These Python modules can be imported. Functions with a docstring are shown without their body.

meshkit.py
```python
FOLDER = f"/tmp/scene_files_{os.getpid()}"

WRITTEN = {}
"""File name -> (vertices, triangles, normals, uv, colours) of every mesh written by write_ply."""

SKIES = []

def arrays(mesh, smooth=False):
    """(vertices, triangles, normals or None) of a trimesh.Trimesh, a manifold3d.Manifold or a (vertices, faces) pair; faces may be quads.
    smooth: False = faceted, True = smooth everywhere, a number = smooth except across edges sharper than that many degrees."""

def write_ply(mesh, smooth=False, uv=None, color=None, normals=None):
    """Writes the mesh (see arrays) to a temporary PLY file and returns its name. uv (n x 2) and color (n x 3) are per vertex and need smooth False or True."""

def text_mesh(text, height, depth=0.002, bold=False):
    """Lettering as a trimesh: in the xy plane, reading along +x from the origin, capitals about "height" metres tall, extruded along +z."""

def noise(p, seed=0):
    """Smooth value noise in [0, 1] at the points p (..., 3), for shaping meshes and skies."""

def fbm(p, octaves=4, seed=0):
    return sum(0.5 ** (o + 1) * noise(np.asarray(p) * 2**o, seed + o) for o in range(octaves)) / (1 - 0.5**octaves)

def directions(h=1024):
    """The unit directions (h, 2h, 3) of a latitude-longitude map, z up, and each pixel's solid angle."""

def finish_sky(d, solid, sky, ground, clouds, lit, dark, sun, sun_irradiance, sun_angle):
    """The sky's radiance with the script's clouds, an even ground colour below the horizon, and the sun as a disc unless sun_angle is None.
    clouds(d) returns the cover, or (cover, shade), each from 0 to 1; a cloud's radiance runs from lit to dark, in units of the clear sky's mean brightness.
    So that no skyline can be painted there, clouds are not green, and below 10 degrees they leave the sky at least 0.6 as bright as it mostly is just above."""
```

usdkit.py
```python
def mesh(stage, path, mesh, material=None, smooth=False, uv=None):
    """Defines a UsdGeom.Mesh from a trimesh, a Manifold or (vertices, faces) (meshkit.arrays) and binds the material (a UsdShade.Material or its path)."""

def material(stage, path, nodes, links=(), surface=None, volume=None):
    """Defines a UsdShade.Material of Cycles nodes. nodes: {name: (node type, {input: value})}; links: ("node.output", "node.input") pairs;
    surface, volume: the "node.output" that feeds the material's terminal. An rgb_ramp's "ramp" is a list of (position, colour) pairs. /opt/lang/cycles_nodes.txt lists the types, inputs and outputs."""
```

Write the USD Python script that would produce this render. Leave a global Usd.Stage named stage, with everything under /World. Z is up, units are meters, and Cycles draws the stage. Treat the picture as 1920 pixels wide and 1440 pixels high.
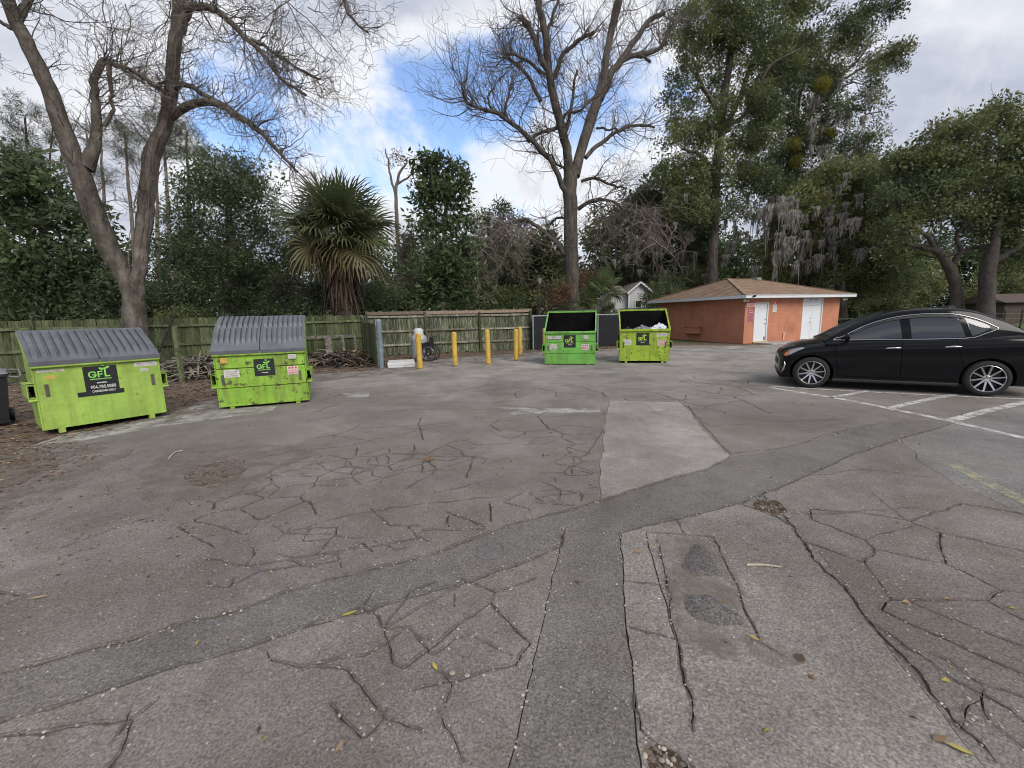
import math, random
import numpy as np, trimesh, usdkit, meshkit
import manifold3d as m3
import shapely
from shapely.geometry import Polygon, LineString, Point, box as sbox
from shapely.ops import unary_union, triangulate
from scipy.spatial import Voronoi
from pxr import Usd, UsdGeom, UsdLux, UsdShade, Gf, Sdf, Vt

stage = Usd.Stage.CreateInMemory()
UsdGeom.SetStageUpAxis(stage, UsdGeom.Tokens.z)
UsdGeom.SetStageMetersPerUnit(stage, 1.0)
W0 = UsdGeom.Xform.Define(stage, '/World')
UsdGeom.Scope.Define(stage, '/World/Looks')

# ------------------------------------------------------------------ camera
EYE, FOC, PITCH, ROLL = 1.7, 800.0, math.atan(128 / 800.0), math.atan(0.022)
cam = UsdGeom.Camera.Define(stage, '/World/camera')
cam.CreateHorizontalApertureAttr(36.0); cam.CreateVerticalApertureAttr(27.0)
cam.CreateFocalLengthAttr(36.0 * FOC / 1920.0)
cam.CreateClippingRangeAttr(Gf.Vec2f(0.05, 2000))
EXPOSURE = 0.85
cam.CreateExposureAttr(EXPOSURE)
_cp, _sp, _cr, _sr = math.cos(PITCH), math.sin(PITCH), math.cos(ROLL), math.sin(ROLL)
_right0 = np.array([1., 0, 0]); _fwd = np.array([0, _cp, -_sp]); _up0 = np.array([0, _sp, _cp])
_right = _cr * _right0 - _sr * _up0; _up = _sr * _right0 + _cr * _up0
M = Gf.Matrix4d(*[float(x) for x in (*_right, 0, *_up, 0, *(-_fwd), 0, 0, 0, EYE, 1)])
cam.AddTransformOp().Set(M)

# ------------------------------------------------------------------ sky and sun
SUN_EL, SUN_ROT = math.radians(40), math.radians(150)      # rotation = atan2(x, y) of the direction towards the sun
SKY_STRENGTH, SUN_I, SUN_ANGLE = 0.10, 0.40, 35.0
SKY = {
 'tc': ('texture_coordinate', {}),
 'sky': ('sky_texture', {'sky_type': 'single_scattering', 'sun_disc': False, 'sun_elevation': SUN_EL, 'sun_rotation': SUN_ROT}),
 'sx': ('separate_xyz', {}),
 'zz': ('math', {'math_type': 'add', 'value2': 0.16}), 'zm': ('math', {'math_type': 'maximum', 'value2': 0.1}),
 'px': ('math', {'math_type': 'divide'}), 'py': ('math', {'math_type': 'divide'}),
 'pv': ('combine_xyz', {}),
 'n1': ('noise_texture', {'scale': 1.5, 'detail': 9, 'roughness': 0.55, 'distortion': 0.25}),
 'mp': ('mapping', {'location': (3.1, 7.7, 0), 'rotation': (0, 0, 0.5), 'scale': (0.5, 1.25, 1)}),
 'n2': ('noise_texture', {'scale': 1.1, 'detail': 5, 'roughness': 0.5, 'distortion': 0.3}),
 # the gap of blue ahead: distance from its middle in the plane of the picture-free slopes x/y, z/y
 'ym': ('math', {'math_type': 'maximum', 'value2': 0.05}), 'sl': ('math', {'math_type': 'divide'}), 'hl': ('math', {'math_type': 'divide'}),
 'hx': ('math', {'math_type': 'add', 'value2': 0.03}), 'hxs': ('math', {'math_type': 'multiply', 'value2': 2.1}),
 'hz': ('math', {'math_type': 'add', 'value2': -0.44}), 'hzs': ('math', {'math_type': 'multiply', 'value2': 6.0}),
 'hv': ('combine_xyz', {}), 'hd': ('vector_math', {'math_type': 'length'}),
 'n3': ('noise_texture', {'scale': 4.2, 'detail': 7, 'roughness': 0.6, 'distortion': 0.3}),
 'n3m': ('math', {'math_type': 'multiply_add', 'value2': 4.6, 'value3': -2.2}),
 'hsum': ('math', {'math_type': 'add'}),
 'cov': ('map_range', {'range_type': 'smoothstep', 'from_min': 0.35, 'from_max': 1.35, 'to_min': 0.06, 'to_max': 1.0, 'clamp': True}),
 'shade': ('rgb_ramp', {'ramp': [(0.34, (5.0, 5.1, 5.35)), (0.45, (4.0, 4.2, 4.7)), (0.54, (2.9, 3.15, 3.8)), (0.66, (2.1, 2.35, 3.0))]}),
 # cloud edges near the gap are the bright ones
 'edge': ('map_range', {'range_type': 'smoothstep', 'from_min': 0.8, 'from_max': 2.4, 'to_min': 1.0, 'to_max': 0.0, 'clamp': True}),
 'lit': ('mix_color', {'blend_type': 'mix', 'b': (5.6, 5.65, 5.75), 'use_clamp': False}),
 'blue': ('mix_color', {'blend_type': 'multiply', 'fac': 1.0, 'b': (1.05, 1.2, 1.4), 'use_clamp': False}),
 'mix': ('mix_color', {'blend_type': 'mix', 'use_clamp': False}),
 'bg': ('background_shader', {'strength': SKY_STRENGTH}),
}
SKYL = [('tc.generated', 'sx.vector'), ('sx.z', 'zz.value1'), ('zz.value', 'zm.value1'), ('sx.x', 'px.value1'), ('zm.value', 'px.value2'),
        ('sx.y', 'py.value1'), ('zm.value', 'py.value2'), ('px.value', 'pv.x'), ('py.value', 'pv.y'), ('pv.vector', 'n1.vector'), ('pv.vector', 'mp.vector'), ('mp.vector', 'n2.vector'),
        ('sx.y', 'ym.value1'), ('sx.x', 'sl.value1'), ('ym.value', 'sl.value2'), ('sx.z', 'hl.value1'), ('ym.value', 'hl.value2'),
        ('sl.value', 'hx.value1'), ('hx.value', 'hxs.value1'), ('hl.value', 'hz.value1'), ('hz.value', 'hzs.value1'), ('hxs.value', 'hv.x'), ('hzs.value', 'hv.y'), ('hv.vector', 'hd.vector1'),
        ('tc.generated', 'n3.vector'), ('n3.fac', 'n3m.value1'), ('hd.value', 'hsum.value1'), ('n3m.value', 'hsum.value2'), ('hsum.value', 'cov.value'),
        ('n2.fac', 'shade.fac'), ('hsum.value', 'edge.value'), ('edge.result', 'lit.fac'), ('shade.color', 'lit.a'),
        ('sky.color', 'blue.a'), ('cov.result', 'mix.fac'), ('blue.result', 'mix.a'), ('lit.result', 'mix.b'), ('mix.result', 'bg.color')]
skymat = usdkit.material(stage, '/World/Looks/sky_look', SKY, SKYL, surface='bg.background')
dome = UsdLux.DomeLight.Define(stage, '/World/sky')
UsdShade.MaterialBindingAPI.Apply(dome.GetPrim()).Bind(skymat)
dome.GetPrim().SetCustomDataByKey('kind', 'structure')
sun = UsdLux.DistantLight.Define(stage, '/World/sun')
sun.CreateIntensityAttr(SUN_I); sun.CreateAngleAttr(SUN_ANGLE); sun.CreateNormalizeAttr(True); sun.CreateColorAttr(Gf.Vec3f(1.0, 0.95, 0.88))
_sd = np.array([math.sin(SUN_ROT) * math.cos(SUN_EL), math.cos(SUN_ROT) * math.cos(SUN_EL), math.sin(SUN_EL)])
_sx = np.cross([0, 0, 1], _sd); _sx /= np.linalg.norm(_sx); _sy = np.cross(_sd, _sx)
sun.AddTransformOp().Set(Gf.Matrix4d(*[float(x) for x in (*_sx, 0, *_sy, 0, *_sd, 0, 0, 0, 30, 1)]))

# ------------------------------------------------------------------ helpers
def srgb(r, g, b):
    f = lambda c: c / 12.92 if c <= 0.04045 else ((c + 0.055) / 1.055) ** 2.4
    return tuple(f(x / 255.0) for x in (r, g, b))

def sight(px, py):
    """direction of the line of sight through a point of the 1920 x 1440 photograph, to survey the place from"""
    u, v = px - 960.0, 720.0 - py
    return _right * u + _up * v + _fwd * FOC
def gp(px, py, z=0.0):
    """surveyed point at height z"""
    d = sight(px, py); t = (z - EYE) / d[2]
    return np.array([0, 0, EYE]) + d * t
def U(px, py, Y):
    """surveyed point Y metres ahead"""
    d = sight(px, py)
    return np.array([0, 0, EYE]) + d * (Y / d[1])

_names = {}
def numbered(parent, name):
    key = (parent, name); n = _names.get(key, 0); _names[key] = n + 1
    return name if n == 0 else f'{name}_{n:03d}'
def tag(p, label=None, cat=None, group=None, kind=None):
    for k, v in (('label', label), ('category', cat), ('group', group), ('kind', kind)):
        if v: p.SetCustomDataByKey(k, v)
    return p
def thing(name, label, cat, loc=(0, 0, 0), rz=0.0, group=None, kind=None):
    x = UsdGeom.Xform.Define(stage, '/World/' + numbered('/World', name))
    x.AddTranslateOp().Set(Gf.Vec3d(*[float(c) for c in loc]))
    if rz: x.AddRotateZOp().Set(float(math.degrees(rz)))
    return tag(x.GetPrim(), label, cat, group, kind)
def path_of(parent): return '/World' if parent is None else str(parent.GetPath())
def obj(name, mesh, mat, parent=None, smooth=False, label=None, cat=None, group=None, kind=None):
    pp = path_of(parent)
    if isinstance(mesh, MB): mesh = mesh.get()
    m = usdkit.mesh(stage, pp + '/' + numbered(pp, name), mesh, mat, smooth)
    return tag(m.GetPrim(), label, cat, group, kind)
def copy_of(src, name, label, loc, rz=0.0, group=None, scale=None):
    x = UsdGeom.Xform.Define(stage, '/World/' + numbered('/World', name))
    x.GetPrim().GetReferences().AddInternalReference(src.GetPath()); 
    x.ClearXformOpOrder()
    x.AddTranslateOp().Set(Gf.Vec3d(*[float(c) for c in loc])); 
    x.AddRotateZOp().Set(float(math.degrees(rz)))
    x.GetPrim().SetInstanceable(True)
    g = src.GetCustomDataByKey('group')
    return tag(x.GetPrim(), label, src.GetCustomDataByKey('category'), group or g)

def quat(R):
    t = np.trace(R)
    q = trimesh.transformations.quaternion_from_matrix(np.vstack([np.hstack([R, [[0], [0], [0]]]), [0, 0, 0, 1]]))
    return q
class MB:
    """collects shapes into one mesh"""
    def __init__(s): s.v, s.f, s.n = [], [], 0
    def raw(s, v, f):
        v = np.asarray(v, float); f = np.asarray(f, int)
        if f.shape[1] == 4: f = np.vstack([f[:, [0, 1, 2]], f[:, [0, 2, 3]]])
        s.v.append(v); s.f.append(f + s.n); s.n += len(v); return s
    def add(s, m, T=None):
        if hasattr(m, 'to_mesh'):
            mm = m.to_mesh(); v, f = np.array(mm.vert_properties[:, :3]), np.array(mm.tri_verts)
        elif isinstance(m, MB): v, f = m.get()
        else: v, f = np.array(m.vertices), np.array(m.faces)
        if T is not None: v = v @ np.asarray(T)[:3, :3].T + np.asarray(T)[:3, 3]
        return s.raw(v, f)
    def box(s, x0, x1, y0, y1, z0, z1):
        v = [(x, y, z) for z in (z0, z1) for y in (y0, y1) for x in (x0, x1)]
        return s.raw(v, [(0, 2, 3, 1), (4, 5, 7, 6), (0, 1, 5, 4), (2, 6, 7, 3), (0, 4, 6, 2), (1, 3, 7, 5)])
    def bar(s, a, b, w, h, up=(0, 0, 1)):
        """box of section w (across) x h (along up) from a to b"""
        a, b = np.asarray(a, float), np.asarray(b, float); d = b - a; L = np.linalg.norm(d); d /= L
        up = np.asarray(up, float)
        if abs(d @ up) > 0.98: up = np.array([1., 0, 0])
        r = np.cross(d, up); r /= np.linalg.norm(r); u = np.cross(r, d)
        v = [p + r * i * w / 2 + u * j * h / 2 for p in (a, b) for j in (-1, 1) for i in (-1, 1)]
        return s.raw(v, [(0, 2, 3, 1), (4, 5, 7, 6), (0, 1, 5, 4), (2, 6, 7, 3), (0, 4, 6, 2), (1, 3, 7, 5)])
    def tube(s, P, R, k=6, cap=True):
        P = np.asarray(P, float); n = len(P); R = np.broadcast_to(np.asarray(R, float), (n,))
        T = np.gradient(P, axis=0); T /= np.maximum(np.linalg.norm(T, axis=1, keepdims=True), 1e-9)
        m = T.mean(0); ref = np.eye(3)[np.argmin(np.abs(m))]
        A = np.cross(T, ref); A /= np.maximum(np.linalg.norm(A, axis=1, keepdims=True), 1e-9); B = np.cross(T, A)
        a = np.arange(k) * 2 * math.pi / k
        V = P[:, None] + R[:, None, None] * (np.cos(a)[None, :, None] * A[:, None] + np.sin(a)[None, :, None] * B[:, None])
        i = np.arange(n - 1)[:, None] * k; j = np.arange(k)[None]; j2 = (j + 1) % k
        F = np.stack([i + j, i + j2, i + k + j2, i + k + j], -1).reshape(-1, 4)
        s.raw(V.reshape(-1, 3), F[:, ::-1])
        if cap:
            for e, rev in ((0, 0), ((n - 1) * k, 1)):
                idx = np.arange(1, k - 1); f = np.stack([np.full(k - 2, 0), idx, idx + 1], 1)
                s.raw(V.reshape(-1, 3)[e:e + k], f[:, ::-1] if rev else f)
        return s
    def prism(s, poly, axis, a, b):
        """polygon (two coordinates) extruded along an axis from a to b; axis x: (y,z), y: (x,z), z: (x,y)"""
        m = trimesh.creation.extrude_polygon(poly if isinstance(poly, Polygon) else Polygon(poly), b - a, engine='earcut')
        v = np.array(m.vertices); o = np.empty_like(v)
        if axis == 'z': o = v + [0, 0, a]
        elif axis == 'x': o[:, 1], o[:, 2], o[:, 0] = v[:, 0], v[:, 1], v[:, 2] + a
        else: o[:, 0], o[:, 2], o[:, 1] = v[:, 0], v[:, 1], v[:, 2] + a
        f = np.array(m.faces)
        return s.raw(o, f[:, ::-1] if axis == 'y' else f)
    def lathe(s, prof, k=24, T=None):
        prof = np.asarray(prof, float); a = np.arange(k) * 2 * math.pi / k
        V = np.stack([prof[:, 0:1] * np.cos(a), prof[:, 0:1] * np.sin(a), np.repeat(prof[:, 1:2], k, 1)], -1)
        n = len(prof); i = np.arange(n - 1)[:, None] * k; j = np.arange(k)[None]; j2 = (j + 1) % k
        F = np.stack([i + j, i + j2, i + k + j2, i + k + j], -1).reshape(-1, 4)
        V = V.reshape(-1, 3)
        if T is not None: V = V @ np.asarray(T)[:3, :3].T + np.asarray(T)[:3, 3]
        return s.raw(V, F)
    def get(s): return np.vstack(s.v), np.vstack(s.f)
    def tm(s):
        v, f = s.get(); return trimesh.Trimesh(v, f, process=False)
def TR(loc=(0, 0, 0), rz=0, rx=0, ry=0, sc=1.0):
    T = trimesh.transformations.euler_matrix(rx, ry, rz, 'sxyz'); T[:3, :3] *= sc; T[:3, 3] = loc; return T
def frame(o, x, y):
    """matrix whose first two axes are x and y"""
    x = np.asarray(x, float) / np.linalg.norm(x); z = np.cross(x, y); z /= np.linalg.norm(z); T = np.eye(4)
    T[:3, 0], T[:3, 1], T[:3, 2], T[:3, 3] = x, np.cross(z, x), z, o; return T
def rbox(x0, x1, y0, y1, z0, z1, r=0.01):
    """box with softened edges"""
    b = trimesh.creation.box
    pts = []
    for x in (x0 + r, x1 - r):
        for y in (y0 + r, y1 - r):
            for z in (z0 + r, z1 - r):
                for d in ((r, 0, 0), (0, r, 0), (0, 0, r)):
                    for sgn in (-1, 1): pts.append((x + sgn * d[0], y + sgn * d[1], z + sgn * d[2]))
    return m3.Manifold.hull_points(np.array(pts, np.float32)) if hasattr(m3.Manifold, 'hull_points') else trimesh.convex.convex_hull(np.array(pts))
def smooth_path(P, n):
    """Catmull-Rom through the rows of P"""
    P = np.asarray(P, float); m = len(P)
    if m < 3: 
        t = np.linspace(0, 1, n)[:, None]; return P[0] * (1 - t) + P[-1] * t
    Q = np.vstack([2 * P[0] - P[1], P, 2 * P[-1] - P[-2]]); out = []
    for t in np.linspace(0, m - 1 - 1e-6, n):
        i = int(t); u = t - i; a, b, c, d = Q[i:i + 4]
        out.append(0.5 * (2 * b + (c - a) * u + (2 * a - 5 * b + 4 * c - d) * u * u + (3 * b - a - 3 * c + d) * u ** 3))
    return np.array(out)

# ------------------------------------------------------------------ materials
MATS = {}
def mat(name, base, rough=0.6, vary=0.0, scale=4.0, dark=None, bump=0.0, bscale=40.0, metallic=0.0, spec=0.5, stops=None, coat=0.0, isl=0.0, obj_rand=0.0, transl=0.0, detail=6, extra=None, aniso=None, space='geo'):
    """principled material whose colour wanders between tones of the base (noise in space), with fine relief"""
    if name in MATS: return MATS[name]
    N = {'p': ('principled_bsdf', {'roughness': rough, 'metallic': metallic, 'specular_ior_level': spec, 'coat_weight': coat, 'coat_roughness': 0.05}), 'g': ('geometry', {})}
    L = []
    base = tuple(base)
    if stops is None:
        lo = tuple(c * (1 - vary) for c in base) if dark is None else tuple(dark); hi = tuple(min(1, c * (1 + vary)) for c in base)
        stops = [(0.3, lo), (0.5, base), (0.7, hi)]
    N['m'] = ('mapping', {'scale': aniso or (1, 1, 1)}); L.append(('g.position', 'm.vector'))
    N['n'] = ('noise_texture', {'scale': scale, 'detail': detail, 'roughness': 0.62, 'distortion': 0.2}); L.append(('m.vector', 'n.vector'))
    N['r'] = ('rgb_ramp', {'ramp': stops}); L.append(('n.fac', 'r.fac'))
    col = 'r.color'
    if isl or obj_rand:
        src = 'g.random_per_island'
        if obj_rand: N['oi'] = ('object_info', {}); src = 'oi.random'
        amt = isl or obj_rand
        N['mr'] = ('map_range', {'from_min': 0, 'from_max': 1, 'to_min': 1 - amt, 'to_max': 1 + amt}); L.append((src, 'mr.value'))
        N['hs'] = ('hsv', {'hue': 0.5, 'saturation': 1.0, 'fac': 1.0}); L += [('mr.result', 'hs.value'), (col, 'hs.color')]; col = 'hs.color'
        if isl and obj_rand:
            N['mr2'] = ('map_range', {'from_min': 0, 'from_max': 1, 'to_min': 0.5 - isl * 0.09, 'to_max': 0.5 + isl * 0.05}); L += [('g.random_per_island', 'mr2.value'), ('mr2.result', 'hs.hue')]
    L.append((col, 'p.base_color'))
    if bump:
        N['bn'] = ('noise_texture', {'scale': bscale, 'detail': 4, 'roughness': 0.6}); N['b'] = ('bump', {'strength': 1.0, 'distance': bump})
        L += [('m.vector', 'bn.vector'), ('bn.fac', 'b.height'), ('b.normal', 'p.normal')]
    surf = 'p.BSDF'
    if transl:
        N['t'] = ('translucent_bsdf', {}); N['mx'] = ('mix_closure', {'fac': transl}); L += [(col, 't.color'), ('p.BSDF', 'mx.closure1'), ('t.BSDF', 'mx.closure2')]; surf = 'mx.closure'
    MATS[name] = usdkit.material(stage, '/World/Looks/' + name, N, L, surface=surf)
    return MATS[name]
def rnd(seed): return np.random.default_rng(seed)
# ------------------------------------------------------------------ ground
def asphalt(name, base, worn, speck=1.0, brown=0.5, y0=6.0, y1=15.0, agg=1.0):
    """aggregate surface: stones of mixed tone, mottled, tinted with soil; farther into the lot a paler worn tone with grazing brightness painted in"""
    N = {'g': ('geometry', {}), 'p': ('principled_bsdf', {'roughness': 0.88, 'specular_ior_level': 0.3}),
      'big': ('noise_texture', {'scale': 0.55, 'detail': 8, 'roughness': 0.65, 'distortion': 0.4}),
      'mid': ('noise_texture', {'scale': 4.0, 'detail': 7, 'roughness': 0.68}),
      'fin': ('noise_texture', {'scale': 70.0, 'detail': 3, 'roughness': 0.7}),
      'vo': ('voronoi_texture', {'scale': 130.0, 'feature': 'f1'}),
      'vs': ('voronoi_texture', {'scale': 26.0, 'feature': 'f1'}), 'vsr': ('separate_xyz', {}),
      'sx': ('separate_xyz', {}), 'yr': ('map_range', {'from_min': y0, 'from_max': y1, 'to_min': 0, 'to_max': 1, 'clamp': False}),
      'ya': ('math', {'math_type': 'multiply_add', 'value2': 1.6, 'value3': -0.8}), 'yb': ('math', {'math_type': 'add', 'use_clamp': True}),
      'c0': ('mix_color', {'a': base, 'b': worn}),  # far tone: some wear, plus brightening at grazing view painted into the colour
      'rb': ('rgb_ramp', {'ramp': [(0.25, (0.50, 0.48, 0.47)), (0.40, (0.80, 0.78, 0.77)), (0.53, (1.04, 1.02, 1.0)), (0.72, (1.36, 1.34, 1.32))]}),
      'c1': ('mix_color', {'blend_type': 'multiply', 'fac': 1.0}),
      'rm': ('rgb_ramp', {'ramp': [(0.28, (0.82, 0.80, 0.79)), (0.5, (1, 1, 1)), (0.72, (1.15, 1.14, 1.12))]}),
      'c2': ('mix_color', {'blend_type': 'multiply', 'fac': 0.9}),
      'bn': ('noise_texture', {'scale': 0.9, 'detail': 8, 'roughness': 0.7, 'distortion': 0.6}), 'bm': ('mapping', {'location': (11, 5, 0)}),
      'br': ('map_range', {'from_min': 0.42, 'from_max': 0.64, 'to_min': 0, 'to_max': brown, 'clamp': True}),
      'c3': ('mix_color', {'b': (0.125, 0.10, 0.083)}),
      'vr': ('separate_color', {}), 'vm': ('map_range', {'from_min': 0, 'from_max': 1, 'to_min': 1 - 0.45 * agg, 'to_max': 1 + 0.5 * agg}),
      'c4': ('hsv', {'saturation': 0.9}), 'fr': ('rgb_ramp', {'ramp': [(0.25, (0.62, 0.61, 0.60)), (0.5, (1, 1, 1)), (0.75, (1.45, 1.43, 1.40))]}), 'c4b': ('mix_color', {'blend_type': 'multiply', 'fac': 1.0, 'use_clamp': False}),
      'sd': ('math', {'math_type': 'less_than', 'value2': 0.17}), 'sp': ('math', {'math_type': 'greater_than', 'value2': 1 - 0.10 * speck}), 'sm': ('math', {'math_type': 'multiply'}), 'sc': ('separate_color', {}),
      'sf': ('math', {'math_type': 'multiply', 'value2': 0.75}),
      'c5': ('mix_color', {'b': (0.42, 0.40, 0.37)}),
      'h1': ('math', {'math_type': 'multiply_add', 'value2': 0.8}), 'h0': ('math', {'math_type': 'multiply', 'value2': 2.2}),
      'b': ('bump', {'strength': 0.9, 'distance': 0.006})}
    L = [('g.position', x + '.vector') for x in ('big', 'mid', 'fin', 'vo', 'vs', 'sx')] + [('g.position', 'bm.vector'), ('bm.vector', 'bn.vector'),
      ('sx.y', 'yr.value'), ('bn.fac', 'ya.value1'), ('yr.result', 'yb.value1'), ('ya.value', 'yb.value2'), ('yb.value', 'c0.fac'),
      ('big.fac', 'rb.fac'), ('c0.result', 'c1.a'), ('rb.color', 'c1.b'), ('mid.fac', 'rm.fac'), ('c1.result', 'c2.a'), ('rm.color', 'c2.b'),
      ('bn.fac', 'br.value'), ('br.result', 'c3.fac'), ('c2.result', 'c3.a'),
      ('vo.color', 'vr.color'), ('vr.r', 'vm.value'), ('vm.result', 'c4.value'), ('c3.result', 'c4.color'),
      ('vs.distance', 'sd.value1'), ('vs.color', 'sc.color'), ('sc.g', 'sp.value1'), ('sd.value', 'sm.value1'), ('sp.value', 'sm.value2'), ('sm.value', 'sf.value1'), ('sf.value', 'c5.fac'), ('fin.fac', 'fr.fac'), ('c4.color', 'c4b.a'), ('fr.color', 'c4b.b'), ('c4b.result', 'c5.a'),
      ('c5.result', 'p.base_color'), ('mid.fac', 'h0.value1'), ('fin.fac', 'h1.value1'), ('h0.value', 'h1.value3'), ('h1.value', 'b.height'), ('b.normal', 'p.normal')]
    del N['vsr']
    MATS[name] = usdkit.material(stage, '/World/Looks/' + name, N, L, surface='p.BSDF')
    return MATS[name]

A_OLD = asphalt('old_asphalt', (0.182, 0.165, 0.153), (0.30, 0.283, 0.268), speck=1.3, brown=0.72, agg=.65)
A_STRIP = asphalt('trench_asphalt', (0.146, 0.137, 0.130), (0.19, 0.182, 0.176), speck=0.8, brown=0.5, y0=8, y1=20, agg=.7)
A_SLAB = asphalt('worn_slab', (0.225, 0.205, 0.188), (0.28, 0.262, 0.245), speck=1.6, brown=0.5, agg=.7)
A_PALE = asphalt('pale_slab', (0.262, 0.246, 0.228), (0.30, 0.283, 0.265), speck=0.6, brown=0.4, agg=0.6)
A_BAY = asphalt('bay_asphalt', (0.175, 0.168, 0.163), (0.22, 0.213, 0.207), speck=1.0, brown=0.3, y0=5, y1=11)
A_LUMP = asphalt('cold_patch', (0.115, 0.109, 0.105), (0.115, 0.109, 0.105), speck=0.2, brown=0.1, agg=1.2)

# soil, leaf mould and grass in one sheet to the horizon
SOILN = {'g': ('geometry', {}), 'p': ('principled_bsdf', {'roughness': 0.95, 'specular_ior_level': 0.2}),
  'n': ('noise_texture', {'scale': 3.0, 'detail': 9, 'roughness': 0.7}), 'v': ('voronoi_texture', {'scale': 22.0}),
  'r': ('rgb_ramp', {'ramp': [(0.3, (0.055, 0.040, 0.030)), (0.5, (0.12, 0.088, 0.066)), (0.68, (0.19, 0.15, 0.115))]}),
  'vh': ('separate_color', {}), 'vm': ('map_range', {'to_min': 0.65, 'to_max': 1.4}), 'h': ('hsv', {}),
  'gr': ('rgb_ramp', {'ramp': [(0.3, (0.045, 0.062, 0.020)), (0.5, (0.075, 0.10, 0.034)), (0.7, (0.12, 0.135, 0.055))]}),
  'sx': ('separate_xyz', {}), 'far': ('map_range', {'from_min': 23.5, 'from_max': 25.0, 'to_min': 0, 'to_max': 1, 'clamp': True}),
  'mx': ('mix_color', {}), 'b': ('bump', {'distance': 0.03, 'strength': 0.8})}
SOIL = usdkit.material(stage, '/World/Looks/soil', SOILN, [('g.position', 'n.vector'), ('g.position', 'v.vector'), ('g.position', 'sx.vector'), ('n.fac', 'r.fac'), ('n.fac', 'gr.fac'),
  ('v.color', 'vh.color'), ('vh.r', 'vm.value'), ('vm.result', 'h.value'), ('r.color', 'h.color'), ('sx.y', 'far.value'), ('far.result', 'mx.fac'), ('h.color', 'mx.a'), ('gr.color', 'mx.b'), ('mx.result', 'p.base_color'), ('n.fac', 'b.height'), ('b.normal', 'p.normal')], surface='p.BSDF')
def ground_sheet():
    xs = np.concatenate([[-600, -200, -80], np.arange(-45, 46, 3), [80, 200, 600]]); ys = np.concatenate([[-300, -80, -30], np.arange(-12, 70, 3), [120, 250, 900]])
    X, Y = np.meshgrid(xs, ys); Z = np.full(X.shape, -0.013)
    v = np.stack([X, Y, Z], -1).reshape(-1, 3); nx = len(xs)
    i, j = np.meshgrid(np.arange(len(ys) - 1), np.arange(nx - 1), indexing='ij'); a = (i * nx + j).ravel()
    return v, np.stack([a, a + 1, a + nx + 1, a + nx], 1)
obj('ground', ground_sheet(), SOIL, kind='structure')

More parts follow.
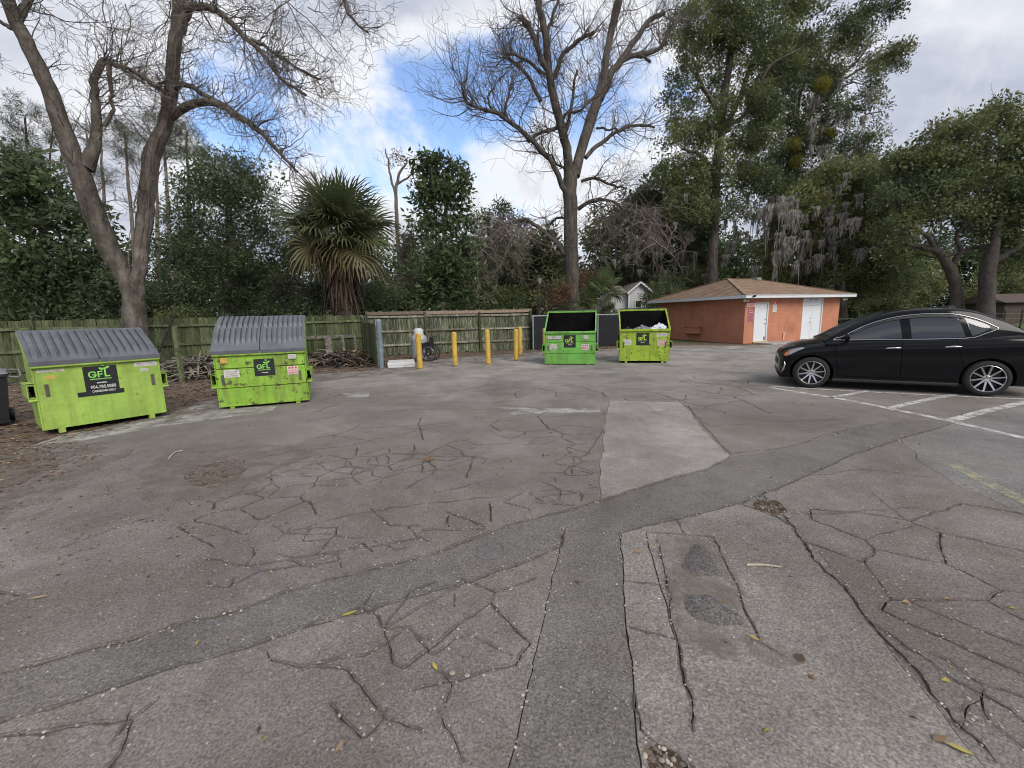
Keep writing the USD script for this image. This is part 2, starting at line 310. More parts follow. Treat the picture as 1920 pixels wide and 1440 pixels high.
rg = rnd(11); WF = 4.5
def wander(P, step=0.12, amp=0.02, seed=0):
    """polyline in metres, resampled and made uneven"""
    P = np.asarray(P, float)[:, :2]; ln = LineString(P); n = max(2, int(ln.length / step) + 1)
    Q = np.array([ln.interpolate(t, normalized=True).coords[0] for t in np.linspace(0, 1, n)])
    if amp:
        z = np.zeros(n)
        o = (meshkit.fbm(np.c_[Q * WF, z + seed * 7.1], 4, seed) - 0.5) * 4 * amp; o2 = (meshkit.fbm(np.c_[Q * WF, z + seed * 7.1 + 50], 4, seed + 9) - 0.5) * 4 * amp
        e = np.minimum(1, np.minimum(np.arange(n), np.arange(n)[::-1]) / 2.0)
        Q = Q + np.c_[o * e, o2 * e]
    return Q
def ribbon(Q, w, taper=True, seed=0):
    Q = np.asarray(Q); n = len(Q); T = np.gradient(Q, axis=0); T /= np.maximum(np.linalg.norm(T, axis=1, keepdims=True), 1e-9); Nn = np.c_[-T[:, 1], T[:, 0]]
    r = rnd(seed + 5); W = w * r.uniform(0.3, 1.7, n) / 2
    if taper: W *= np.minimum(1, 0.25 + np.minimum(np.arange(n), np.arange(n)[::-1]) / 3.0)
    p = Polygon(np.vstack([Q + Nn * W[:, None], (Q - Nn * W[:, None])[::-1]]))
    return p if p.is_valid else p.buffer(0)
def px_line(pts): return np.array([gp(*p)[:2] for p in pts])
def px_poly(pts, amp=0.02, seed=1, step=0.15):
    P = px_line(list(pts) + [pts[0]]); p = Polygon(wander(P, step, amp, seed)); return p if p.is_valid else p.buffer(0)

LOT = Polygon([tuple(gp(*p)[:2]) for p in [(60, 838), (200, 800), (312, 775), (405, 748), (500, 720), (590, 702), (700, 694), (790, 678), (860, 670), (1000, 661), (1165, 653), (1270, 648), (1393, 648), (1570, 642), (1700, 628)]]
    + [(45, 30), (45, -9), (-9.5, -9), (-9.0, 2.5)] + [tuple(gp(*p)[:2]) for p in [(0, 925), (40, 905), (110, 870), (100, 850)]])
_lp = np.array(LOT.exterior.coords); LOT = Polygon(wander(_lp, 0.25, 0.05, 3)).buffer(0)

strip_up = [(1795, 786), (1660, 792), (1560, 816), (1480, 838), (1368, 857), (1322, 882), (1265, 896), (1127, 938), (1045, 962), (950, 985), (880, 1012), (800, 1042), (700, 1066), (600, 1090), (500, 1124), (420, 1150), (330, 1172), (200, 1212), (0, 1262), (-200, 1310)]
strip_dn = [(-200, 1420), (0, 1352), (150, 1312), (300, 1262), (450, 1218), (560, 1180), (700, 1140), (800, 1112), (910, 1080), (1000, 1048), (1052, 1022), (1060, 992), (1163, 999), (1290, 968), (1380, 946), (1430, 926), (1500, 897), (1600, 852), (1690, 822), (1780, 796)]
P_STRIP = px_poly(strip_up + strip_dn, 0.03, 2, .07)
P_S2 = px_poly([(1060, 994), (1163, 1001), (1168, 1100), (1176, 1200), (1184, 1300), (1196, 1438), (1215, 1700), (900, 1700), (958, 1438), (985, 1300), (1012, 1190), (1036, 1085)], 0.022, 4, .07)
P_SLAB = px_poly([(1165, 998), (1290, 969), (1380, 947), (1440, 952), (1492, 992), (1540, 1045), (1592, 1110), (1640, 1178), (1690, 1250), (1770, 1345), (1850, 1438), (2050, 1700), (1216, 1700), (1197, 1438), (1185, 1300), (1177, 1200), (1169, 1100)], 0.022, 6, .07)
P_PALE = px_poly([(1143, 751), (1278, 755), (1306, 790), (1340, 828), (1366, 855), (1322, 880), (1265, 893), (1127, 936), (1129, 860), (1132, 800)], 0.03, 8, .08)
P_BAY = px_poly([(1690, 823), (1780, 798), (1800, 786), (1920, 760), (2300, 690), (2600, 900), (2500, 1100), (2100, 1020), (1920, 968), (1790, 905), (1720, 862)], 0.03, 9)
P_RECT = px_poly([(1212, 998), (1336, 1008), (1378, 1095), (1428, 1206), (1268, 1203), (1240, 1100)], 0.02, 12, .06)

WF = 8.0
def cracks_traced():
    out = []
    C = [([(1430, 928), (1470, 965), (1530, 1052), (1590, 1108), (1650, 1190), (1760, 1310), (1870, 1432)], 0.035),
         ([(1640, 1168), (1700, 1210), (1760, 1250), (1800, 1282), (1870, 1320), (1930, 1360)], 0.02),
         ([(1745, 1225), (1800, 1250), (1850, 1290), (1925, 1310)], 0.012), ([(1800, 1282), (1835, 1300), (1850, 1330), (1880, 1370), (1925, 1405)], 0.014), ([(1850, 1290), (1818, 1330), (1800, 1370)], 0.01),
         ([(1440, 960), (1520, 965), (1600, 960), (1720, 952)], 0.008), ([(1380, 945), (1440, 960), (1478, 985)], 0.03),
         ([(1290, 760), (1310, 790), (1370, 852), (1480, 838)], 0.02), ([(1480, 838), (1560, 812), (1660, 790)], 0.012),
         ([(1270, 748), (1330, 800), (1450, 792), (1600, 786)], 0.006), ([(1500, 895), (1620, 880), (1740, 895)], 0.006),
         ([(1232, 1012), (1258, 1130), (1276, 1260), (1300, 1372)], 0.02), ([(1172, 1090), (1250, 1098)], 0.008), ([(1182, 1178), (1265, 1200)], 0.008), ([(1265, 970), (1282, 1000)], 0.008),
         ([(1425, 1206), (1465, 1230)], 0.03), ([(1190, 1300), (1205, 1380), (1300, 1440)], 0.012),
         ([(387, 1090), (400, 1102), (432, 1100), (440, 1085)], 0.012), ([(385, 1050), (460, 1062), (495, 1070), (560, 1062), (640, 1052)], 0.014), ([(460, 1062), (480, 1045), (472, 1025)], 0.012), ([(495, 1070), (450, 1092)], 0.008), ([(520, 1040), (560, 1045), (660, 1030), (790, 1010)], 0.012),
         ([(700, 1015), (745, 1030), (760, 1028)], 0.012), ([(765, 985), (780, 1005), (808, 1018)], 0.012), ([(510, 985), (540, 1000), (620, 1002)], 0.01), ([(540, 1000), (640, 970), (720, 955), (800, 945), (950, 930)], 0.008),
         ([(485, 1216), (510, 1240), (555, 1250), (620, 1240), (690, 1230), (760, 1180)], 0.015), ([(555, 1250), (650, 1255), (680, 1300), (740, 1350), (790, 1370)], 0.016), ([(700, 1145), (720, 1180), (760, 1180), (810, 1200)], 0.014), ([(780, 1195), (810, 1232), (850, 1200), (880, 1190)], 0.014), ([(620, 1320), (650, 1360), (695, 1385), (725, 1335)], 0.016), ([(820, 1330), (850, 1390), (870, 1430)], 0.01), ([(245, 1330), (230, 1370), (205, 1400)], 0.02), ([(810, 1250), (845, 1285), (830, 1340)], 0.009), ([(880, 1190), (925, 1215), (960, 1230)], 0.012),
         ([(480, 860), (560, 845), (640, 838), (690, 830)], 0.02), ([(640, 838), (760, 812), (860, 795)], 0.01), ([(300, 850), (420, 830), (520, 818)], 0.008), ([(690, 905), (760, 885), (860, 880)], 0.008), ([(600, 780), (720, 772), (850, 765)], 0.006), ([(940, 790), (1060, 780), (1140, 778)], 0.006), ([(1135, 800), (1100, 855), (1075, 858), (1072, 890)], 0.012)]
    for i, (p, w) in enumerate(C): out.append(ribbon(wander(px_line(p), 0.035, 0.02, 20 + i), w * 0.46, True, i))
    return out
def cracks_web(region_px, cell, w, keep, seed):
    """alligator cracking: cell borders over an area, thinned out"""
    reg = Polygon(px_line(region_px)).buffer(0); r = rnd(seed); x0, y0, x1, y1 = reg.bounds
    n = int((x1 - x0) * (y1 - y0) / cell ** 2); pts = r.uniform([x0 - 1, y0 - 1], [x1 + 1, y1 + 1], (n + 30, 2))
    vor = Voronoi(pts); out = []
    core = shapely.prepared.prep(reg)
    for k, (a, b) in enumerate(vor.ridge_vertices):
        if a < 0 or b < 0 or not keep: continue
        A, B = vor.vertices[a], vor.vertices[b]; L = np.linalg.norm(A - B)
        mid = (A + B) / 2
        if L < 0.03 or L > 3 or not core.contains(Point(mid)) or meshkit.fbm(np.array([[mid[0] * .8 + seed * 9, mid[1] * .8, 0]]), 3, seed)[0] > keep - .12 + r.normal(0, .05): continue
        out.append(ribbon(wander([A, B], 0.04, 0.016, seed * 31 + k % 97), w * r.uniform(0.4, 1.4), False, seed * 1000 + k))
    return out
CR = cracks_traced()
CR += cracks_web([(380, 900), (640, 850), (1120, 790), (1110, 930), (620, 1070), (440, 1100), (330, 1010)], 0.27, 0.010, 0.68, 1)
CR += cracks_web([(420, 900), (760, 850), (1110, 800), (1110, 930), (620, 1060), (470, 1080)], 0.17, 0.010, 0.60, 7)
CR += cracks_web([(640, 1130), (1010, 1080), (960, 1400), (720, 1440)], 0.15, 0.007, 0.54, 8)
CR += cracks_web([(600, 1110), (1020, 1060), (960, 1440), (700, 1500), (520, 1300)], 0.26, 0.008, 0.62, 2)
CR += cracks_web([(1500, 960), (1920, 930), (2200, 1440), (1880, 1440)], 0.36, 0.009, 0.60, 3)
CR += cracks_web([(560, 760), (1130, 700), (1450, 700), (1430, 770), (1000, 800), (560, 830)], 0.55, 0.016, 0.62, 4)
CR += cracks_web([(-100, 1000), (330, 950), (560, 1280), (300, 1600), (-300, 1500)], 0.5, 0.009, 0.56, 5)
for _i, _e in enumerate((strip_up[4:], strip_dn[:12], strip_dn[12:])): CR.append(ribbon(wander(px_line(_e), .05, .016, 300 + _i), .018, True, 300 + _i))
CRACKS = unary_union(CR); WF = 3.0
HOLE = px_poly([(340, 890), (375, 868), (430, 858), (475, 862), (455, 880), (440, 900), (395, 918), (352, 912)], 0.09, 31, 0.05)
HOLE2 = px_poly([(1205, 1398), (1245, 1392), (1290, 1425), (1300, 1470), (1230, 1480)], 0.03, 33, 0.06)
HOLE3 = px_poly([(1420, 935), (1455, 938), (1478, 958), (1450, 968), (1405, 952)], 0.02, 34, 0.06)
HOLES = unary_union([HOLE, HOLE2, HOLE3])
def slab(poly, z0, z1):
    geoms = [g for g in getattr(poly, 'geoms', [poly]) if g.geom_type == 'Polygon' and g.area > 2e-5]
    b = MB()
    for g in geoms:
        m = trimesh.creation.extrude_polygon(g, z1 - z0, engine='earcut'); b.add(m, TR((0, 0, z0)))
    return b
_gap = 0.006
PATCHES = unary_union([P_STRIP, P_S2, P_SLAB, P_PALE, P_BAY])
S2 = P_S2.difference(P_STRIP.buffer(_gap)).difference(CRACKS)
SLAB = P_SLAB.difference(unary_union([P_STRIP, P_S2]).buffer(_gap * 1.2)).difference(P_RECT.buffer(0.012)).difference(CRACKS).difference(HOLES)
BAY = P_BAY.difference(unary_union([P_STRIP, P_SLAB]).buffer(_gap)).difference(CRACKS)
OLD = LOT.difference(PATCHES.buffer(_gap)).difference(CRACKS).difference(HOLES)
lot = thing('asphalt_lot', None, None, kind='structure')
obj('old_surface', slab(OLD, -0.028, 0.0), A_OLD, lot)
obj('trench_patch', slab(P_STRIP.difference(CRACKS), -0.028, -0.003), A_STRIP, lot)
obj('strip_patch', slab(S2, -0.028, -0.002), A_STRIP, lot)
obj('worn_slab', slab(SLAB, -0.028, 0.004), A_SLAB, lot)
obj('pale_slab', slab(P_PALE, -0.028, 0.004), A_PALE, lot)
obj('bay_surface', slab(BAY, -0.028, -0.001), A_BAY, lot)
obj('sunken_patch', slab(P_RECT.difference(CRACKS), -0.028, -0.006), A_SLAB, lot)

def lump(outline, h, seed, z=-0.006):
    """a heap of cold patch with a rough top"""
    p = px_poly(outline, 0.045, seed, 0.04); x0, y0, x1, y1 = p.bounds; r = rnd(seed); v = [(x, y, z) for x, y in list(p.exterior.coords)[:-1]]; nb = len(v)
    ins = [q for q in r.uniform([x0, y0], [x1, y1], (900, 2)) if p.buffer(-0.02).contains(Point(q))]
    allp = np.vstack([np.array(v)[:, :2], ins]); tri = __import__('scipy.spatial', fromlist=['Delaunay']).Delaunay(allp)
    f = [t for t in tri.simplices if p.contains(Point(allp[t].mean(0)))]
    d = np.array([p.exterior.distance(Point(q)) for q in allp])
    hz = z + h * np.minimum(1, d / 0.06) ** 0.7 * (0.55 + 0.9 * meshkit.fbm(np.c_[allp * 16, allp[:, :1] * 0], 4, seed)); hz[:nb] = z - 0.005
    f = np.array(f); V = np.c_[allp, hz]
    n = np.cross(V[f[:, 1]] - V[f[:, 0]], V[f[:, 2]] - V[f[:, 0]])[:, 2]; f[n < 0] = f[n < 0][:, ::-1]
    return V, f
obj('cold_patch', lump([(1296, 1018), (1325, 1020), (1345, 1048), (1360, 1080), (1300, 1080), (1278, 1062)], 0.022, 41), A_LUMP, lot, smooth=50)
obj('cold_patch', lump([(1280, 1110), (1345, 1112), (1395, 1160), (1390, 1170), (1330, 1168), (1285, 1150), (1274, 1130)], 0.026, 43), A_LUMP, lot, smooth=50)

# paint, worn through
def worn_paint(name, col, wear, alpha=1.0, s1=7.0):
    N = {'g': ('geometry', {}), 'n': ('noise_texture', {'scale': s1, 'detail': 9, 'roughness': 0.75}), 'f': ('noise_texture', {'scale': 60, 'detail': 4, 'roughness': 0.8}), 'a': ('math', {'math_type': 'multiply_add', 'value2': 0.45}),
         'm': ('map_range', {'from_min': wear, 'from_max': wear + 0.16, 'to_min': 0.0, 'to_max': alpha, 'clamp': True}), 'p': ('principled_bsdf', {'base_color': col, 'roughness': 0.8}), 't': ('transparent_bsdf', {}), 'x': ('mix_closure', {})}
    MATS[name] = usdkit.material(stage, '/World/Looks/' + name, N, [('g.position', 'n.vector'), ('g.position', 'f.vector'), ('f.fac', 'a.value1'), ('n.fac', 'a.value3'), ('a.value', 'm.value'), ('m.result', 'x.fac'), ('t.BSDF', 'x.closure1'), ('p.BSDF', 'x.closure2')], surface='x.closure')
    return MATS[name]
PAINT = worn_paint('white_road_paint', (0.58, 0.57, 0.54), 0.63)
PAINT_Y = worn_paint('yellow_road_paint', (0.42, 0.38, 0.22), 0.66, 0.7)
DUST = worn_paint('pale_dust', (0.46, 0.44, 0.41), 0.66, 0.85, 2.6)
def stripe(name, pts, w, m, label, group=None, z=0.004, seed=0):
    Q = wander(px_line(pts), 0.15, 0.004, seed); T = np.gradient(Q, axis=0); T /= np.linalg.norm(T, axis=1, keepdims=True); Nn = np.c_[-T[:, 1], T[:, 0]] * w / 2
    p = Polygon(np.vstack([Q + Nn, (Q - Nn)[::-1]])).buffer(0)
    b = MB(); v, f = trimesh.creation.triangulate_polygon(p, engine='earcut'); b.raw(np.c_[v, np.full(len(v), z)], f)
    V, F = b.get(); n = np.cross(V[F[:, 1]] - V[F[:, 0]], V[F[:, 2]] - V[F[:, 0]])[:, 2]; F[n < 0] = F[n < 0][:, ::-1]
    return obj(name, (V, F), m, None, False, label, None, group, 'structure')
stripe('parking_line', [(1445, 727), (1600, 752), (1760, 785), (1912, 820), (2050, 850)], 0.13, PAINT, None)
stripe('parking_line', [(1448, 725), (1600, 734), (1800, 744), (2000, 752)], 0.11, PAINT, None, z=0.008)
stripe('parking_line', [(1556, 746), (1590, 740), (1628, 733)], 0.11, PAINT, None)
stripe('parking_line', [(1668, 766), (1730, 751), (1790, 740)], 0.13, PAINT, None)
stripe('parking_line', [(1785, 788), (1860, 768), (1925, 754), (2000, 738)], 0.15, PAINT, None)
stripe('faded_yellow_line', [(1780, 868), (1850, 905), (1925, 942), (2050, 1000)], 0.13, PAINT_Y, None)
def sheet(name, pts, m, z, amp, seed):
    p = px_poly(pts, amp, seed, 0.12); v, f = trimesh.creation.triangulate_polygon(p, engine='earcut'); V = np.c_[v, np.full(len(v), z)]
    n = np.cross(V[f[:, 1]] - V[f[:, 0]], V[f[:, 2]] - V[f[:, 0]])[:, 2]; f = np.array(f); f[n < 0] = f[n < 0][:, ::-1]
    return obj(name, (V, f), m, None, kind='structure')
sheet('pale_dust_streak', [(52, 838), (120, 816), (300, 786), (420, 766), (520, 762), (512, 772), (400, 786), (300, 800), (150, 828), (60, 842)], DUST, 0.004, 0.05, 51)
sheet('pale_dust_streak', [(305, 782), (390, 752), (420, 764), (330, 790)], DUST, 0.0045, 0.04, 54)
sheet('pale_dust_streak', [(930, 764), (1040, 766), (1130, 764), (1132, 774), (1030, 776), (960, 778)], DUST, 0.004, 0.05, 52)
sheet('pale_dust_streak', [(640, 738), (690, 736), (692, 744), (650, 746)], DUST, 0.004, 0.03, 53)

STAIN = worn_paint('crack_dirt', (0.062, 0.052, 0.044), 0.62, 0.7, 9.0)
_st = CRACKS.buffer(0.008).simplify(.002).intersection(LOT).difference(CRACKS.buffer(.001)).difference(HOLES); _sb = MB()
for g in getattr(_st, 'geoms', [_st]):
    if g.geom_type == 'Polygon' and g.area > 1e-4:
        v, f = trimesh.creation.triangulate_polygon(g, engine='earcut'); f = np.array(f); n = np.cross(np.c_[v, v[:, 0] * 0][f[:, 1]] - np.c_[v, v[:, 0] * 0][f[:, 0]], np.c_[v, v[:, 0] * 0][f[:, 2]] - np.c_[v, v[:, 0] * 0][f[:, 0]])[:, 2]; f[n < 0] = f[n < 0][:, ::-1]; _sb.raw(np.c_[v, np.full(len(v), .0065)], f)
obj('crack_dirt', _sb, STAIN, lot, kind='stuff')

SMEAR = worn_paint('soil_smear', (0.150, 0.122, 0.098), 0.66, 0.7, 3.2)
sheet('soil_smear', [(-80, 1010), (-80, 830), (60, 834), (150, 826), (260, 842), (180, 880), (120, 930), (60, 975)], SMEAR, .0075, .10, 71)
sheet('soil_smear', [(250, 890), (300, 850), (420, 838), (560, 832), (600, 850), (520, 880), (470, 930), (380, 945), (280, 930)], SMEAR, .0078, .10, 72)
sheet('soil_smear', [(300, 775), (405, 744), (500, 718), (590, 698), (700, 690), (790, 674), (1000, 657), (1000, 668), (800, 690), (700, 706), (590, 716), (500, 742), (400, 772), (320, 792)], SMEAR, .0081, .08, 73)
sheet('soil_smear', [(1240, 1010), (1340, 1000), (1440, 1205), (1520, 1240), (1440, 1260), (1280, 1215)], SMEAR, .0085, .05, 74)

# water valve cover
vc = gp(918, 1031)
t = thing('valve_cover', 'round iron valve cover set flush in the dark trench patch', 'valve cover', (vc[0], vc[1], 0.0))
IRON = mat('cast_iron', (0.135, 0.127, 0.12), 0.75, 0.4, 30, bump=0.002, bscale=200)
obj('ring', MB().lathe([(0.125, -0.01), (0.125, 0.002), (0.105, 0.003), (0.105, -0.004)], 32), IRON, t)
b = MB().lathe([(0.100, -0.004), (0.100, 0.001), (0.0005, 0.001)], 32); obj('lid', b, IRON, t)
b = MB()
for k in range(-3, 4): 
    h = math.sqrt(max(0.001, 0.09 ** 2 - (k * 0.024) ** 2)); b.box(-h, h, k * 0.024 - 0.005, k * 0.024 + 0.005, 0.0012, 0.004)
obj('tread_bar', b, IRON, t)
# ------------------------------------------------------------------ boundary fences
def weathered(name, base, alt, scale=3.0, streak=(9, 9, 1.2), isl=0.36):
    return mat(name, base, 0.9, stops=[(0.30, tuple(c * 0.55 for c in base)), (0.48, base), (0.60, alt), (0.75, tuple(min(1, c * 1.35) for c in alt))], scale=scale, aniso=streak, bump=0.004, bscale=30, spec=0.2, obj_rand=isl)
WOOD_A = weathered('algae_board', (0.072, 0.088, 0.042), (0.115, 0.125, 0.070))
WOOD_B = weathered('grey_green_board', (0.075, 0.090, 0.048), (0.20, 0.19, 0.155), 2.2)
WOOD_R = weathered('pale_rail', (0.20, 0.195, 0.14), (0.31, 0.29, 0.23), 3.0, (2, 2, 2))
WOOD_RA = weathered('algae_rail', (0.090, 0.108, 0.052), (0.14, 0.15, 0.085), 3.0, (2, 2, 2))
WOOD_P = weathered('dark_post', (0.060, 0.068, 0.036), (0.10, 0.105, 0.06), 3.0)
WOOD_T = weathered('pinkish_board_end', (0.23, 0.165, 0.125), (0.34, 0.265, 0.205), 5.0, (14, 14, 1.5))

def board_fence(name, label, P, h, mats, post_gap=2.4, rails=(0.35, 0.95, 1.62), board_w=0.145, seed=1, band=0.0, posts=True):
    """posts and rails on the side of the lot, upright boards behind them; P: the foot line from left to right"""
    P = np.asarray(P, float)[:, :2]; r = rnd(seed); ln = LineString(P); L = ln.length; o = ln.interpolate(L / 2).coords[0]
    t = thing(name, label, 'fence', (o[0], o[1], 0)); mb, mr, mp = mats
    at = lambda s: np.array(ln.interpolate(s).coords[0]) - o
    def dirn(s): a, b = at(max(0, s - 0.05)), at(min(L, s + 0.05)); d = (b - a) / np.linalg.norm(b - a); return d, np.array([-d[1], d[0]])
    s = 0.0; top = []
    while s < L - 0.05:
        w = board_w * r.uniform(0.9, 1.06); c = at(s + w / 2); d, n = dirn(s + w / 2); hh = h + r.uniform(-0.025, 0.025); tilt = r.normal(0, 0.006); off = r.uniform(-0.004, 0.004)
        z0 = -0.03 + max(0, r.normal(0.02, 0.03)); a = np.r_[c + n * (0.055 + off), z0]; e = np.r_[c + n * (0.055 + off) + d * tilt, hh]
        b = MB(); g = w - r.uniform(0.006, 0.016); x = np.r_[d * g / 2, 0]; y = np.r_[n * 0.009, 0]; ear = np.array([0, 0, 0.008])
        v = [a - x - y, a + x - y, a + x + y, a - x + y, e - x - y - ear, e + x - y - ear, e + x + y - ear, e - x + y - ear, e - x * 0.93 - y, e + x * 0.93 - y, e + x * 0.93 + y, e - x * 0.93 + y]
        f = [(0, 1, 5, 4), (1, 2, 6, 5), (2, 3, 7, 6), (3, 0, 4, 7), (4, 5, 9, 8), (5, 6, 10, 9), (6, 7, 11, 10), (7, 4, 8, 11), (8, 9, 10, 11)]
        b.raw(v, f)
        obj('board', b, mb, t); s += w
    k = int(L / post_gap); sp = np.linspace(0.06, L - 0.06, k + 1)
    for i in range(k):
        for zr in rails:
            a, c = at(sp[i]), at(sp[i + 1]); d, n = dirn((sp[i] + sp[i + 1]) / 2); j = r.normal(0, 0.012, 2)
            b = MB(); p, q = np.r_[a, zr + j[0]], np.r_[c, zr + j[1]]; m = (p + q) / 2 + [0, 0, -0.012]
            b.bar(p, m, 0.04, 0.085).bar(m, q, 0.04, 0.085); obj('rail', b, mr, t)
        if band:
            a, c = at(sp[i]), at(sp[i + 1]); d, n = dirn((sp[i] + sp[i + 1]) / 2)
            b = MB(); b.bar(np.r_[a - n * .034, h - band / 2 - .01], np.r_[c - n * .034, h - band / 2 + r.normal(0, .01)], 0.022, band * .8); obj('cap_board', b, WOOD_T, t)
    if posts:
        for i, q in enumerate(sp):
            c = at(q); d, n = dirn(q); b = MB(); ht = h + r.uniform(-0.12, 0.06); b.bar(np.r_[c - n * 0.075, -0.03], np.r_[c - n * 0.075 + d * r.normal(0, 0.03), ht], 0.095, 0.095, up=(d[0], d[1], 0)); obj('post', b, mp, t)
    return t
FA0, FA1 = np.array([-23.0, 7.55]), np.array([-6.52, 19.15])
board_fence('wood_fence', 'long green algae-stained board fence running behind the two closed dumpsters', [FA0, (-16.5, 12.0), (-12.0, 15.35), FA1], 1.88, (WOOD_A, WOOD_RA, WOOD_P), seed=3)
board_fence('wood_fence', 'grey-green board fence with pale rails behind the yellow bollards', [(-6.48, 19.3), (-2.6, 20.75), (1.05, 21.75)], 2.02, (WOOD_B, WOOD_R, WOOD_P), post_gap=2.3, rails=(0.50, 1.12, 1.78), seed=5, band=0.17)

# gate leaf standing open beside the corral
g0, g1 = np.array([-6.28, 18.4]), np.array([-4.66, 14.95])
t = thing('wooden_gate', 'open green wooden gate leaf of upright boards seen nearly edge on beside the blue-grey post', 'gate', (g1[0], g1[1], 0)); d = (g0 - g1); L = np.linalg.norm(d); d /= L; n = np.array([-d[1], d[0]]); r = rnd(8)
GATE_H = 1.55; k = 21
for i in range(k):
    s = (i + .5) * L / k; a = d * s; b = MB(); b.bar(np.r_[a + n * .03, .06], np.r_[a + n * .03, GATE_H + r.normal(0, .012)], L / k - .012, .018, up=(n[0], n[1], 0)); obj('board', b, WOOD_A, t)
for z in (.5, 1.1, 1.45): obj('rail', MB().bar(np.r_[d * 0.05, z], np.r_[d * (L - .05), z], .04, .09), WOOD_R if z > 1.3 else WOOD_RA, t)
for s in (0.04, L - .04): obj('stile', MB().bar(np.r_[d * s - n * .012, .05], np.r_[d * s - n * .012, GATE_H + .12], .09, .09, up=(n[0], n[1], 0)), WOOD_R if s < 1 else WOOD_P, t)

def steel_post(name, label, p, h, rad, m, cap=True, group=None, cat='post'):
    t = thing(name, label, cat, (p[0], p[1], 0), group=group)
    obj('shaft', MB().lathe([(rad, -.03), (rad, h)], 20), m, t, smooth=40)
    if cap: obj('cap', MB().lathe([(rad * 1.08, h - .03), (rad * 1.08, h + .005), (rad * .8, h + rad * .55), (rad * .35, h + rad * .8), (.001, h + rad * .85)], 20), m, t, smooth=40)
    return t
BLUEGREY = mat('blue_grey_paint', (0.155, 0.20, 0.235), 0.55, 0.25, 3, bump=0.002, bscale=60)
GALV = mat('galvanised_steel', (0.36, 0.38, 0.40), 0.5, 0.2, 8, metallic=0.5)
p = gp(716, 690); steel_post('gate_post', 'stout blue-grey steel gate post with rounded cap in front of the open wooden gate', p, 1.62, .082, BLUEGREY)

# chain-link panel with black windscreen
def screen_fence(P, h):
    P = np.asarray(P, float); o = P.mean(0)[:2]
    t = thing('chain_link_fence', 'chain link fence covered in black screen cloth behind the two open dumpsters', 'fence', (o[0], o[1], 0))
    CLOTH = mat('black_screen_cloth', (0.009, 0.010, 0.013), 0.9, 0.35, 2.5, bump=0.02, bscale=5)
    segs = len(P) - 1
    for i in range(segs):
        a, b = P[i] - o, P[i + 1] - o; L = np.linalg.norm(b - a); d = (b - a) / L; n = np.array([-d[1], d[0]]); nx, nz = int(L / .08), 14
        X, Z = np.meshgrid(np.linspace(0.03, L - 0.03, nx), np.linspace(0.03, h - 0.05, nz)); off = (meshkit.fbm(np.stack([X * 1.6 + i * 9, Z * 1.4, X * 0], -1), 3, 7) - .5) * .07 - .035
        V = np.stack([a[0] + d[0] * X + n[0] * off, a[1] + d[1] * X + n[1] * off, Z], -1).reshape(-1, 3); ii, jj = np.meshgrid(np.arange(nz - 1), np.arange(nx - 1), indexing='ij'); q = (ii * nx + jj).ravel()
        obj('screen_cloth', (V, np.stack([q, q + 1, q + nx + 1, q + nx], 1)), CLOTH, t, smooth=True)
        w = MB()
        for s in np.arange(-h, L, .11):
            for sg in (1, -1):
                x0, z0, x1, z1 = (s, 0.03, s + h - .06, h - .03) if sg > 0 else (s + h - .06, .03, s, h - .03)
                lo, hi = max(0, min(x0, x1)), min(L, max(x0, x1))
                if hi - lo < .05: continue
                zf = lambda x: z0 + (x - x0) / (x1 - x0) * (z1 - z0)
                w.bar(np.r_[a + d * lo, zf(lo)], np.r_[a + d * hi, zf(hi)], .004, .004)
        obj('wire_mesh', w, GALV, t, kind='stuff')
        obj('top_rail', MB().tube([np.r_[a, h], np.r_[b, h]], .024, 10), GALV, t, smooth=40)
    for q in P:
        c = q - o; obj('post', MB().tube([(c[0], c[1], -.03), (c[0], c[1], h + .06)], .034, 12), GALV, t, smooth=40)
screen_fence([(1.1, 21.3), (2.6, 21.85), (4.55, 22.5), (6.4, 23.1)], 1.66)

# ------------------------------------------------------------------ bollards
YEL = mat('yellow_sleeve', (0.50, 0.32, 0.055), 0.6, stops=[(0.30, (0.22, 0.15, 0.05)), (0.42, (0.48, 0.31, 0.055)), (0.6, (0.60, 0.395, 0.065)), (0.8, (0.62, 0.46, 0.15))], scale=6, bump=0.002, bscale=80, aniso=(2, 2, 1))
CONC = mat('concrete', (0.30, 0.285, 0.265), 0.9, 0.3, 6, bump=0.004, bscale=50)
SCUFF = mat('scuffed_base', (0.24, 0.17, 0.075), 0.9, 0.5, 12, bump=0.003)
def bollard(label, p, h, rad, lean=(0, 0), group='yellow bollards'):
    t = thing('bollard', label, 'bollard', (p[0], p[1], 0), group=group); T = np.eye(4); T[0, 2], T[1, 2] = lean
    obj('sleeve', MB().lathe([(rad, .05), (rad, h - rad * .7), (rad * .93, h - rad * .35), (rad * .7, h - rad * .1), (rad * .35, h), (.001, h + .008)], 24, T), YEL, t, smooth=40)
    obj('base', MB().lathe([(rad * 1.02, -.03), (rad * 1.03, .045), (rad * 1.0, .07)], 24, T), SCUFF, t, smooth=40)
    obj('footing', MB().lathe([(rad * 1.9, -.03), (rad * 1.8, .006), (.001, .008)], 18), CONC, t)
B = [((788, 693), 1.20, .093, 'yellow bollard farthest left of the row, in front of the wheelchair'), ((854, 688), 1.20, .088, 'yellow bollard second from the left in the row, with nothing behind it but fence'), ((916, 684), 1.24, .088, 'yellow bollard third from the left, alone right of the middle of the wooden fence'),
     ((968, 677), 1.20, .088, 'yellow bollard that overlaps another one just behind it'), ((976, 667), 1.23, .085, 'yellow bollard mostly hidden right behind another yellow bollard'), ((1022, 667), 1.15, .085, 'yellow bollard peeking out behind the left side of the light green open dumpster')]
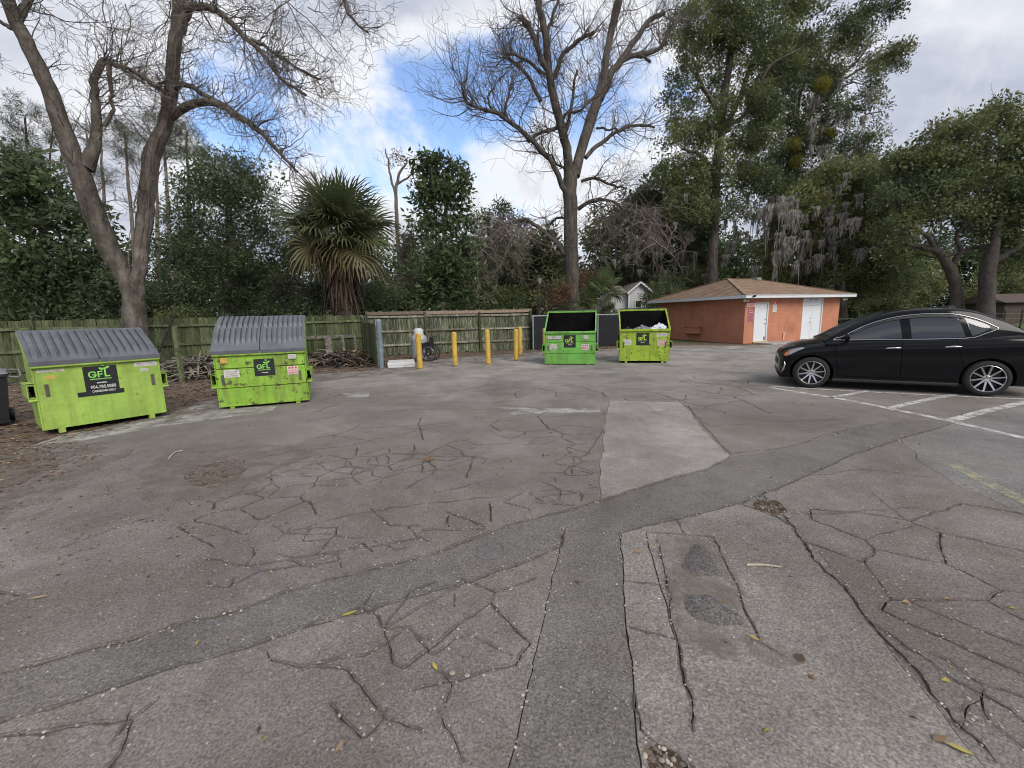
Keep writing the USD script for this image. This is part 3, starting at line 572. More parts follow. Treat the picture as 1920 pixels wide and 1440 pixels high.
for i, (q, h, rr, lab) in enumerate(B): bollard(lab, gp(*q), h, rr, (rnd(60 + i).normal(0, .01), rnd(70 + i).normal(0, .01)))

# ------------------------------------------------------------------ dumpsters
def lime(name, base, grime=0.5, seed=0.0):
    """painted steel with grime, scratches down to rust and rain streaks"""
    N = {'g': ('geometry', {}), 'm': ('mapping', {'location': (seed, seed * 2, 0)}), 'ms': ('mapping', {'location': (seed, 0, 0), 'scale': (7, 7, 0.7)}), 'p': ('principled_bsdf', {'roughness': 0.5, 'specular_ior_level': 0.4}),
      'n': ('noise_texture', {'scale': 1.6, 'detail': 7, 'roughness': 0.6}), 'r': ('rgb_ramp', {'ramp': [(0.3, tuple(c * 0.78 for c in base)), (0.5, base), (0.7, tuple(min(1, c * 1.14) for c in base))]}),
      's': ('noise_texture', {'scale': 1.0, 'detail': 6, 'roughness': 0.65}), 'sr': ('map_range', {'from_min': 0.46, 'from_max': 0.68, 'to_min': 0, 'to_max': grime, 'clamp': True}), 'c1': ('mix_color', {'b': (0.16, 0.17, 0.05)}),
      'q': ('noise_texture', {'scale': 7.0, 'detail': 8, 'roughness': 0.72}), 'qr': ('map_range', {'from_min': 0.655 - 0.12 * grime, 'from_max': 0.70 - 0.12 * grime, 'to_min': 0, 'to_max': 0.9 * min(1, grime * 1.6), 'clamp': True}), 'c2': ('mix_color', {'b': (0.085, 0.05, 0.03)}),
      'bn': ('noise_texture', {'scale': 3.0, 'detail': 3}), 'b': ('bump', {'distance': 0.06, 'strength': 0.6})}
    MATS[name] = usdkit.material(stage, '/World/Looks/' + name, N, [('g.position', 'm.vector'), ('g.position', 'ms.vector'), ('m.vector', 'n.vector'), ('m.vector', 'q.vector'), ('ms.vector', 's.vector'), ('n.fac', 'r.fac'), ('s.fac', 'sr.value'), ('sr.result', 'c1.fac'), ('r.color', 'c1.a'),
      ('q.fac', 'qr.value'), ('qr.result', 'c2.fac'), ('c1.result', 'c2.a'), ('c2.result', 'p.base_color'), ('m.vector', 'bn.vector'), ('bn.fac', 'b.height'), ('b.normal', 'p.normal')], surface='p.BSDF')
    return MATS[name]
LIME1 = lime('lime_paint_clean', (0.30, 0.455, 0.080), 0.4, 1.0)
LIME2 = lime('lime_paint_dirty', (0.235, 0.43, 0.045), 0.85, 3.0)
LIME3 = lime('green_paint', (0.145, 0.41, 0.075), 0.55, 5.0)
LIME4 = lime('lime_paint_scuffed', (0.29, 0.43, 0.03), 0.75, 8.0)
INSIDE = mat('grimy_inside', (0.006, 0.0065, 0.006), 0.9, 0.5, 3, spec=.05)  # near-black tone for inner walls, floor and fork pockets
LID = mat('grey_lid_plastic', (0.105, 0.11, 0.126), 0.5, 0.25, 3, bump=0.002, bscale=60, spec=0.5)
LIDB = mat('black_lid_plastic', (0.022, 0.023, 0.026), 0.5, 0.3, 3)
DECAL = mat('black_decal', (0.012, 0.013, 0.014), 0.45, 0.2, 4)
LOGO = mat('green_print', (0.25, 0.62, 0.10), 0.5, 0.1, 4)
LOGOY = mat('yellow_green_print', (0.45, 0.66, 0.05), 0.5, 0.1, 4)
WHITEP = mat('white_print', (0.62, 0.62, 0.60), 0.55, 0.1, 6)
STICK = mat('white_sticker', (0.55, 0.53, 0.50), 0.6, stops=[(0.32, (0.30, 0.20, 0.13)), (0.42, (0.50, 0.47, 0.44)), (0.6, (0.58, 0.56, 0.54))], scale=9)
REDP = mat('red_print', (0.55, 0.035, 0.04), 0.55, 0.15, 5)
YELP = mat('yellow_sticker', (0.62, 0.42, 0.03), 0.6, stops=[(0.3, (0.25, 0.16, 0.03)), (0.45, (0.6, 0.40, 0.03)), (0.7, (0.65, 0.46, 0.05))], scale=12)
GREYP = mat('grey_print', (0.20, 0.20, 0.20), 0.6, 0.2, 6)
WEAR = mat('bare_steel', (0.11, 0.10, 0.085), 0.55, 0.5, 9, metallic=0.4, bump=.002)
def text(b, s, x, z, h, y, depth=.0016, bold=True, width=None):
    m = meshkit.text_mesh(s, h, depth, bold); v = np.array(m.vertices); 
    if width: v[:, 0] *= width / (v[:, 0].max() - v[:, 0].min())
    v[:, 0] -= (v[:, 0].max() + v[:, 0].min()) / 2
    b.raw(np.c_[v[:, 0] + x, y - v[:, 2], v[:, 1] + z], np.array(m.faces))       # reads along +x seen from -y
    return b
def leaf_poly(cx, cz, L, w, ang):
    tt = np.linspace(0, 1, 9); up = np.c_[tt * L, w * np.sin(math.pi * tt ** .8)]; dn = np.c_[tt[::-1] * L, -w * .55 * np.sin(math.pi * tt[::-1] ** .8)]
    P = np.vstack([up, dn[1:-1]]); c, s = math.cos(ang), math.sin(ang); return Polygon(P @ np.array([[c, s], [-s, c]]) + [cx, cz]).buffer(0)
def logo(par, x, z, w, h, y, mt, phone=False):
    """black plate with the lettering and the sprout on its last letter"""
    d = obj('logo_sign', MB().add(rbox(x - w / 2, x + w / 2, y - .003, y, z - h / 2, z + h / 2, .001)), DECAL, par)
    k = w / 0.36; zz = z - .025 * k if not phone else z + .03 * k; y2 = y - .0032
    b = MB(); text(b, 'G', x - .088 * k, zz, .085 * k, y2, width=.088 * k); text(b, 'F', x - .005 * k, zz, .085 * k, y2, width=.055 * k)
    b.prism(sbox(x + .040 * k, zz, x + .058 * k, zz + .135 * k), 'y', y2 - .0016, y2); b.prism(sbox(x + .0585 * k, zz, x + .098 * k, zz + .017 * k), 'y', y2 - .0016, y2)
    for P in (leaf_poly(x + .040 * k, zz + .112 * k, .062 * k, .020 * k, math.pi - .35), leaf_poly(x + .058 * k, zz + .118 * k, .058 * k, .020 * k, .5), Point(x + .035 * k, zz + .168 * k).buffer(.015 * k)): b.prism(P, 'y', y2 - .0016, y2)
    obj('lettering', b, mt, d)
    b = MB(); r = rnd(int(w * 1000)); xx = x - .12 * k
    while xx < x + .10 * k: u = r.uniform(.006, .016) * k; b.box(xx, xx + u, y2 - .001, y2, zz - .032 * k, zz - .019 * k); xx += u + .004 * k
    obj('small_print', b, LOGO, d)
    b = MB(); xx = x - .055 * k
    while xx < x + .055 * k: u = r.uniform(.006, .012) * k; b.box(xx, xx + u, y2 - .001, y2, zz - .088 * k, zz - .072 * k); xx += u + .003 * k
    obj('small_print', b, WHITEP, d)
    if phone:
        b = MB(); text(b, '904.780.5880', x + .01, zz - .158 * k, .042 * k, y2, width=.27 * k); obj('lettering', b, WHITEP, d)
        b = MB(); text(b, 'CARDBOARD ONLY', x + .01, zz - .212 * k, .028 * k, y2 - .003, width=.25 * k); 
        e = obj('lower_band', MB().add(rbox(x - w * .75, x + w * .62, y - .0052, y - .0031, z - h / 2 - .045, z - h / 2 + .03, .0008)), DECAL, d); obj('lettering', b, WHITEP, d)
def sticker(par, x, z, w, h, y, style, tilt=0):
    m = {'danger': STICK, 'white': STICK, 'yellow': YELP}[style]; r = rnd(int((x + z + 3) * 1000))
    d = obj('sticker', MB().box(x - w / 2, x + w / 2, y - .0015, y, z - h / 2, z + h / 2), m, par); y2 = y - .0017
    if style == 'danger':
        b = MB()
        for q in (-.3, 0, .3): b.prism(Point(x + q * w, z + h * .28).buffer(h * .12, 4), 'y', y2 - .001, y2)
        for zr in (.02, -.12, -.26, -.38):
            xx = x - w * .4
            while xx < x + w * .36: u = r.uniform(.05, .14) * w; b.box(xx, xx + u, y2 - .001, y2, z + zr * h - h * .035, z + zr * h + h * .035); xx += u + .03 * w
        obj('print', b, REDP, d)
    else:
        b = MB()
        for zr in (.24, -.02, -.28):
            xx = x - w * .4
            while xx < x + w * .34: u = r.uniform(.05, .14) * w; b.box(xx, xx + u, y2 - .001, y2, z + zr * h - h * .05, z + zr * h + h * .05); xx += u + .03 * w
        obj('print', b, GREYP, d)
def ribbed_lid(par, x0, x1, y0, z0, y1, z1, m, nrib=8, split=None, bulge=.05, handle=False):
    """one half of the sloping lid; runs from (y0,z0) in front up to (y1,z1)"""
    d = np.array([y1 - y0, z1 - z0]); L = np.linalg.norm(d); d /= L; n = np.array([-d[1], d[0]])
    S = np.linspace(0, L, 13); lift = bulge * np.sin(math.pi * S / L) ** .8
    prof = [np.array([y0, z0]) + d * s + n * l for s, l in zip(S, lift)]
    top = [p + n * .018 for p in prof]; lip = prof[0] - d * .004 + np.array([0, -.05])
    poly = Polygon([lip + [-.012, 0]] + [top[0] + [-.012, 0]] + top + prof[::-1] + [lip + [.004, 0]]).buffer(0)
    lid = obj('lid', MB().prism(poly, 'x', x0 + .006, x1 - .006), m, par, smooth=30)
    w = (x1 - x0 - .08) / nrib
    def rib(xa, xb, sa, sb, hgt):
        sel = np.linspace(sa, sb, 9); ll = bulge * np.sin(math.pi * sel / L) ** .8; V = []
        for i, (s, l) in enumerate(zip(sel, ll)):
            e = min(1, min(i, 8 - i) / 1.0); base = np.array([y0, z0]) + d * s + n * (l + .0175); tp = base + n * hgt * e; k = (xb - xa) * .07
            V += [(xa, *base), (xa + k, *tp), (xb - k, *tp), (xb, *base)]
        f = [(i * 4 + j, i * 4 + 4 + j, i * 4 + 5 + j, i * 4 + 1 + j) for i in range(8) for j in range(3)]
        return MB().raw(V, f)
    for k in range(nrib):
        xa = x0 + .04 + k * w + w * .16; xb = xa + w * .68
        if split: 
            obj('rib', rib(xa, xb, L * .52, L * .95, .045), m, lid, smooth=35); obj('rib', rib(xa, xb, L * .14 if k not in (3, 4) else L * .1, L * .5, .045), m, lid, smooth=35)
        else: obj('rib', rib(xa, xb, L * .05, L * .97, .042), m, lid, smooth=35)
    return lid
def dumpster(label, pl, pr, D, hf, hb, paint, cfg):
    a, b2 = gp(*pl, .09), gp(*pr, .09); o = (a + b2) / 2; W = np.linalg.norm((b2 - a)[:2]); rz = math.atan2(b2[1] - a[1], b2[0] - a[0])
    t = thing('dumpster', label, 'dumpster', (o[0], o[1], 0), rz, group='lime green dumpsters'); h2 = W / 2; th = .012; z0 = cfg.get('z0', .075)
    prof = [(0, z0), (D, z0), (D, hb), (0, hf)] if not cfg.get('chamfer') else [(.0, z0), (D, z0), (D, hb), (0, hf)]
    obj('side_panel', MB().prism(prof, 'x', -h2, -h2 + th), paint, t); obj('side_panel', MB().prism(prof, 'x', h2 - th, h2), paint, t)
    ob = cfg.get('open')
    inner = [(.014, z0 + .015), (D - .014, z0 + .015), (D - .014, hb - .012), (.014, hf - .012)]
    obj('back_panel', MB().box(-h2 + th + .002, h2 - th - .002, D - th, D - .001, z0 + .002, hb - .002), paint, t)
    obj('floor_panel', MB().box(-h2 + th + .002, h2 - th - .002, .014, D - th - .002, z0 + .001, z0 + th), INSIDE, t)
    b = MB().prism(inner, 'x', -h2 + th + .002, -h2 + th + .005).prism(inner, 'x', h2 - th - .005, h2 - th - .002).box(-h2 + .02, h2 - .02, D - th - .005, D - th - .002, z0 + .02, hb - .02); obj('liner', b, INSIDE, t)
    # front, in tiers where the photo shows pressed ledges
    tiers = cfg.get('tiers')
    if tiers:
        y = 0.0; zs = [z0] + tiers + [hf]; ys = cfg['ledge']
        for i in range(len(zs) - 1):
            yy = -ys[i]; b = MB(); b.add(rbox(-h2 + th + .004, h2 - th - .004, yy, .013, zs[i] + (.002 if i else 0), zs[i + 1] - (.010 if i < len(zs) - 2 else .004), .006)); obj('front_panel', b, paint, t)
    else: obj('front_panel', MB().box(-h2 + th + .002, h2 - th - .002, .0005, th, z0 + .001, hf - .002), paint, t)
    yf = -(max(cfg['ledge']) if tiers else 0) - .001
    rim = MB().add(rbox(-h2 - .02, h2 + .02, -.055, .02, hf - .075, hf, .008)); obj('front_rim', rim, paint, t)
    for s in (-1, 1):
        x = s * (h2 + .004); d = np.array([0, D, hb - hf]); obj('side_rim', MB().bar((x, .012, hf - .02), (x, D - .02, hb - .02), .045, .045), paint, t)
    obj('back_rim', MB().add(rbox(-h2 - .02, h2 + .02, D - .03, D + .03, hb - .06, hb, .008)), paint, t)
    # corner stiffeners, fork pockets
    for s in (-1, 1):
        obj('corner_post', MB().add(rbox(*sorted((s * (h2 - .008), s * (h2 + .012))), -.006, .06, z0, hf - .075, .004)), paint, t)
        pz = cfg.get('pz', .50) * hf; ph, pw, w0, w1 = .21, .095, .02, D * .82; x0, x1 = (h2 + .001, h2 + pw) if s > 0 else (-h2 - pw, -h2 - .001)
        b = MB(); b.box(x0, x1, w0, w1, pz + ph - .012, pz + ph).box(x0, x1, w0, w1, pz, pz + .012); xo = x1 if s > 0 else x0; b.box(xo - .012 if s > 0 else xo, xo if s > 0 else xo + .012, w0, w1, pz + .0125, pz + ph - .0125)
        # flared mouth
        e = s * .03; b.raw([(x0, w0 - .001, pz - .01), (x1 + e, w0 - .05, pz - .03), (x1 + e, w0 - .05, pz + ph + .03), (x0, w0 - .001, pz + ph + .01)], [(0, 1, 1, 0)]) if False else None
        b.bar((s * (h2 + .05), w0 - .003, pz + ph + .012), (s * (h2 + .05), w0 - .04, pz + ph + .035), .095, .008).bar((s * (h2 + .05), w0 - .003, pz - .012), (s * (h2 + .05), w0 - .045, pz - .035), .095, .008)
        obj('fork_pocket', b, paint, t)
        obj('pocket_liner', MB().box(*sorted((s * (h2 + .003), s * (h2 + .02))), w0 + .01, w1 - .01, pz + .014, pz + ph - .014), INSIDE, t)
        obj('pocket_wear', MB().box(*sorted((s * (h2 - .14), s * (h2 - .095))), yf - .012, yf, pz + .02, pz + ph), WEAR, t)
        obj('skid', MB().add(rbox(*sorted((s * h2 * .74 - .04, s * h2 * .74 + .04)), -.004, .16, -.002, z0 - .001, .006)), paint, t)
        obj('skid', MB().add(rbox(*sorted((s * h2 * .74 - .04, s * h2 * .74 + .04)), D - .2, D - .02, -.002, z0 - .001, .006)), paint, t)
    for (k, kw) in cfg['decals']:
        if k == 'logo': logo(t, y=yf - .001, **kw)
        else: sticker(t, y=yf - .001, **kw)
    if not ob:
        for i in (0, 1): ribbed_lid(t, -h2 - .03 + i * (h2 + .03), i * (h2 + .03), -.045, hf + .012, D + .03, hb + .016, LID, cfg.get('nrib', 8), cfg.get('split'), cfg.get('bulge', .05))
    else:
        for i in (0, 1):
            x0, x1 = (-h2, -.01) if i == 0 else (.01, h2); b = MB(); b.bar(((x0 + x1) / 2, D + .03, hb + .055), ((x0 + x1) / 2, D + .22, hb - .9), .02, .01)
            v = [(x0, D + .02, hb + .03), (x1, D + .02, hb + .03), (x1, D + .30, hb - 1.0), (x0, D + .30, hb - 1.0)]; v2 = [(p[0], p[1] + .022, p[2] + .012) for p in v]
            obj('lid', MB().raw(v + v2, [(0, 3, 2, 1), (4, 5, 6, 7), (0, 1, 5, 4), (1, 2, 6, 5), (2, 3, 7, 6), (3, 0, 4, 7)]), LIDB, t)
    hinge = MB().tube([(-h2 - .02, D + .035, hb + .012), (h2 + .02, D + .035, hb + .012)], .014, 8); obj('hinge_rod', hinge, WEAR, t)
    return t, o, rz, W
dumpster('closed lime dumpster nearest the camera, with phone number on its smooth front', (82, 806), (311, 771), .92, 1.13, 1.60, LIME1, dict(nrib=7, bulge=.02, pz=.52, decals=[
   ('logo', dict(x=-.015, z=.80, w=.42, h=.44, mt=LOGO, phone=True)), ('st', dict(x=.59, z=.99, w=.31, h=.075, style='white')), ('st', dict(x=.56, z=.89, w=.11, h=.05, style='white')), ('st', dict(x=-.58, z=1.0, w=.30, h=.035, style='white')), ('st', dict(x=-.60, z=.90, w=.10, h=.055, style='yellow'))]))
dumpster('dirty closed lime dumpster with ledged front, grimy stickers and slotted grey lids', (412, 760), (579, 746), 1.0, 1.12, 1.78, LIME2, dict(nrib=8, z0=.045, split=True, bulge=.10, tiers=[.42, .80], ledge=[.02, .034, .006], pz=.42, decals=[
   ('logo', dict(x=.05, z=.79, w=.36, h=.34, mt=LOGO)), ('st', dict(x=.56, z=.98, w=.14, h=.09, style='white')), ('st', dict(x=.55, z=.70, w=.20, h=.17, style='danger')), ('st', dict(x=-.52, z=.70, w=.26, h=.15, style='white')), ('st', dict(x=-.62, z=.96, w=.12, h=.10, style='yellow'))]))
d3 = dumpster('bright green dumpster standing open and empty, with two pressed ledges across its front', (1022, 679), (1116, 679), 1.2, 1.14, 1.82, LIME3, dict(open=True, z0=.03, tiers=[.40, .78], ledge=[.02, .03, .004], pz=.40, decals=[
   ('logo', dict(x=0, z=.80, w=.40, h=.42, mt=LOGOY)), ('st', dict(x=-.56, z=.62, w=.24, h=.18, style='white')), ('st', dict(x=.52, z=.60, w=.24, h=.20, style='danger')), ('st', dict(x=.54, z=.93, w=.17, h=.13, style='white')), ('st', dict(x=-.52, z=.93, w=.46, h=.10, style='white'))]))
d4 = dumpster('yellow-lime open dumpster with rubbish bags showing above its rim, next to the orange building', (1162, 676), (1254, 676), 1.2, 1.16, 1.83, LIME4, dict(open=True, pz=.44, decals=[
   ('logo', dict(x=-.06, z=.82, w=.42, h=.42, mt=LOGOY)), ('st', dict(x=-.56, z=.72, w=.26, h=.18, style='white')), ('st', dict(x=.56, z=.70, w=.27, h=.20, style='danger')), ('st', dict(x=.56, z=.96, w=.34, h=.11, style='white')), ('st', dict(x=-.70, z=.98, w=.10, h=.05, style='yellow'))]))
def bag(name, label, d, lx, ly, z, size, m, seed):
    _, o, rz, W = d; c, s = math.cos(rz), math.sin(rz); x, y = o[0] + lx * c - ly * s, o[1] + lx * s + ly * c
    b = trimesh.creation.icosphere(4); v = np.array(b.vertices); dsp = 1 + .55 * (meshkit.fbm(v * 2.2 + seed, 4, seed) - .5) + .12 * np.abs(np.sin(9 * v[:, 0] + 5 * v[:, 2] + seed)); v *= dsp[:, None] * np.array(size)
    t = thing(name, label, 'rubbish bag', (x, y, z), seed); bd = obj('body', (v, b.faces), m, t, smooth=True); top = v[:, 2].max()
    P = [(.02, -.03, top * .86), (.05, -.05, top * .96), (.09, -.06, top * 1.0)]; obj('knot', MB().tube(P, [size[0] * .20, size[0] * .07, size[0] * .14], 8), m, t, smooth=True)
WB = mat('white_bag', (0.60, 0.62, 0.70), 0.35, 0.08, 5, bump=0.01, bscale=14); CB = mat('clear_grey_bag', (0.20, 0.20, 0.21), 0.3, 0.45, 7, bump=0.012, bscale=12); BB = mat('black_bag', (0.012, 0.012, 0.014), 0.3, 0.3, 7, bump=0.012, bscale=12)
bag('rubbish_bag', 'bulging white rubbish bag in the right end of the yellow-lime open dumpster', d4, .52, .40, 1.12, (.25, .24, .17), WB, 2)
bag('rubbish_bag', 'grey crumpled rubbish bag lying in the middle of the yellow-lime open dumpster', d4, -.05, .42, 1.08, (.34, .28, .15), CB, 5)
bag('rubbish_bag', 'small white rubbish bag against the front rim of the open dumpster', d4, .28, .22, 1.12, (.10, .10, .07), WB, 9)
bag('rubbish_bag', 'dark rubbish bag deep in the left of the yellow-lime open dumpster', d4, -.5, .5, .92, (.34, .34, .24), BB, 11)

# ------------------------------------------------------------------ wheeled bin at the left edge
p = gp(14, 800); t = thing('wheeled_bin', 'black wheeled rubbish bin with grey lid at the far left beside the first dumpster', 'wheeled bin', (p[0] - .40, p[1] + .10, 0), math.radians(48))
BLK = mat('black_bin_plastic', (0.014, 0.015, 0.018), 0.45, 0.3, 4); GRL = mat('grey_bin_lid', (0.15, 0.155, 0.165), 0.5, 0.2, 4)
def taper(w0, d0, w1, d1, z0, z1):
    return m3.Manifold.hull_points(np.array([(sx * w / 2, sy * d / 2, z) for w, d, z in ((w0, d0, z0), (w1, d1, z1)) for sx in (-1, 1) for sy in (-1, 1)], np.float32))
body = taper(.44, .46, .58, .66, .06, .88) - taper(.41, .43, .54, .62, .09, .89); obj('body', MB().add(body), BLK, t)
obj('rim', MB().add(taper(.62, .70, .62, .70, .86, .90) - taper(.53, .61, .53, .61, .85, .91)), BLK, t)
lidm = m3.Manifold.hull_points(np.array([(sx * w, y, z) for (w, y, z) in ((.32, -.37, .905), (.32, .36, .905), (.30, -.35, .935), (.29, .34, .955), (.2, 0, .985)) for sx in (-1, 1)], np.float32)); obj('lid', MB().add(lidm), GRL, t, smooth=30)
obj('handle', MB().tube([(-.25, .34, .92), (-.25, .44, .92), (.25, .44, .92), (.25, .34, .92)], .016, 8), GRL, t, smooth=50)
obj('handle', MB().tube([(.30, -.30, .86), (.42, -.34, .83), (.46, -.30, .85), (.44, .28, .92), (.33, .34, .93)], .016, 8), GRL, t, smooth=50)
for s in (-1, 1): obj('wheel', MB().lathe([(.03, -.03), (.12, -.03), (.13, 0), (.12, .03), (.03, .03)], 20, TR((s * .25, .24, .13), ry=math.pi / 2)), BLK, t, smooth=40)
# ------------------------------------------------------------------ things stored inside the corral
p = gp(781, 674); SILV = mat('dull_silver_paint', (0.36, 0.38, 0.385), 0.5, 0.15, 3, metallic=0.25); CREAM = mat('off_white_plastic', (0.56, 0.57, 0.57), 0.5, 0.1, 4)
t = thing('gas_tank', 'silver upright gas tank with white collar on top, behind the leftmost yellow bollard', 'gas tank', (p[0] + .12, p[1] + .1, 0)); R = .33
obj('body', MB().lathe([(.001, .0), (R * .9, .0), (R, .05), (R, .80), (R * .97, .88), (R * .85, .96), (R * .6, 1.02), (.001, 1.04)], 32), SILV, t, smooth=40)
obj('collar', MB().lathe([(.185, 1.0), (.195, 1.02), (.195, 1.18), (.17, 1.24), (.10, 1.275), (.001, 1.28)], 28), CREAM, t, smooth=40)
obj('foot_ring', MB().lathe([(R * .82, -.03), (R * .82, .02)], 28), SILV, t)
obj('label_plate', MB().box(-.02, .18, -R - .004, -R * .93, .45, .66), CREAM, t)

# wheelchair
BLKM = mat('black_frame_paint', (0.012, 0.012, 0.013), 0.35, 0.2, 8); RUB = mat('grey_rubber', (0.03, 0.03, 0.031), 0.85, 0.2, 20); VINYL = mat('black_vinyl', (0.014, 0.014, 0.016), 0.45, 0.25, 6, bump=0.003, bscale=30); CHRM = mat('chrome', (0.62, 0.63, 0.65), 0.18, 0.03, 3, metallic=1.0)
p = gp(808, 677); t = thing('wheelchair', 'folded-down black wheelchair with big spoked wheels standing by the silver gas tank', 'wheelchair', (p[0], p[1] + .05, 0), math.radians(172))
for s in (-1, 1):
    y = s * .27; T = TR((0, y, .31), rx=math.pi / 2); w = obj('wheel', MB().lathe([(.262, -.012), (.275, -.012), (.275, .012), (.262, .012), (.262, -.012)], 36, T), BLKM, t, smooth=40)
    obj('tyre', MB().lathe([(.278, -.014), (.300, -.012), (.308, 0), (.300, .012), (.278, .014)], 36, T), RUB, w, smooth=50)
    b = MB()
    for k in range(8): a = k * math.pi / 4 + .2; b.bar((.02 * math.cos(a), y, .31 + .02 * math.sin(a)), (.265 * math.cos(a), y, .31 + .265 * math.sin(a)), .012, .018, up=(0, 1, 0))
    obj('spokes', b, BLKM, w); ring = [(.245 * math.cos(a), y + s * .035, .31 + .245 * math.sin(a)) for a in np.linspace(0, 2 * math.pi, 33)]; obj('hand_rim', MB().tube(ring, .008, 6, False), CHRM, w, smooth=True)
    obj('hub', MB().lathe([(.001, -.03), (.03, -.03), (.03, .03), (.001, .03)], 16, T), CHRM, w)
    T2 = TR((.42, s * .21, .10), rx=math.pi / 2); c = obj('caster', MB().lathe([(.02, -.012), (.09, -.016), (.10, 0), (.09, .016), (.02, .012)], 20, T2), RUB, t, smooth=50); obj('fork', MB().bar((.42, s * .21 + .03, .10), (.40, s * .21 + .02, .26), .03, .008), BLKM, c)
    fr = [(-.06, s * .22, .96), (-.04, s * .22, .50), (.0, s * .22, .46), (.40, s * .22, .50), (.46, s * .22, .44), (.54, s * .22, .14)]; obj('side_frame', MB().tube(fr, .013, 8), BLKM, t, smooth=50)
    obj('side_frame', MB().tube([(-.04, s * .22, .22), (.38, s * .22, .24), (.42, s * .22, .50)], .012, 8).tube([(-.04, s * .22, .22), (-.04, s * .22, .5)], .012, 8), BLKM, t, smooth=50)
    obj('push_handle', MB().tube([(-.06, s * .22, .93), (-.17, s * .22, .955)], .017, 8), RUB, t, smooth=50)
    obj('armrest', MB().add(rbox(-.02, .30, s * .24 - .03, s * .24 + .03, .70, .735, .01)), VINYL, t); obj('side_guard', MB().box(.0, .30, s * .235 - .004, s * .235 + .004, .50, .695), VINYL, t)
    obj('footplate', MB().add(rbox(.50, .66, *sorted((s * .05, s * .20)), .10, .115, .005)), BLKM, t)
obj('seat', MB().add(rbox(-.02, .40, -.21, .21, .49, .525, .012)), VINYL, t); obj('backrest', MB().add(rbox(-.075, -.045, -.215, .215, .55, .93, .012)), VINYL, t)
obj('cross_brace', MB().bar((.15, -.2, .24), (.15, .2, .46), .02, .02).bar((.19, .2, .24), (.19, -.2, .46), .02, .02), BLKM, t)

# white slab lying by the gate post
p = gp(748, 690); SLABW = mat('white_slab', (0.60, 0.60, 0.585), 0.6, stops=[(0.25, (0.36, 0.35, 0.32)), (0.45, (0.58, 0.58, 0.565)), (0.7, (0.64, 0.64, 0.63))], scale=4)
t = thing('white_slab', 'thick white slab lying flat on the tarmac right of the blue-grey gate post', 'slab', (p[0] - .05, p[1] + .55, 0), math.radians(14))
obj('slab_body', MB().add(rbox(-.46, .46, -.55, .55, 0.0, .185, .02)), SLABW, t, smooth=40)
obj('edge_seam', MB().box(-.462, .462, -.552, .552, .088, .094), GREYP, t)

# leaning timber post and broken limb behind the first dumpster
p = gp(342, 716); t = thing('leaning_post', 'green stained square timber post standing between the first two dumpsters', 'post', (p[0], p[1], 0))
obj('shaft', MB().bar((0, 0, -.03), (-.10, .12, 1.62), .10, .10, up=(1, 0, 0)), WOOD_RA, t); obj('hinge_strap', MB().bar((-.06, .015, .9), (.02, .02, .93), .03, .012), IRON, t)
BARKD = mat('dark_bark', (0.055, 0.047, 0.040), 0.95, 0.4, 5, bump=0.01, bscale=25)
p = gp(285, 700); t = thing('broken_limb', 'dark broken tree limb leaning against the fence behind the first dumpster', 'branch', (p[0], p[1], 0))
a = np.array([0, 0, 0.2]); q = U(327, 588, p[1] + .3) - [p[0], p[1], 0]; obj('stem', MB().tube(smooth_path([a, a * .6 + q * .4 + [.04, 0, .02], q], 10), np.linspace(.055, .03, 10), 7), BARKD, t, smooth=60); m = a * .55 + q * .45; obj('side_shoot', MB().tube([m, m + [.35, .1, .35]], [.02, .008], 5), BARKD, t)
# weathered pallet frame leaning on the fence right of the second dumpster
GREYW = weathered('grey_weathered_wood', (0.13, 0.115, 0.105), (0.21, 0.19, 0.175), 3.0, (3, 3, 3))
a, b_ = gp(572, 676), gp(672, 674); y = 17.3; a, b_ = U(574, 690, y - .25), U(672, 688, y + .9); L = np.linalg.norm((b_ - a)[:2]); rz = math.atan2(b_[1] - a[1], b_[0] - a[0])
t = thing('pallet_frame', 'grey weathered timber frame leaning on the green fence above the brush heap', 'timber frame', (a[0], a[1], 0), rz)
lean = .12; zt = 1.02; up = lambda x, z: (x, z * lean, z)
for z in (.12, zt): obj('rail', MB().bar(up(0, z), up(L, z), .05, .09), GREYW, t)
for x, w in ((.04, .09), (L * .46, .26), (L * .74, .09), (L - .04, .09)): obj('upright', MB().bar((x, -.0 + .03 * lean - .04, .05), (x, zt * lean - .04, zt + .03), w, .03, up=(0, 1, 0)), GREYW, t)

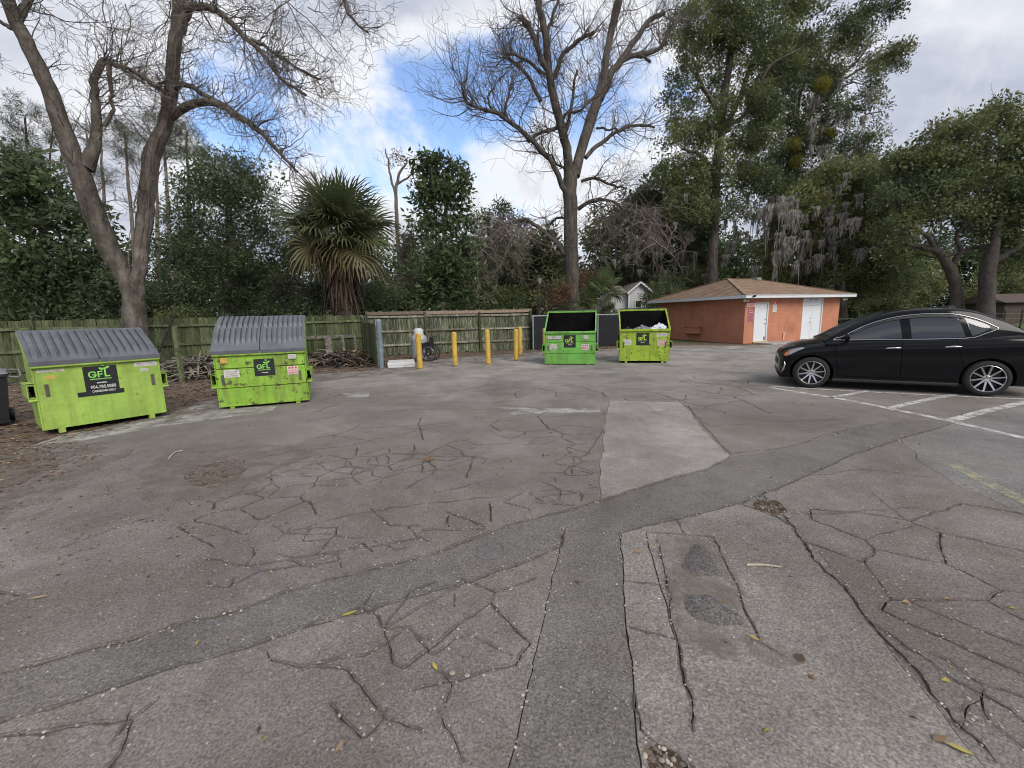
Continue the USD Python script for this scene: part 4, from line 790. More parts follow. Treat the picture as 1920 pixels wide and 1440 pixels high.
# ------------------------------------------------------------------ orange block building
def rot2(a): return np.array([[math.cos(a), -math.sin(a)], [math.sin(a), math.cos(a)]])
BANG = math.radians(17); bc = gp(1393, 645); FW, BD, EH = 6.55, 7.2, 2.30
t = bld = thing('utility_building', 'low orange painted block building with brown hip roof and two white doors', 'building', (bc[0], bc[1], 0), BANG)
OR = mat('orange_wall_paint', (0.42, 0.175, 0.11), 0.85, stops=[(0.28, (0.36, 0.14, 0.085)), (0.5, (0.42, 0.175, 0.11)), (0.7, (0.46, 0.20, 0.13))], scale=1.5, bump=0.004, bscale=35)
WH = mat('white_trim_paint', (0.62, 0.64, 0.66), 0.5, 0.06, 3); SOF = mat('soffit_paint', (0.42, 0.44, 0.46), 0.7, 0.08, 3); DOOR = mat('white_door_paint', (0.64, 0.66, 0.68), 0.45, 0.05, 2)
def block_wall(name, base):
    N = {'tc': ('texture_coordinate', {}), 'g': ('geometry', {}), 's': ('separate_xyz', {}), 'a': ('math', {'math_type': 'add'}), 'c': ('combine_xyz', {}), 'k': ('brick_texture', {'scale': 1.0, 'brick_width': 0.41, 'row_height': 0.205, 'mortar_size': 0.008, 'mortar_smooth': 0.6, 'color1': (1, 1, 1), 'color2': (1, 1, 1), 'mortar': (0, 0, 0)}),
      'n': ('noise_texture', {'scale': 1.3, 'detail': 8, 'roughness': .65}), 'r': ('rgb_ramp', {'ramp': [(0.28, tuple(c * .78 for c in base)), (0.5, base), (0.7, tuple(c * 1.13 for c in base))]}), 'ms': ('mapping', {'scale': (5, 5, .5)}), 'n2': ('noise_texture', {'scale': 1.0, 'detail': 6, 'roughness': .65}), 'sr': ('map_range', {'from_min': .5, 'from_max': .75, 'to_min': 0, 'to_max': .35, 'clamp': True}), 'mx': ('mix_color', {'b': (.20, .10, .075)}), 'f': ('noise_texture', {'scale': 60, 'detail': 3}), 'h': ('math', {'math_type': 'multiply_add', 'value2': .35}), 'b': ('bump', {'distance': .006, 'strength': .8}), 'p': ('principled_bsdf', {'roughness': .85, 'specular_ior_level': .3})}
    MATS[name] = usdkit.material(stage, '/World/Looks/' + name, N, [('tc.object', 's.vector'), ('s.x', 'a.value1'), ('s.y', 'a.value2'), ('a.value', 'c.x'), ('s.z', 'c.y'), ('c.vector', 'k.vector'), ('g.position', 'n.vector'), ('n.fac', 'r.fac'), ('g.position', 'ms.vector'), ('ms.vector', 'n2.vector'), ('n2.fac', 'sr.value'), ('sr.result', 'mx.fac'), ('r.color', 'mx.a'), ('mx.result', 'p.base_color'), ('g.position', 'f.vector'), ('f.fac', 'h.value1'), ('k.fac', 'iv.value2'), ('iv.value', 'h.value3'), ('h.value', 'b.height'), ('b.normal', 'p.normal')], surface='p.BSDF') if N.update({'iv': ('math', {'math_type': 'subtract', 'value1': 1.0})}) is None else None
    return MATS[name]
OR = block_wall('orange_block_paint', (0.47, 0.20, 0.122))
def wall_with_openings(w, h, ops, y0, y1):
    p = sbox(0, 0, w, h)
    for (x0, x1, z1) in ops: p = p.difference(sbox(x0, -.1, x1, z1))
    return MB().prism(p, 'y', y0, y1)
D1, D2 = (.62, 1.52, 2.10), (3.86, 5.30, 2.27)
wf = obj('wall', wall_with_openings(FW, EH, [D1, D2], 0, .2), OR, t); obj('wall', MB().box(0, .2, .2005, BD - .2005, 0, EH), OR, t); obj('wall', MB().box(FW - .2, FW, .2005, BD - .2005, 0, EH), OR, t); obj('wall', MB().box(0, FW, BD - .2, BD, 0, EH), OR, t)
# block courses pressed through the paint: each visible side carries shallow joints
OV = .48; x0, x1, y0, y1 = -OV, FW + OV, -OV, BD + OV; ez = EH + .03; rise = 1.12; ra, rb = (x0 + 2.75, (y0 + y1) / 2), (x1 - 2.85, (y0 + y1) / 2)
if rb[0] < ra[0]: ra = ((x0 + x1) / 2 - .6, (y0 + y1) / 2); rb = ((x0 + x1) / 2 + .6, (y0 + y1) / 2)
ROOF = mat('brown_shingle', (0.25, 0.17, 0.115), 0.95, stops=[(0.28, (0.19, 0.125, 0.085)), (0.5, (0.25, 0.17, 0.115)), (0.72, (0.31, 0.22, 0.155))], scale=2.2, bump=0.006, bscale=45)
# roof slopes as courses of shingles, each lapping the one below
zt = EH + .17 + rise; ze = EH + .165
def slope(A, B, C, D_, n):
    """A,B eave left to right; C,D_ ridge left to right"""
    out = []; A, B, C, D_ = map(np.array, (A, B, C, D_)); nn = np.cross(B - A, (C + D_) / 2 - A); nn = nn / np.linalg.norm(nn)
    for i in range(n):
        u, w = i / n, min(1, (i + 1.12) / n); P = [A + (C - A) * u, B + (D_ - B) * u, B + (D_ - B) * w, A + (C - A) * w]; lo, hi = .020, .004
        out.append(MB().raw([P[0] + nn * lo, P[1] + nn * lo, P[2] + nn * hi, P[3] + nn * hi, P[0], P[1], P[2], P[3]], [(0, 1, 2, 3), (4, 5, 1, 0), (1, 5, 6, 2), (4, 0, 3, 7)]))
    return out
E00, E10, E11, E01 = (x0, y0, ze), (x1, y0, ze), (x1, y1, ze), (x0, y1, ze); RA, RB = (ra[0], ra[1], zt), (rb[0], rb[1], zt)
rf = obj('roof', MB().raw([E00, E10, E11, E01, RA, RB], [(0, 1, 5, 4)]).raw([E00, E01, RA, E10, E11, RB], [(1, 0, 2, 2), (3, 4, 5, 5)]).raw([E11, E01, RA, RB], [(0, 1, 2, 3)]), ROOF, t)
for cs, nm in ((slope(E00, E10, RA, RB, 22), 'f'), (slope(E01, E00, RA, RA, 22), 'l')):
    for b in cs: obj('shingle_course', b, ROOF, rf)
b = MB()
for A, B_ in ((E00, RA), (E10, RB), (E01, RA), (RA, RB)): b.bar(np.array(A) + [0, 0, .03], np.array(B_) + [0, 0, .03], .2, .02)
obj('ridge_cap', b, ROOF, rf); obj('roof_vent', MB().add(rbox(rb[0] - .25, rb[0] + .1, ra[1] - .5, ra[1] - .2, zt - .12, zt + .06, .02)), GREYP, rf)
fz0, fz1 = EH + .012, EH + .165
for nm, bx in (('fascia', (x0, x1, y0 - .02, y0)), ('fascia', (x0 - .02, x0, y0 - .02, y1)), ('fascia', (x1, x1 + .02, y0 - .02, y1)), ('fascia', (x0 - .02, x1 + .02, y1, y1 + .02))): obj(nm, MB().box(*bx, fz0, fz1), WH, t)
obj('drip_edge', MB().box(x0 - .03, x1 + .03, y0 - .034, y0 - .0205, fz1 - .03, fz1 + .006), SOF, t)
obj('soffit', MB().box(x0, x1, y0, y1, EH + .001, EH + .012), SOF, t)
# doors
def door(x0, x1, z1, leaves, label=None):
    fr = .055; b = MB(); b.box(x0, x0 + fr, -.012, .14, 0.06, z1).box(x1 - fr, x1, -.012, .14, 0.06, z1).box(x0 + fr, x1 - fr, -.012, .14, z1 - fr, z1); f = obj('door_frame', b, DOOR, t)
    w = (x1 - x0 - 2 * fr) / leaves; top = z1 - fr if leaves == 1 else z1 - .36
    if leaves == 2: obj('transom_panel', MB().add(rbox(x0 + fr + .004, x1 - fr - .004, .03, .07, top + .01, z1 - fr - .004, .004)), DOOR, f)
    for i in range(leaves):
        a = x0 + fr + i * w; d = obj('door', MB().add(rbox(a + .004, a + w - .004, .035, .08, .09, top - .004, .006)), DOOR, t)
        kx = a + w - .09 if i == 0 else a + .07
        if leaves == 1 or i == 0:
            obj('handle', MB().lathe([(.001, 0), (.03, .0), (.034, .03), (.03, .055), (.001, .06)], 14, TR((kx, .034, 1.02), rx=math.pi / 2)), CHRM, d, smooth=50); obj('lock', MB().lathe([(.001, 0), (.028, 0), (.026, .02), (.001, .022)], 14, TR((kx, .034, 1.22), rx=math.pi / 2)), CHRM, d, smooth=50)
        if leaves == 1: obj('kick_plate', MB().box(a + w - .13, a + w - .01, .030, .0345, .14, .34), GREYP, d)
    return f
door(*D1, 1); f2 = door(*D2, 2)
obj('threshold', MB().box(D1[0] - .02, D1[1] + .06, -.10, .19, 0.001, .085), mat('yellow_sill_paint', (0.50, 0.38, 0.16), 0.8, 0.3, 8), t)
b = MB()
for k, xx in enumerate((4.42, 4.78)):
    for j in range(3): b.box(xx - .09 + j * .065, xx - .09 + j * .065 + .05, -.0145, -.0125, 2.20, 2.25)
obj('door_marking', b, GREYP, f2)
s = obj('wall_sign', MB().box(.10, .60, -.012, -.001, 1.86, 2.10), WHITEP, t); b = MB(); text(b, 'LAUNDRY', .35, 1.93, .095, -.013, width=.43); obj('lettering', b, REDP, s); obj('red_band', MB().box(.10, .60, -.0135, -.0125, 1.865, 1.90).box(.10, .60, -.0135, -.0125, 2.06, 2.095), REDP, s)
POSTER = mat('faded_maroon_sign', (0.33, 0.11, 0.13), 0.7, 0.25, 3); s = obj('wall_sign', MB().box(.20, .555, -.010, -.001, 1.14, 1.78), POSTER, t, label='faded maroon sheet on the orange wall under the white sign')
for z in (1.70, 1.60): obj('print', MB().box(.25, .50, -.0115, -.0105, z - .012, z + .008), WHITEP, s)
s = obj('wall_sign', MB().box(1.80, 2.06, -.010, -.001, 1.60, 2.14), WHITEP, t, label='white notice with red heading right of the single door'); obj('red_band', MB().box(1.81, 2.05, -.0115, -.0105, 1.98, 2.13), REDP, s); obj('print', MB().prism(Point(1.93, 2.055).buffer(.05), 'y', -.0130, -.0118), WHITEP, s)
b = MB()
for k in range(5): b.box(1.84, 2.02, -.0115, -.0105, 1.90 - k * .055, 1.915 - k * .055)
obj('print', b, GREYP, s)
obj('vent_pipe', MB().tube([(2.62, -.06, .14), (2.62, -.06, .50)], .028, 10).tube([(2.62, -.06, .47), (2.62, .05, .47)], .022, 8), WH, t, smooth=50)
obj('wall_box', MB().add(rbox(-.30, -.002, 3.0, 4.25, .42, .78, .02)), OR, t, label='orange painted box bracketed to the side wall'); obj('wall_box_lid', MB().add(rbox(-.33, -.002, 2.97, 4.28, .785, .83, .01)), OR, t)
for (fx, fy) in ((-.16, -.12), (FW + .12, -.12)):
    f = obj('floodlight', MB().lathe([(.001, 0), (.05, 0), (.05, -.03), (.001, -.03)], 14, TR((fx, fy, EH))), WH, t)
    for s in (-1, 1): obj('lamp_head', MB().lathe([(.001, -.07), (.045, -.06), (.06, .0), (.065, .06), (.001, .05)], 14, TR((fx + s * .09, fy - .05, EH - .09), rx=math.radians(115), rz=s * .4)), CREAM, f, smooth=50)
cm = obj('security_camera', MB().lathe([(.001, -.06), (.05, -.05), (.05, .07), (.001, .07)], 14, TR((-.05, y0 - .1, EH + .10), rx=math.pi / 2 - .2, rz=.5)).bar((-.05, y0 - .03, EH + .09), (-.05, y0 - .10, EH + .10), .03, .03), DECAL, t, smooth=50)
# footway with yellow edge in front of the doors
fw = thing('doorstep_walk', None, None, (bc[0], bc[1], 0), BANG, kind='structure')
WALKC = mat('pale_concrete', (0.34, 0.325, 0.30), 0.9, 0.2, 4, bump=0.003)
for k in range(4): obj('walk_slab', MB().add(rbox(.66 + k * 1.5, 2.14 + k * 1.5, -1.15, -.015, -.03, .055, .01)), WALKC, fw)
obj('yellow_edge', MB().box(1.9, 6.6, -1.165, -1.152, -.02, .05), mat('worn_yellow_edge', (0.50, 0.46, 0.16), 0.85, 0.5, 6), fw); obj('yellow_edge', MB().box(1.9, 6.6, -1.15, -1.08, .0555, .0585), MATS['worn_yellow_edge'], fw)

# ------------------------------------------------------------------ lamp post and house behind
p = U(1012, 560, 29.0); t = thing('lamp_post', 'slim lamp post with lantern head rising behind the wooden fence', 'lamp post', (p[0], p[1], 0)); hz = U(1012, 532, 29.0)[2]
obj('pole', MB().lathe([(.06, -.03), (.045, .8), (.035, hz)], 12), GREYP, t, smooth=50)
obj('lantern', MB().lathe([(.05, hz), (.10, hz + .03), (.19, hz + .36), (.19, hz + .38)], 6), mat('lantern_glass', (0.45, 0.45, 0.44), 0.3, 0.1, 5), t); obj('lantern_cap', MB().lathe([(.24, hz + .385), (.22, hz + .42), (.10, hz + .52), (.03, hz + .56), (.02, hz + .62), (.001, hz + .63)], 6), BARKD, t)
o = U(1172, 590, 34.0); t = thing('white_house', 'white sided house with gable roof half hidden by trees behind the open dumpsters', 'house', (o[0], 34, 0)); UsdGeom.Xformable(t).AddScaleOp().Set(Gf.Vec3f(.74, .74, .78)); SID = mat('white_siding', (0.50, 0.505, 0.51), 0.7, 0.06, 3)
obj('wall', MB().box(-1.4, .38, .5, 6, 0, 4.2), SID, t); w = obj('wall', MB().prism([(.39, 0), (2.6, 0), (2.6, 4.3), (1.5, 5.15), (.39, 4.3)], 'y', 0, 6), SID, t)
for i in range(24): obj('siding_board', MB().raw([(.40, -.004, i * .18), (2.59, -.004, i * .18), (2.59, -.028, i * .18), (.40, -.028, i * .18), (.40, -.004, i * .18 + .175), (2.59, -.004, i * .18 + .175), (2.59, -.012, i * .18 + .175), (.40, -.012, i * .18 + .175)], [(0, 1, 2, 3), (3, 2, 6, 7), (7, 6, 5, 4), (0, 3, 7, 4), (1, 5, 6, 2)]), SID, w)
obj('corner_trim', MB().box(.30, .45, -.05, .0, 0, 4.3), WH, t); RG = mat('grey_brown_roof', (0.20, 0.165, 0.14), 0.9, 0.2, 3)
obj('roof', MB().prism([(.1, 4.08), (1.5, 5.17), (2.9, 4.08), (2.9, 4.2), (1.5, 5.29), (.1, 4.2)], 'y', -.4, 6), RG, t); obj('rake_board', MB().bar((.1, -.42, 4.10), (1.5, -.42, 5.18), .03, .16).bar((1.5, -.42, 5.18), (2.9, -.42, 4.10), .03, .16), WH, t)
obj('roof', MB().raw([(-1.7, .1, 4.2), (.28, .1, 4.2), (.28, 3.2, 5.1), (-1.7, 3.2, 5.1)], [(0, 1, 2, 3)]), RG, t)
wn = obj('window', MB().box(1.0, 1.75, -.07, -.03, 2.0, 3.5).box(1.08, 1.67, -.075, -.071, 2.1, 3.4), WH, t); PN = mat('dark_pane', (0.02, 0.022, 0.025), 0.1, 0.1, 3)
for z in (2.12, 2.78): obj('pane', MB().box(1.10, 1.65, -.080, -.076, z, z + .60), PN, wn)
# brown shed roof beyond the car, right edge
o = U(1905, 570, 40.0); t = thing('brown_shed', 'low dark brown shed far behind the black car at the right edge', 'shed', (o[0] + 3.2, 40, 0)); BRN = mat('brown_shed_paint', (0.075, 0.052, 0.043), 0.9, 0.2, 3)
obj('wall', MB().box(-4.2, 4.2, 0, 4, 0, 1.9), BRN, t); obj('roof', MB().prism([(-.4, 1.9), (2, 2.75), (4.4, 1.9)], 'x', -4.6, 4.6), BRN, t)
# far field fence: thin posts and wires beyond the building
def wire_fence(P, h):
    P = np.asarray(P, float); o = P[0]; t = thing('wire_fence', 'low wire fence on thin dark posts along the grass right of the building', 'fence', (o[0], o[1], 0)); n = int(np.linalg.norm(P[1] - P[0]) / 2.0)
    for i in range(n + 1): q = (P[1] - P[0]) * i / n; obj('post', MB().tube([(q[0], q[1], -.05), (q[0] + .02, q[1], h)], .05, 7), WOOD_P, t)
    for z in (.35, .75, 1.1): q = P[1] - P[0]; obj('wire', MB().tube([(0, 0, z), (q[0], q[1], z)], .012, 5), IRON, t)
wire_fence([(18.6, 24.6), (38, 31)], 1.35)
# ------------------------------------------------------------------ black saloon car
PAINT_K = mat('black_car_paint', (0.006, 0.006, 0.007), 0.12, 0.05, 2, coat=0.0, spec=0.22)
TRIMK = mat('black_trim', (0.010, 0.010, 0.011), 0.55, 0.15, 10); TYRE = mat('tyre_rubber', (0.014, 0.014, 0.014), 0.85, 0.25, 25, bump=.002, bscale=60); RIMF = mat('machined_rim', (0.55, 0.55, 0.56), 0.25, 0.05, 8, metallic=1.0); RIMB = mat('rim_black', (0.010, 0.010, 0.011), 0.3, 0.1, 8)
GLASSN = {'p': ('principled_bsdf', {'base_color': (0.03, 0.033, 0.038), 'roughness': 0.03, 'specular_ior_level': 1.0}), 't': ('transparent_bsdf', {'color': (0.25, 0.26, 0.28)}), 'x': ('mix_closure', {'fac': 0.88})}
TINT = usdkit.material(stage, '/World/Looks/tinted_glass', GLASSN, [('t.BSDF', 'x.closure1'), ('p.BSDF', 'x.closure2')], surface='x.closure')
ORANGE = mat('amber_lens', (0.60, 0.16, 0.02), 0.15, 0.05, 4, coat=1.0); LENS = mat('headlight_lens', (0.30, 0.31, 0.33), 0.08, 0.1, 6, coat=1.0, metallic=.6); REDL = mat('tail_lens', (0.35, 0.012, 0.012), 0.12, 0.1, 5, coat=1.0)
# stations from nose to tail (s rearwards from the front axle): bottom, half width, shoulder height, shoulder half width, deck height
ST = np.array([(-.90, .34, .42, .60, .36, .64), (-.86, .26, .58, .655, .52, .70), (-.74, .20, .735, .715, .66, .775), (-.52, .18, .815, .775, .735, .85), (-.25, .18, .855, .83, .775, .90), (.10, .18, .872, .875, .79, .945), (.45, .18, .878, .915, .80, .985), (.75, .18, .880, .945, .81, 1.0), (1.4, .18, .882, .965, .82, .99), (2.1, .18, .884, .99, .82, 1.0), (2.7, .19, .885, 1.02, .81, 1.04), (3.1, .20, .870, 1.045, .78, 1.085), (3.45, .24, .82, 1.045, .72, 1.09), (3.68, .30, .735, 1.00, .64, 1.06), (3.78, .42, .60, .90, .50, .93)])
ST[:, 0] = np.where(ST[:, 0] < 0, ST[:, 0] * .65, ST[:, 0])
for _A, _c in ((ST, (1, 3, 5)),):
    for _k in _c: _A[:, _k] = np.where(_A[:, _k] > .34, .34 + (_A[:, _k] - .34) * 1.075, _A[:, _k])
def hermite(x, xs, ys):
    from scipy.interpolate import PchipInterpolator
    return PchipInterpolator(xs, ys)(x)
SS = np.concatenate([np.linspace(-.585, -.5, 12)[:-1], np.linspace(-.5, 3.3, 48)[:-1], np.linspace(3.3, 3.78, 12)])
SP = np.stack([SS] + [hermite(SS, ST[:, 0], ST[:, i]) for i in range(1, 6)], 1)
def lower_section(p):
    s, zb, w, zs, wt, zd = p; h = zs - zb
    pts = [(0, zb), (.78 * w, zb), (.93 * w, zb + .015), (.975 * w, zb + .07 * h), (.985 * w, zb + .17 * h), (.993 * w, zb + .42 * h), (.984 * w, zb + .66 * h), (.990 * w, zb + .735 * h), (1.0 * w, zb + .79 * h), (.992 * w, zb + .87 * h), ((w * .6 + wt * .4), zb + .955 * h), (wt, zs), (.93 * wt, zs + .35 * (zd - zs)), (.6 * wt, zs + .86 * (zd - zs)), (.3 * wt, zs + .97 * (zd - zs)), (0, zd)]
    return smooth_path(pts, 46)
def loft(secs, ss):
    half = [np.c_[np.full(len(q), -s), q] for q, s in zip(secs, ss)]
    rings = [np.vstack([h, (h * [1, -1, 1])[-2:0:-1]]) for h in half]; k = len(rings[0]); n = len(rings); V = np.vstack(rings)
    i = np.arange(n - 1)[:, None] * k; j = np.arange(k)[None]; j2 = (j + 1) % k
    F = np.stack([i + j, i + j2, i + k + j2, i + k + j], -1).reshape(-1, 4); F = np.vstack([F[:, [0, 1, 2]], F[:, [0, 2, 3]]])
    c0, c1 = len(V), len(V) + 1; V = np.vstack([V, rings[0].mean(0), rings[-1].mean(0)]); jj = np.arange(k)
    F = np.vstack([F, np.c_[(jj + 1) % k, jj, np.full(k, c0)], np.c_[(n - 1) * k + jj, (n - 1) * k + (jj + 1) % k, np.full(k, c1)]])
    m = trimesh.Trimesh(V, F, process=True, merge_norm=True)
    if m.volume < 0: m.invert()
    return m
def to_m3(m): return m3.Manifold(m3.Mesh(np.asarray(m.vertices, np.float32), np.asarray(m.faces, np.uint32)))
car_lower = loft([lower_section(p) for p in SP], SS)
WB, TRK = 2.70, .80
G = np.array([(.52, .965, .80, .97, .60), (.62, .965, .80, 1.02, .60), (.85, .97, .795, 1.165, .60), (1.1, .975, .79, 1.30, .60), (1.35, .98, .785, 1.405, .60), (1.6, .985, .785, 1.462, .60), (1.9, .99, .785, 1.488, .60), (2.2, .995, .785, 1.487, .595), (2.5, 1.01, .775, 1.455, .585), (2.8, 1.03, .76, 1.372, .575), (3.05, 1.05, .73, 1.26, .565), (3.25, 1.06, .70, 1.14, .56), (3.36, 1.06, .68, 1.08, .56)])
SF = lambda s: s - .10 - .22 * np.clip((1.9 - np.asarray(s)) / 1.2, 0, 1)
ZF = lambda z: .34 + (z - .34) * 1.075 + .075 * np.clip((z - 1.05) / .4, 0, 1)
G[:, 0] = SF(G[:, 0]); G[:, 1] = ZF(G[:, 1]); G[:, 3] = ZF(G[:, 3])
GS = np.linspace(G[0, 0], G[-1, 0], 64); GP = np.stack([GS] + [hermite(GS, G[:, 0], G[:, i]) for i in range(1, 5)], 1)
def upper_section(p):
    s, zb, wb, zr, wr = p; h = max(zr - zb, .012); k = min(1, h / .4); wr2 = wb + (wr - wb) * k
    pts = [(0, zb - .10), (wb, zb - .10), (wb * 1.0, zb - .02), (wb * .993, zb + .03 * h), ((wb * .62 + wr2 * .38) + .018 * k, zb + .42 * h), (wr2 + .035 * k, zb + .80 * h), (wr2 - .012 * k, zb + .925 * h), (wr2 - .09 * k, zb + .972 * h), (.45 * wr2, zb + .995 * h), (0, zb + h)]
    return smooth_path(pts, 44)
def gsec(s):
    p = [s] + [float(hermite(s, G[:, 0], G[:, i])) for i in range(1, 5)]; return upper_section(p)
def y_side(s, z):
    q = gsec(s); k = len(q); q = q[k // 8:]; o = np.argsort(q[:, 1], kind='stable'); i0 = np.argmax(q[:, 1]); q = q[:i0 + 1]; zz = np.maximum.accumulate(q[:, 1] + np.arange(len(q)) * 1e-7); return float(np.interp(z, zz, q[:, 0]))
def z_top(s, y):
    q = gsec(s); q = q[np.argmax(q[:, 0] * (q[:, 1] > q[:, 1].min() + .02)):]; o = q[::-1]; yy = np.maximum.accumulate(o[:, 0] + np.arange(len(o)) * 1e-7); return float(np.interp(abs(y), yy, o[:, 1]))
def y_low(s, z):
    p = [s] + [float(hermite(s, ST[:, 0], ST[:, i])) for i in range(1, 6)]; q = lower_section(p); i0 = int(np.argmin(np.abs(q[:, 1] - p[3]) + (q[:, 0] < p[4] * .9))); q = q[6:i0 + 1]; return float(np.interp(z, np.maximum.accumulate(q[:, 1]), q[:, 0]))
body = to_m3(car_lower)
cyl = lambda s, r, y0, y1: m3.Manifold.cylinder(y1 - y0, r, r, 48).rotate((-90, 0, 0)).translate((-s, y0, .325))
for s in (0, WB):
    for y0, y1 in ((.50, 1.2), (-1.2, -.50)): body -= cyl(s, .385, y0, y1)
bx = lambda x0, x1, y0, y1, z0, z1: m3.Manifold.cube((x1 - x0, y1 - y0, z1 - z0)).translate((x0, y0, z0))
for sgn in (1, -1):
    for (sa, sb, z0, z1) in ((.46, .36, .30, 1.0), (1.46, 1.44, .28, 1.1), (2.36, 2.20, .50, 1.1)):
        P = [(-sa - .004, z0), (-sa + .004, z0), (-sb + .004, z1), (-sb - .004, z1)]
        y0 = .74 if sgn > 0 else -1.0
        cs = m3.CrossSection([P]).extrude(.26).rotate((90, 0, 0)).translate((0, 1.0 if sgn > 0 else -.74, 0)); body -= cs
    body -= bx(-2.3, -.45, .74 if sgn > 0 else -1.0, 1.0 if sgn > 0 else -.74, .276, .284)
greenh = to_m3(loft([upper_section(p) for p in GP], GS))
cf, cr_ = gp(1519, 728), gp(1848, 744); fwd = (cf - cr_)[:2]; CSC = np.linalg.norm(fwd) / WB; fwd /= np.linalg.norm(fwd); left = np.array([-fwd[1], fwd[0]]); org = cf[:2] - left * (TRK + .10) * CSC
t = car = thing('parked_car', 'glossy black saloon car with tinted windows and ten spoke two-tone wheels', 'car', (org[0], org[1], 0.008), math.atan2(fwd[1], fwd[0]))
car.GetAttribute('xformOp:translate'); UsdGeom.Xformable(car).AddScaleOp().Set(Gf.Vec3f(CSC, CSC, CSC))
obj('body', MB().add(body), PAINT_K, t, smooth=32); obj('cabin', MB().add(greenh), PAINT_K, t, smooth=40)
def side_patch(poly, off, sgn, step=.05, fn=None):
    fn = fn or y_side; P = Polygon(poly); m = trimesh.creation.triangulate_polygon(P.segmentize(step), engine='earcut'); tm = trimesh.Trimesh(np.c_[m[0], np.zeros(len(m[0]))], m[1], process=False)
    v, f = trimesh.remesh.subdivide_to_size(tm.vertices, tm.faces, step * 1.6); v3 = np.array([(-a, sgn * (fn(a, z) + off), z) for a, z, _ in v])
    n = np.cross(v3[f[:, 1]] - v3[f[:, 0]], v3[f[:, 2]] - v3[f[:, 0]])[:, 1] * sgn; f = np.array(f); f[n < 0] = f[n < 0][:, ::-1]
    return v3, f
def line_on_side(pts, off, sgn, n=40): Q = smooth_path(np.array(pts), n); return np.array([(-a, sgn * (y_side(a, z) + off), z) for a, z in Q])
zb_ = lambda s: float(hermite(s, G[:, 0], G[:, 1])) + .005
arc = [(.80, 1.045), (1.05, 1.185), (1.3, 1.29), (1.6, 1.362), (1.95, 1.392), (2.25, 1.382), (2.5, 1.335), (2.72, 1.26), (2.86, 1.19)]
arc = [(float(SF(a)), float(ZF(b))) for a, b in arc]; AX, AZ = np.array(arc).T; za = lambda s: float(hermite(min(max(s, AX[0]), AX[-1]), AX, AZ)); sF = lambda a: float(SF(a)); zF = lambda z: float(ZF(z))
def win(s0, s1, top=.02, bot=.02, lean0=0, lean1=0):
    xs = np.linspace(s0, s1, 14); return [(x, max(za(x) - top, zb_(x) + bot + .004)) for x in xs] + [(x, zb_(x) + bot) for x in xs[::-1]]
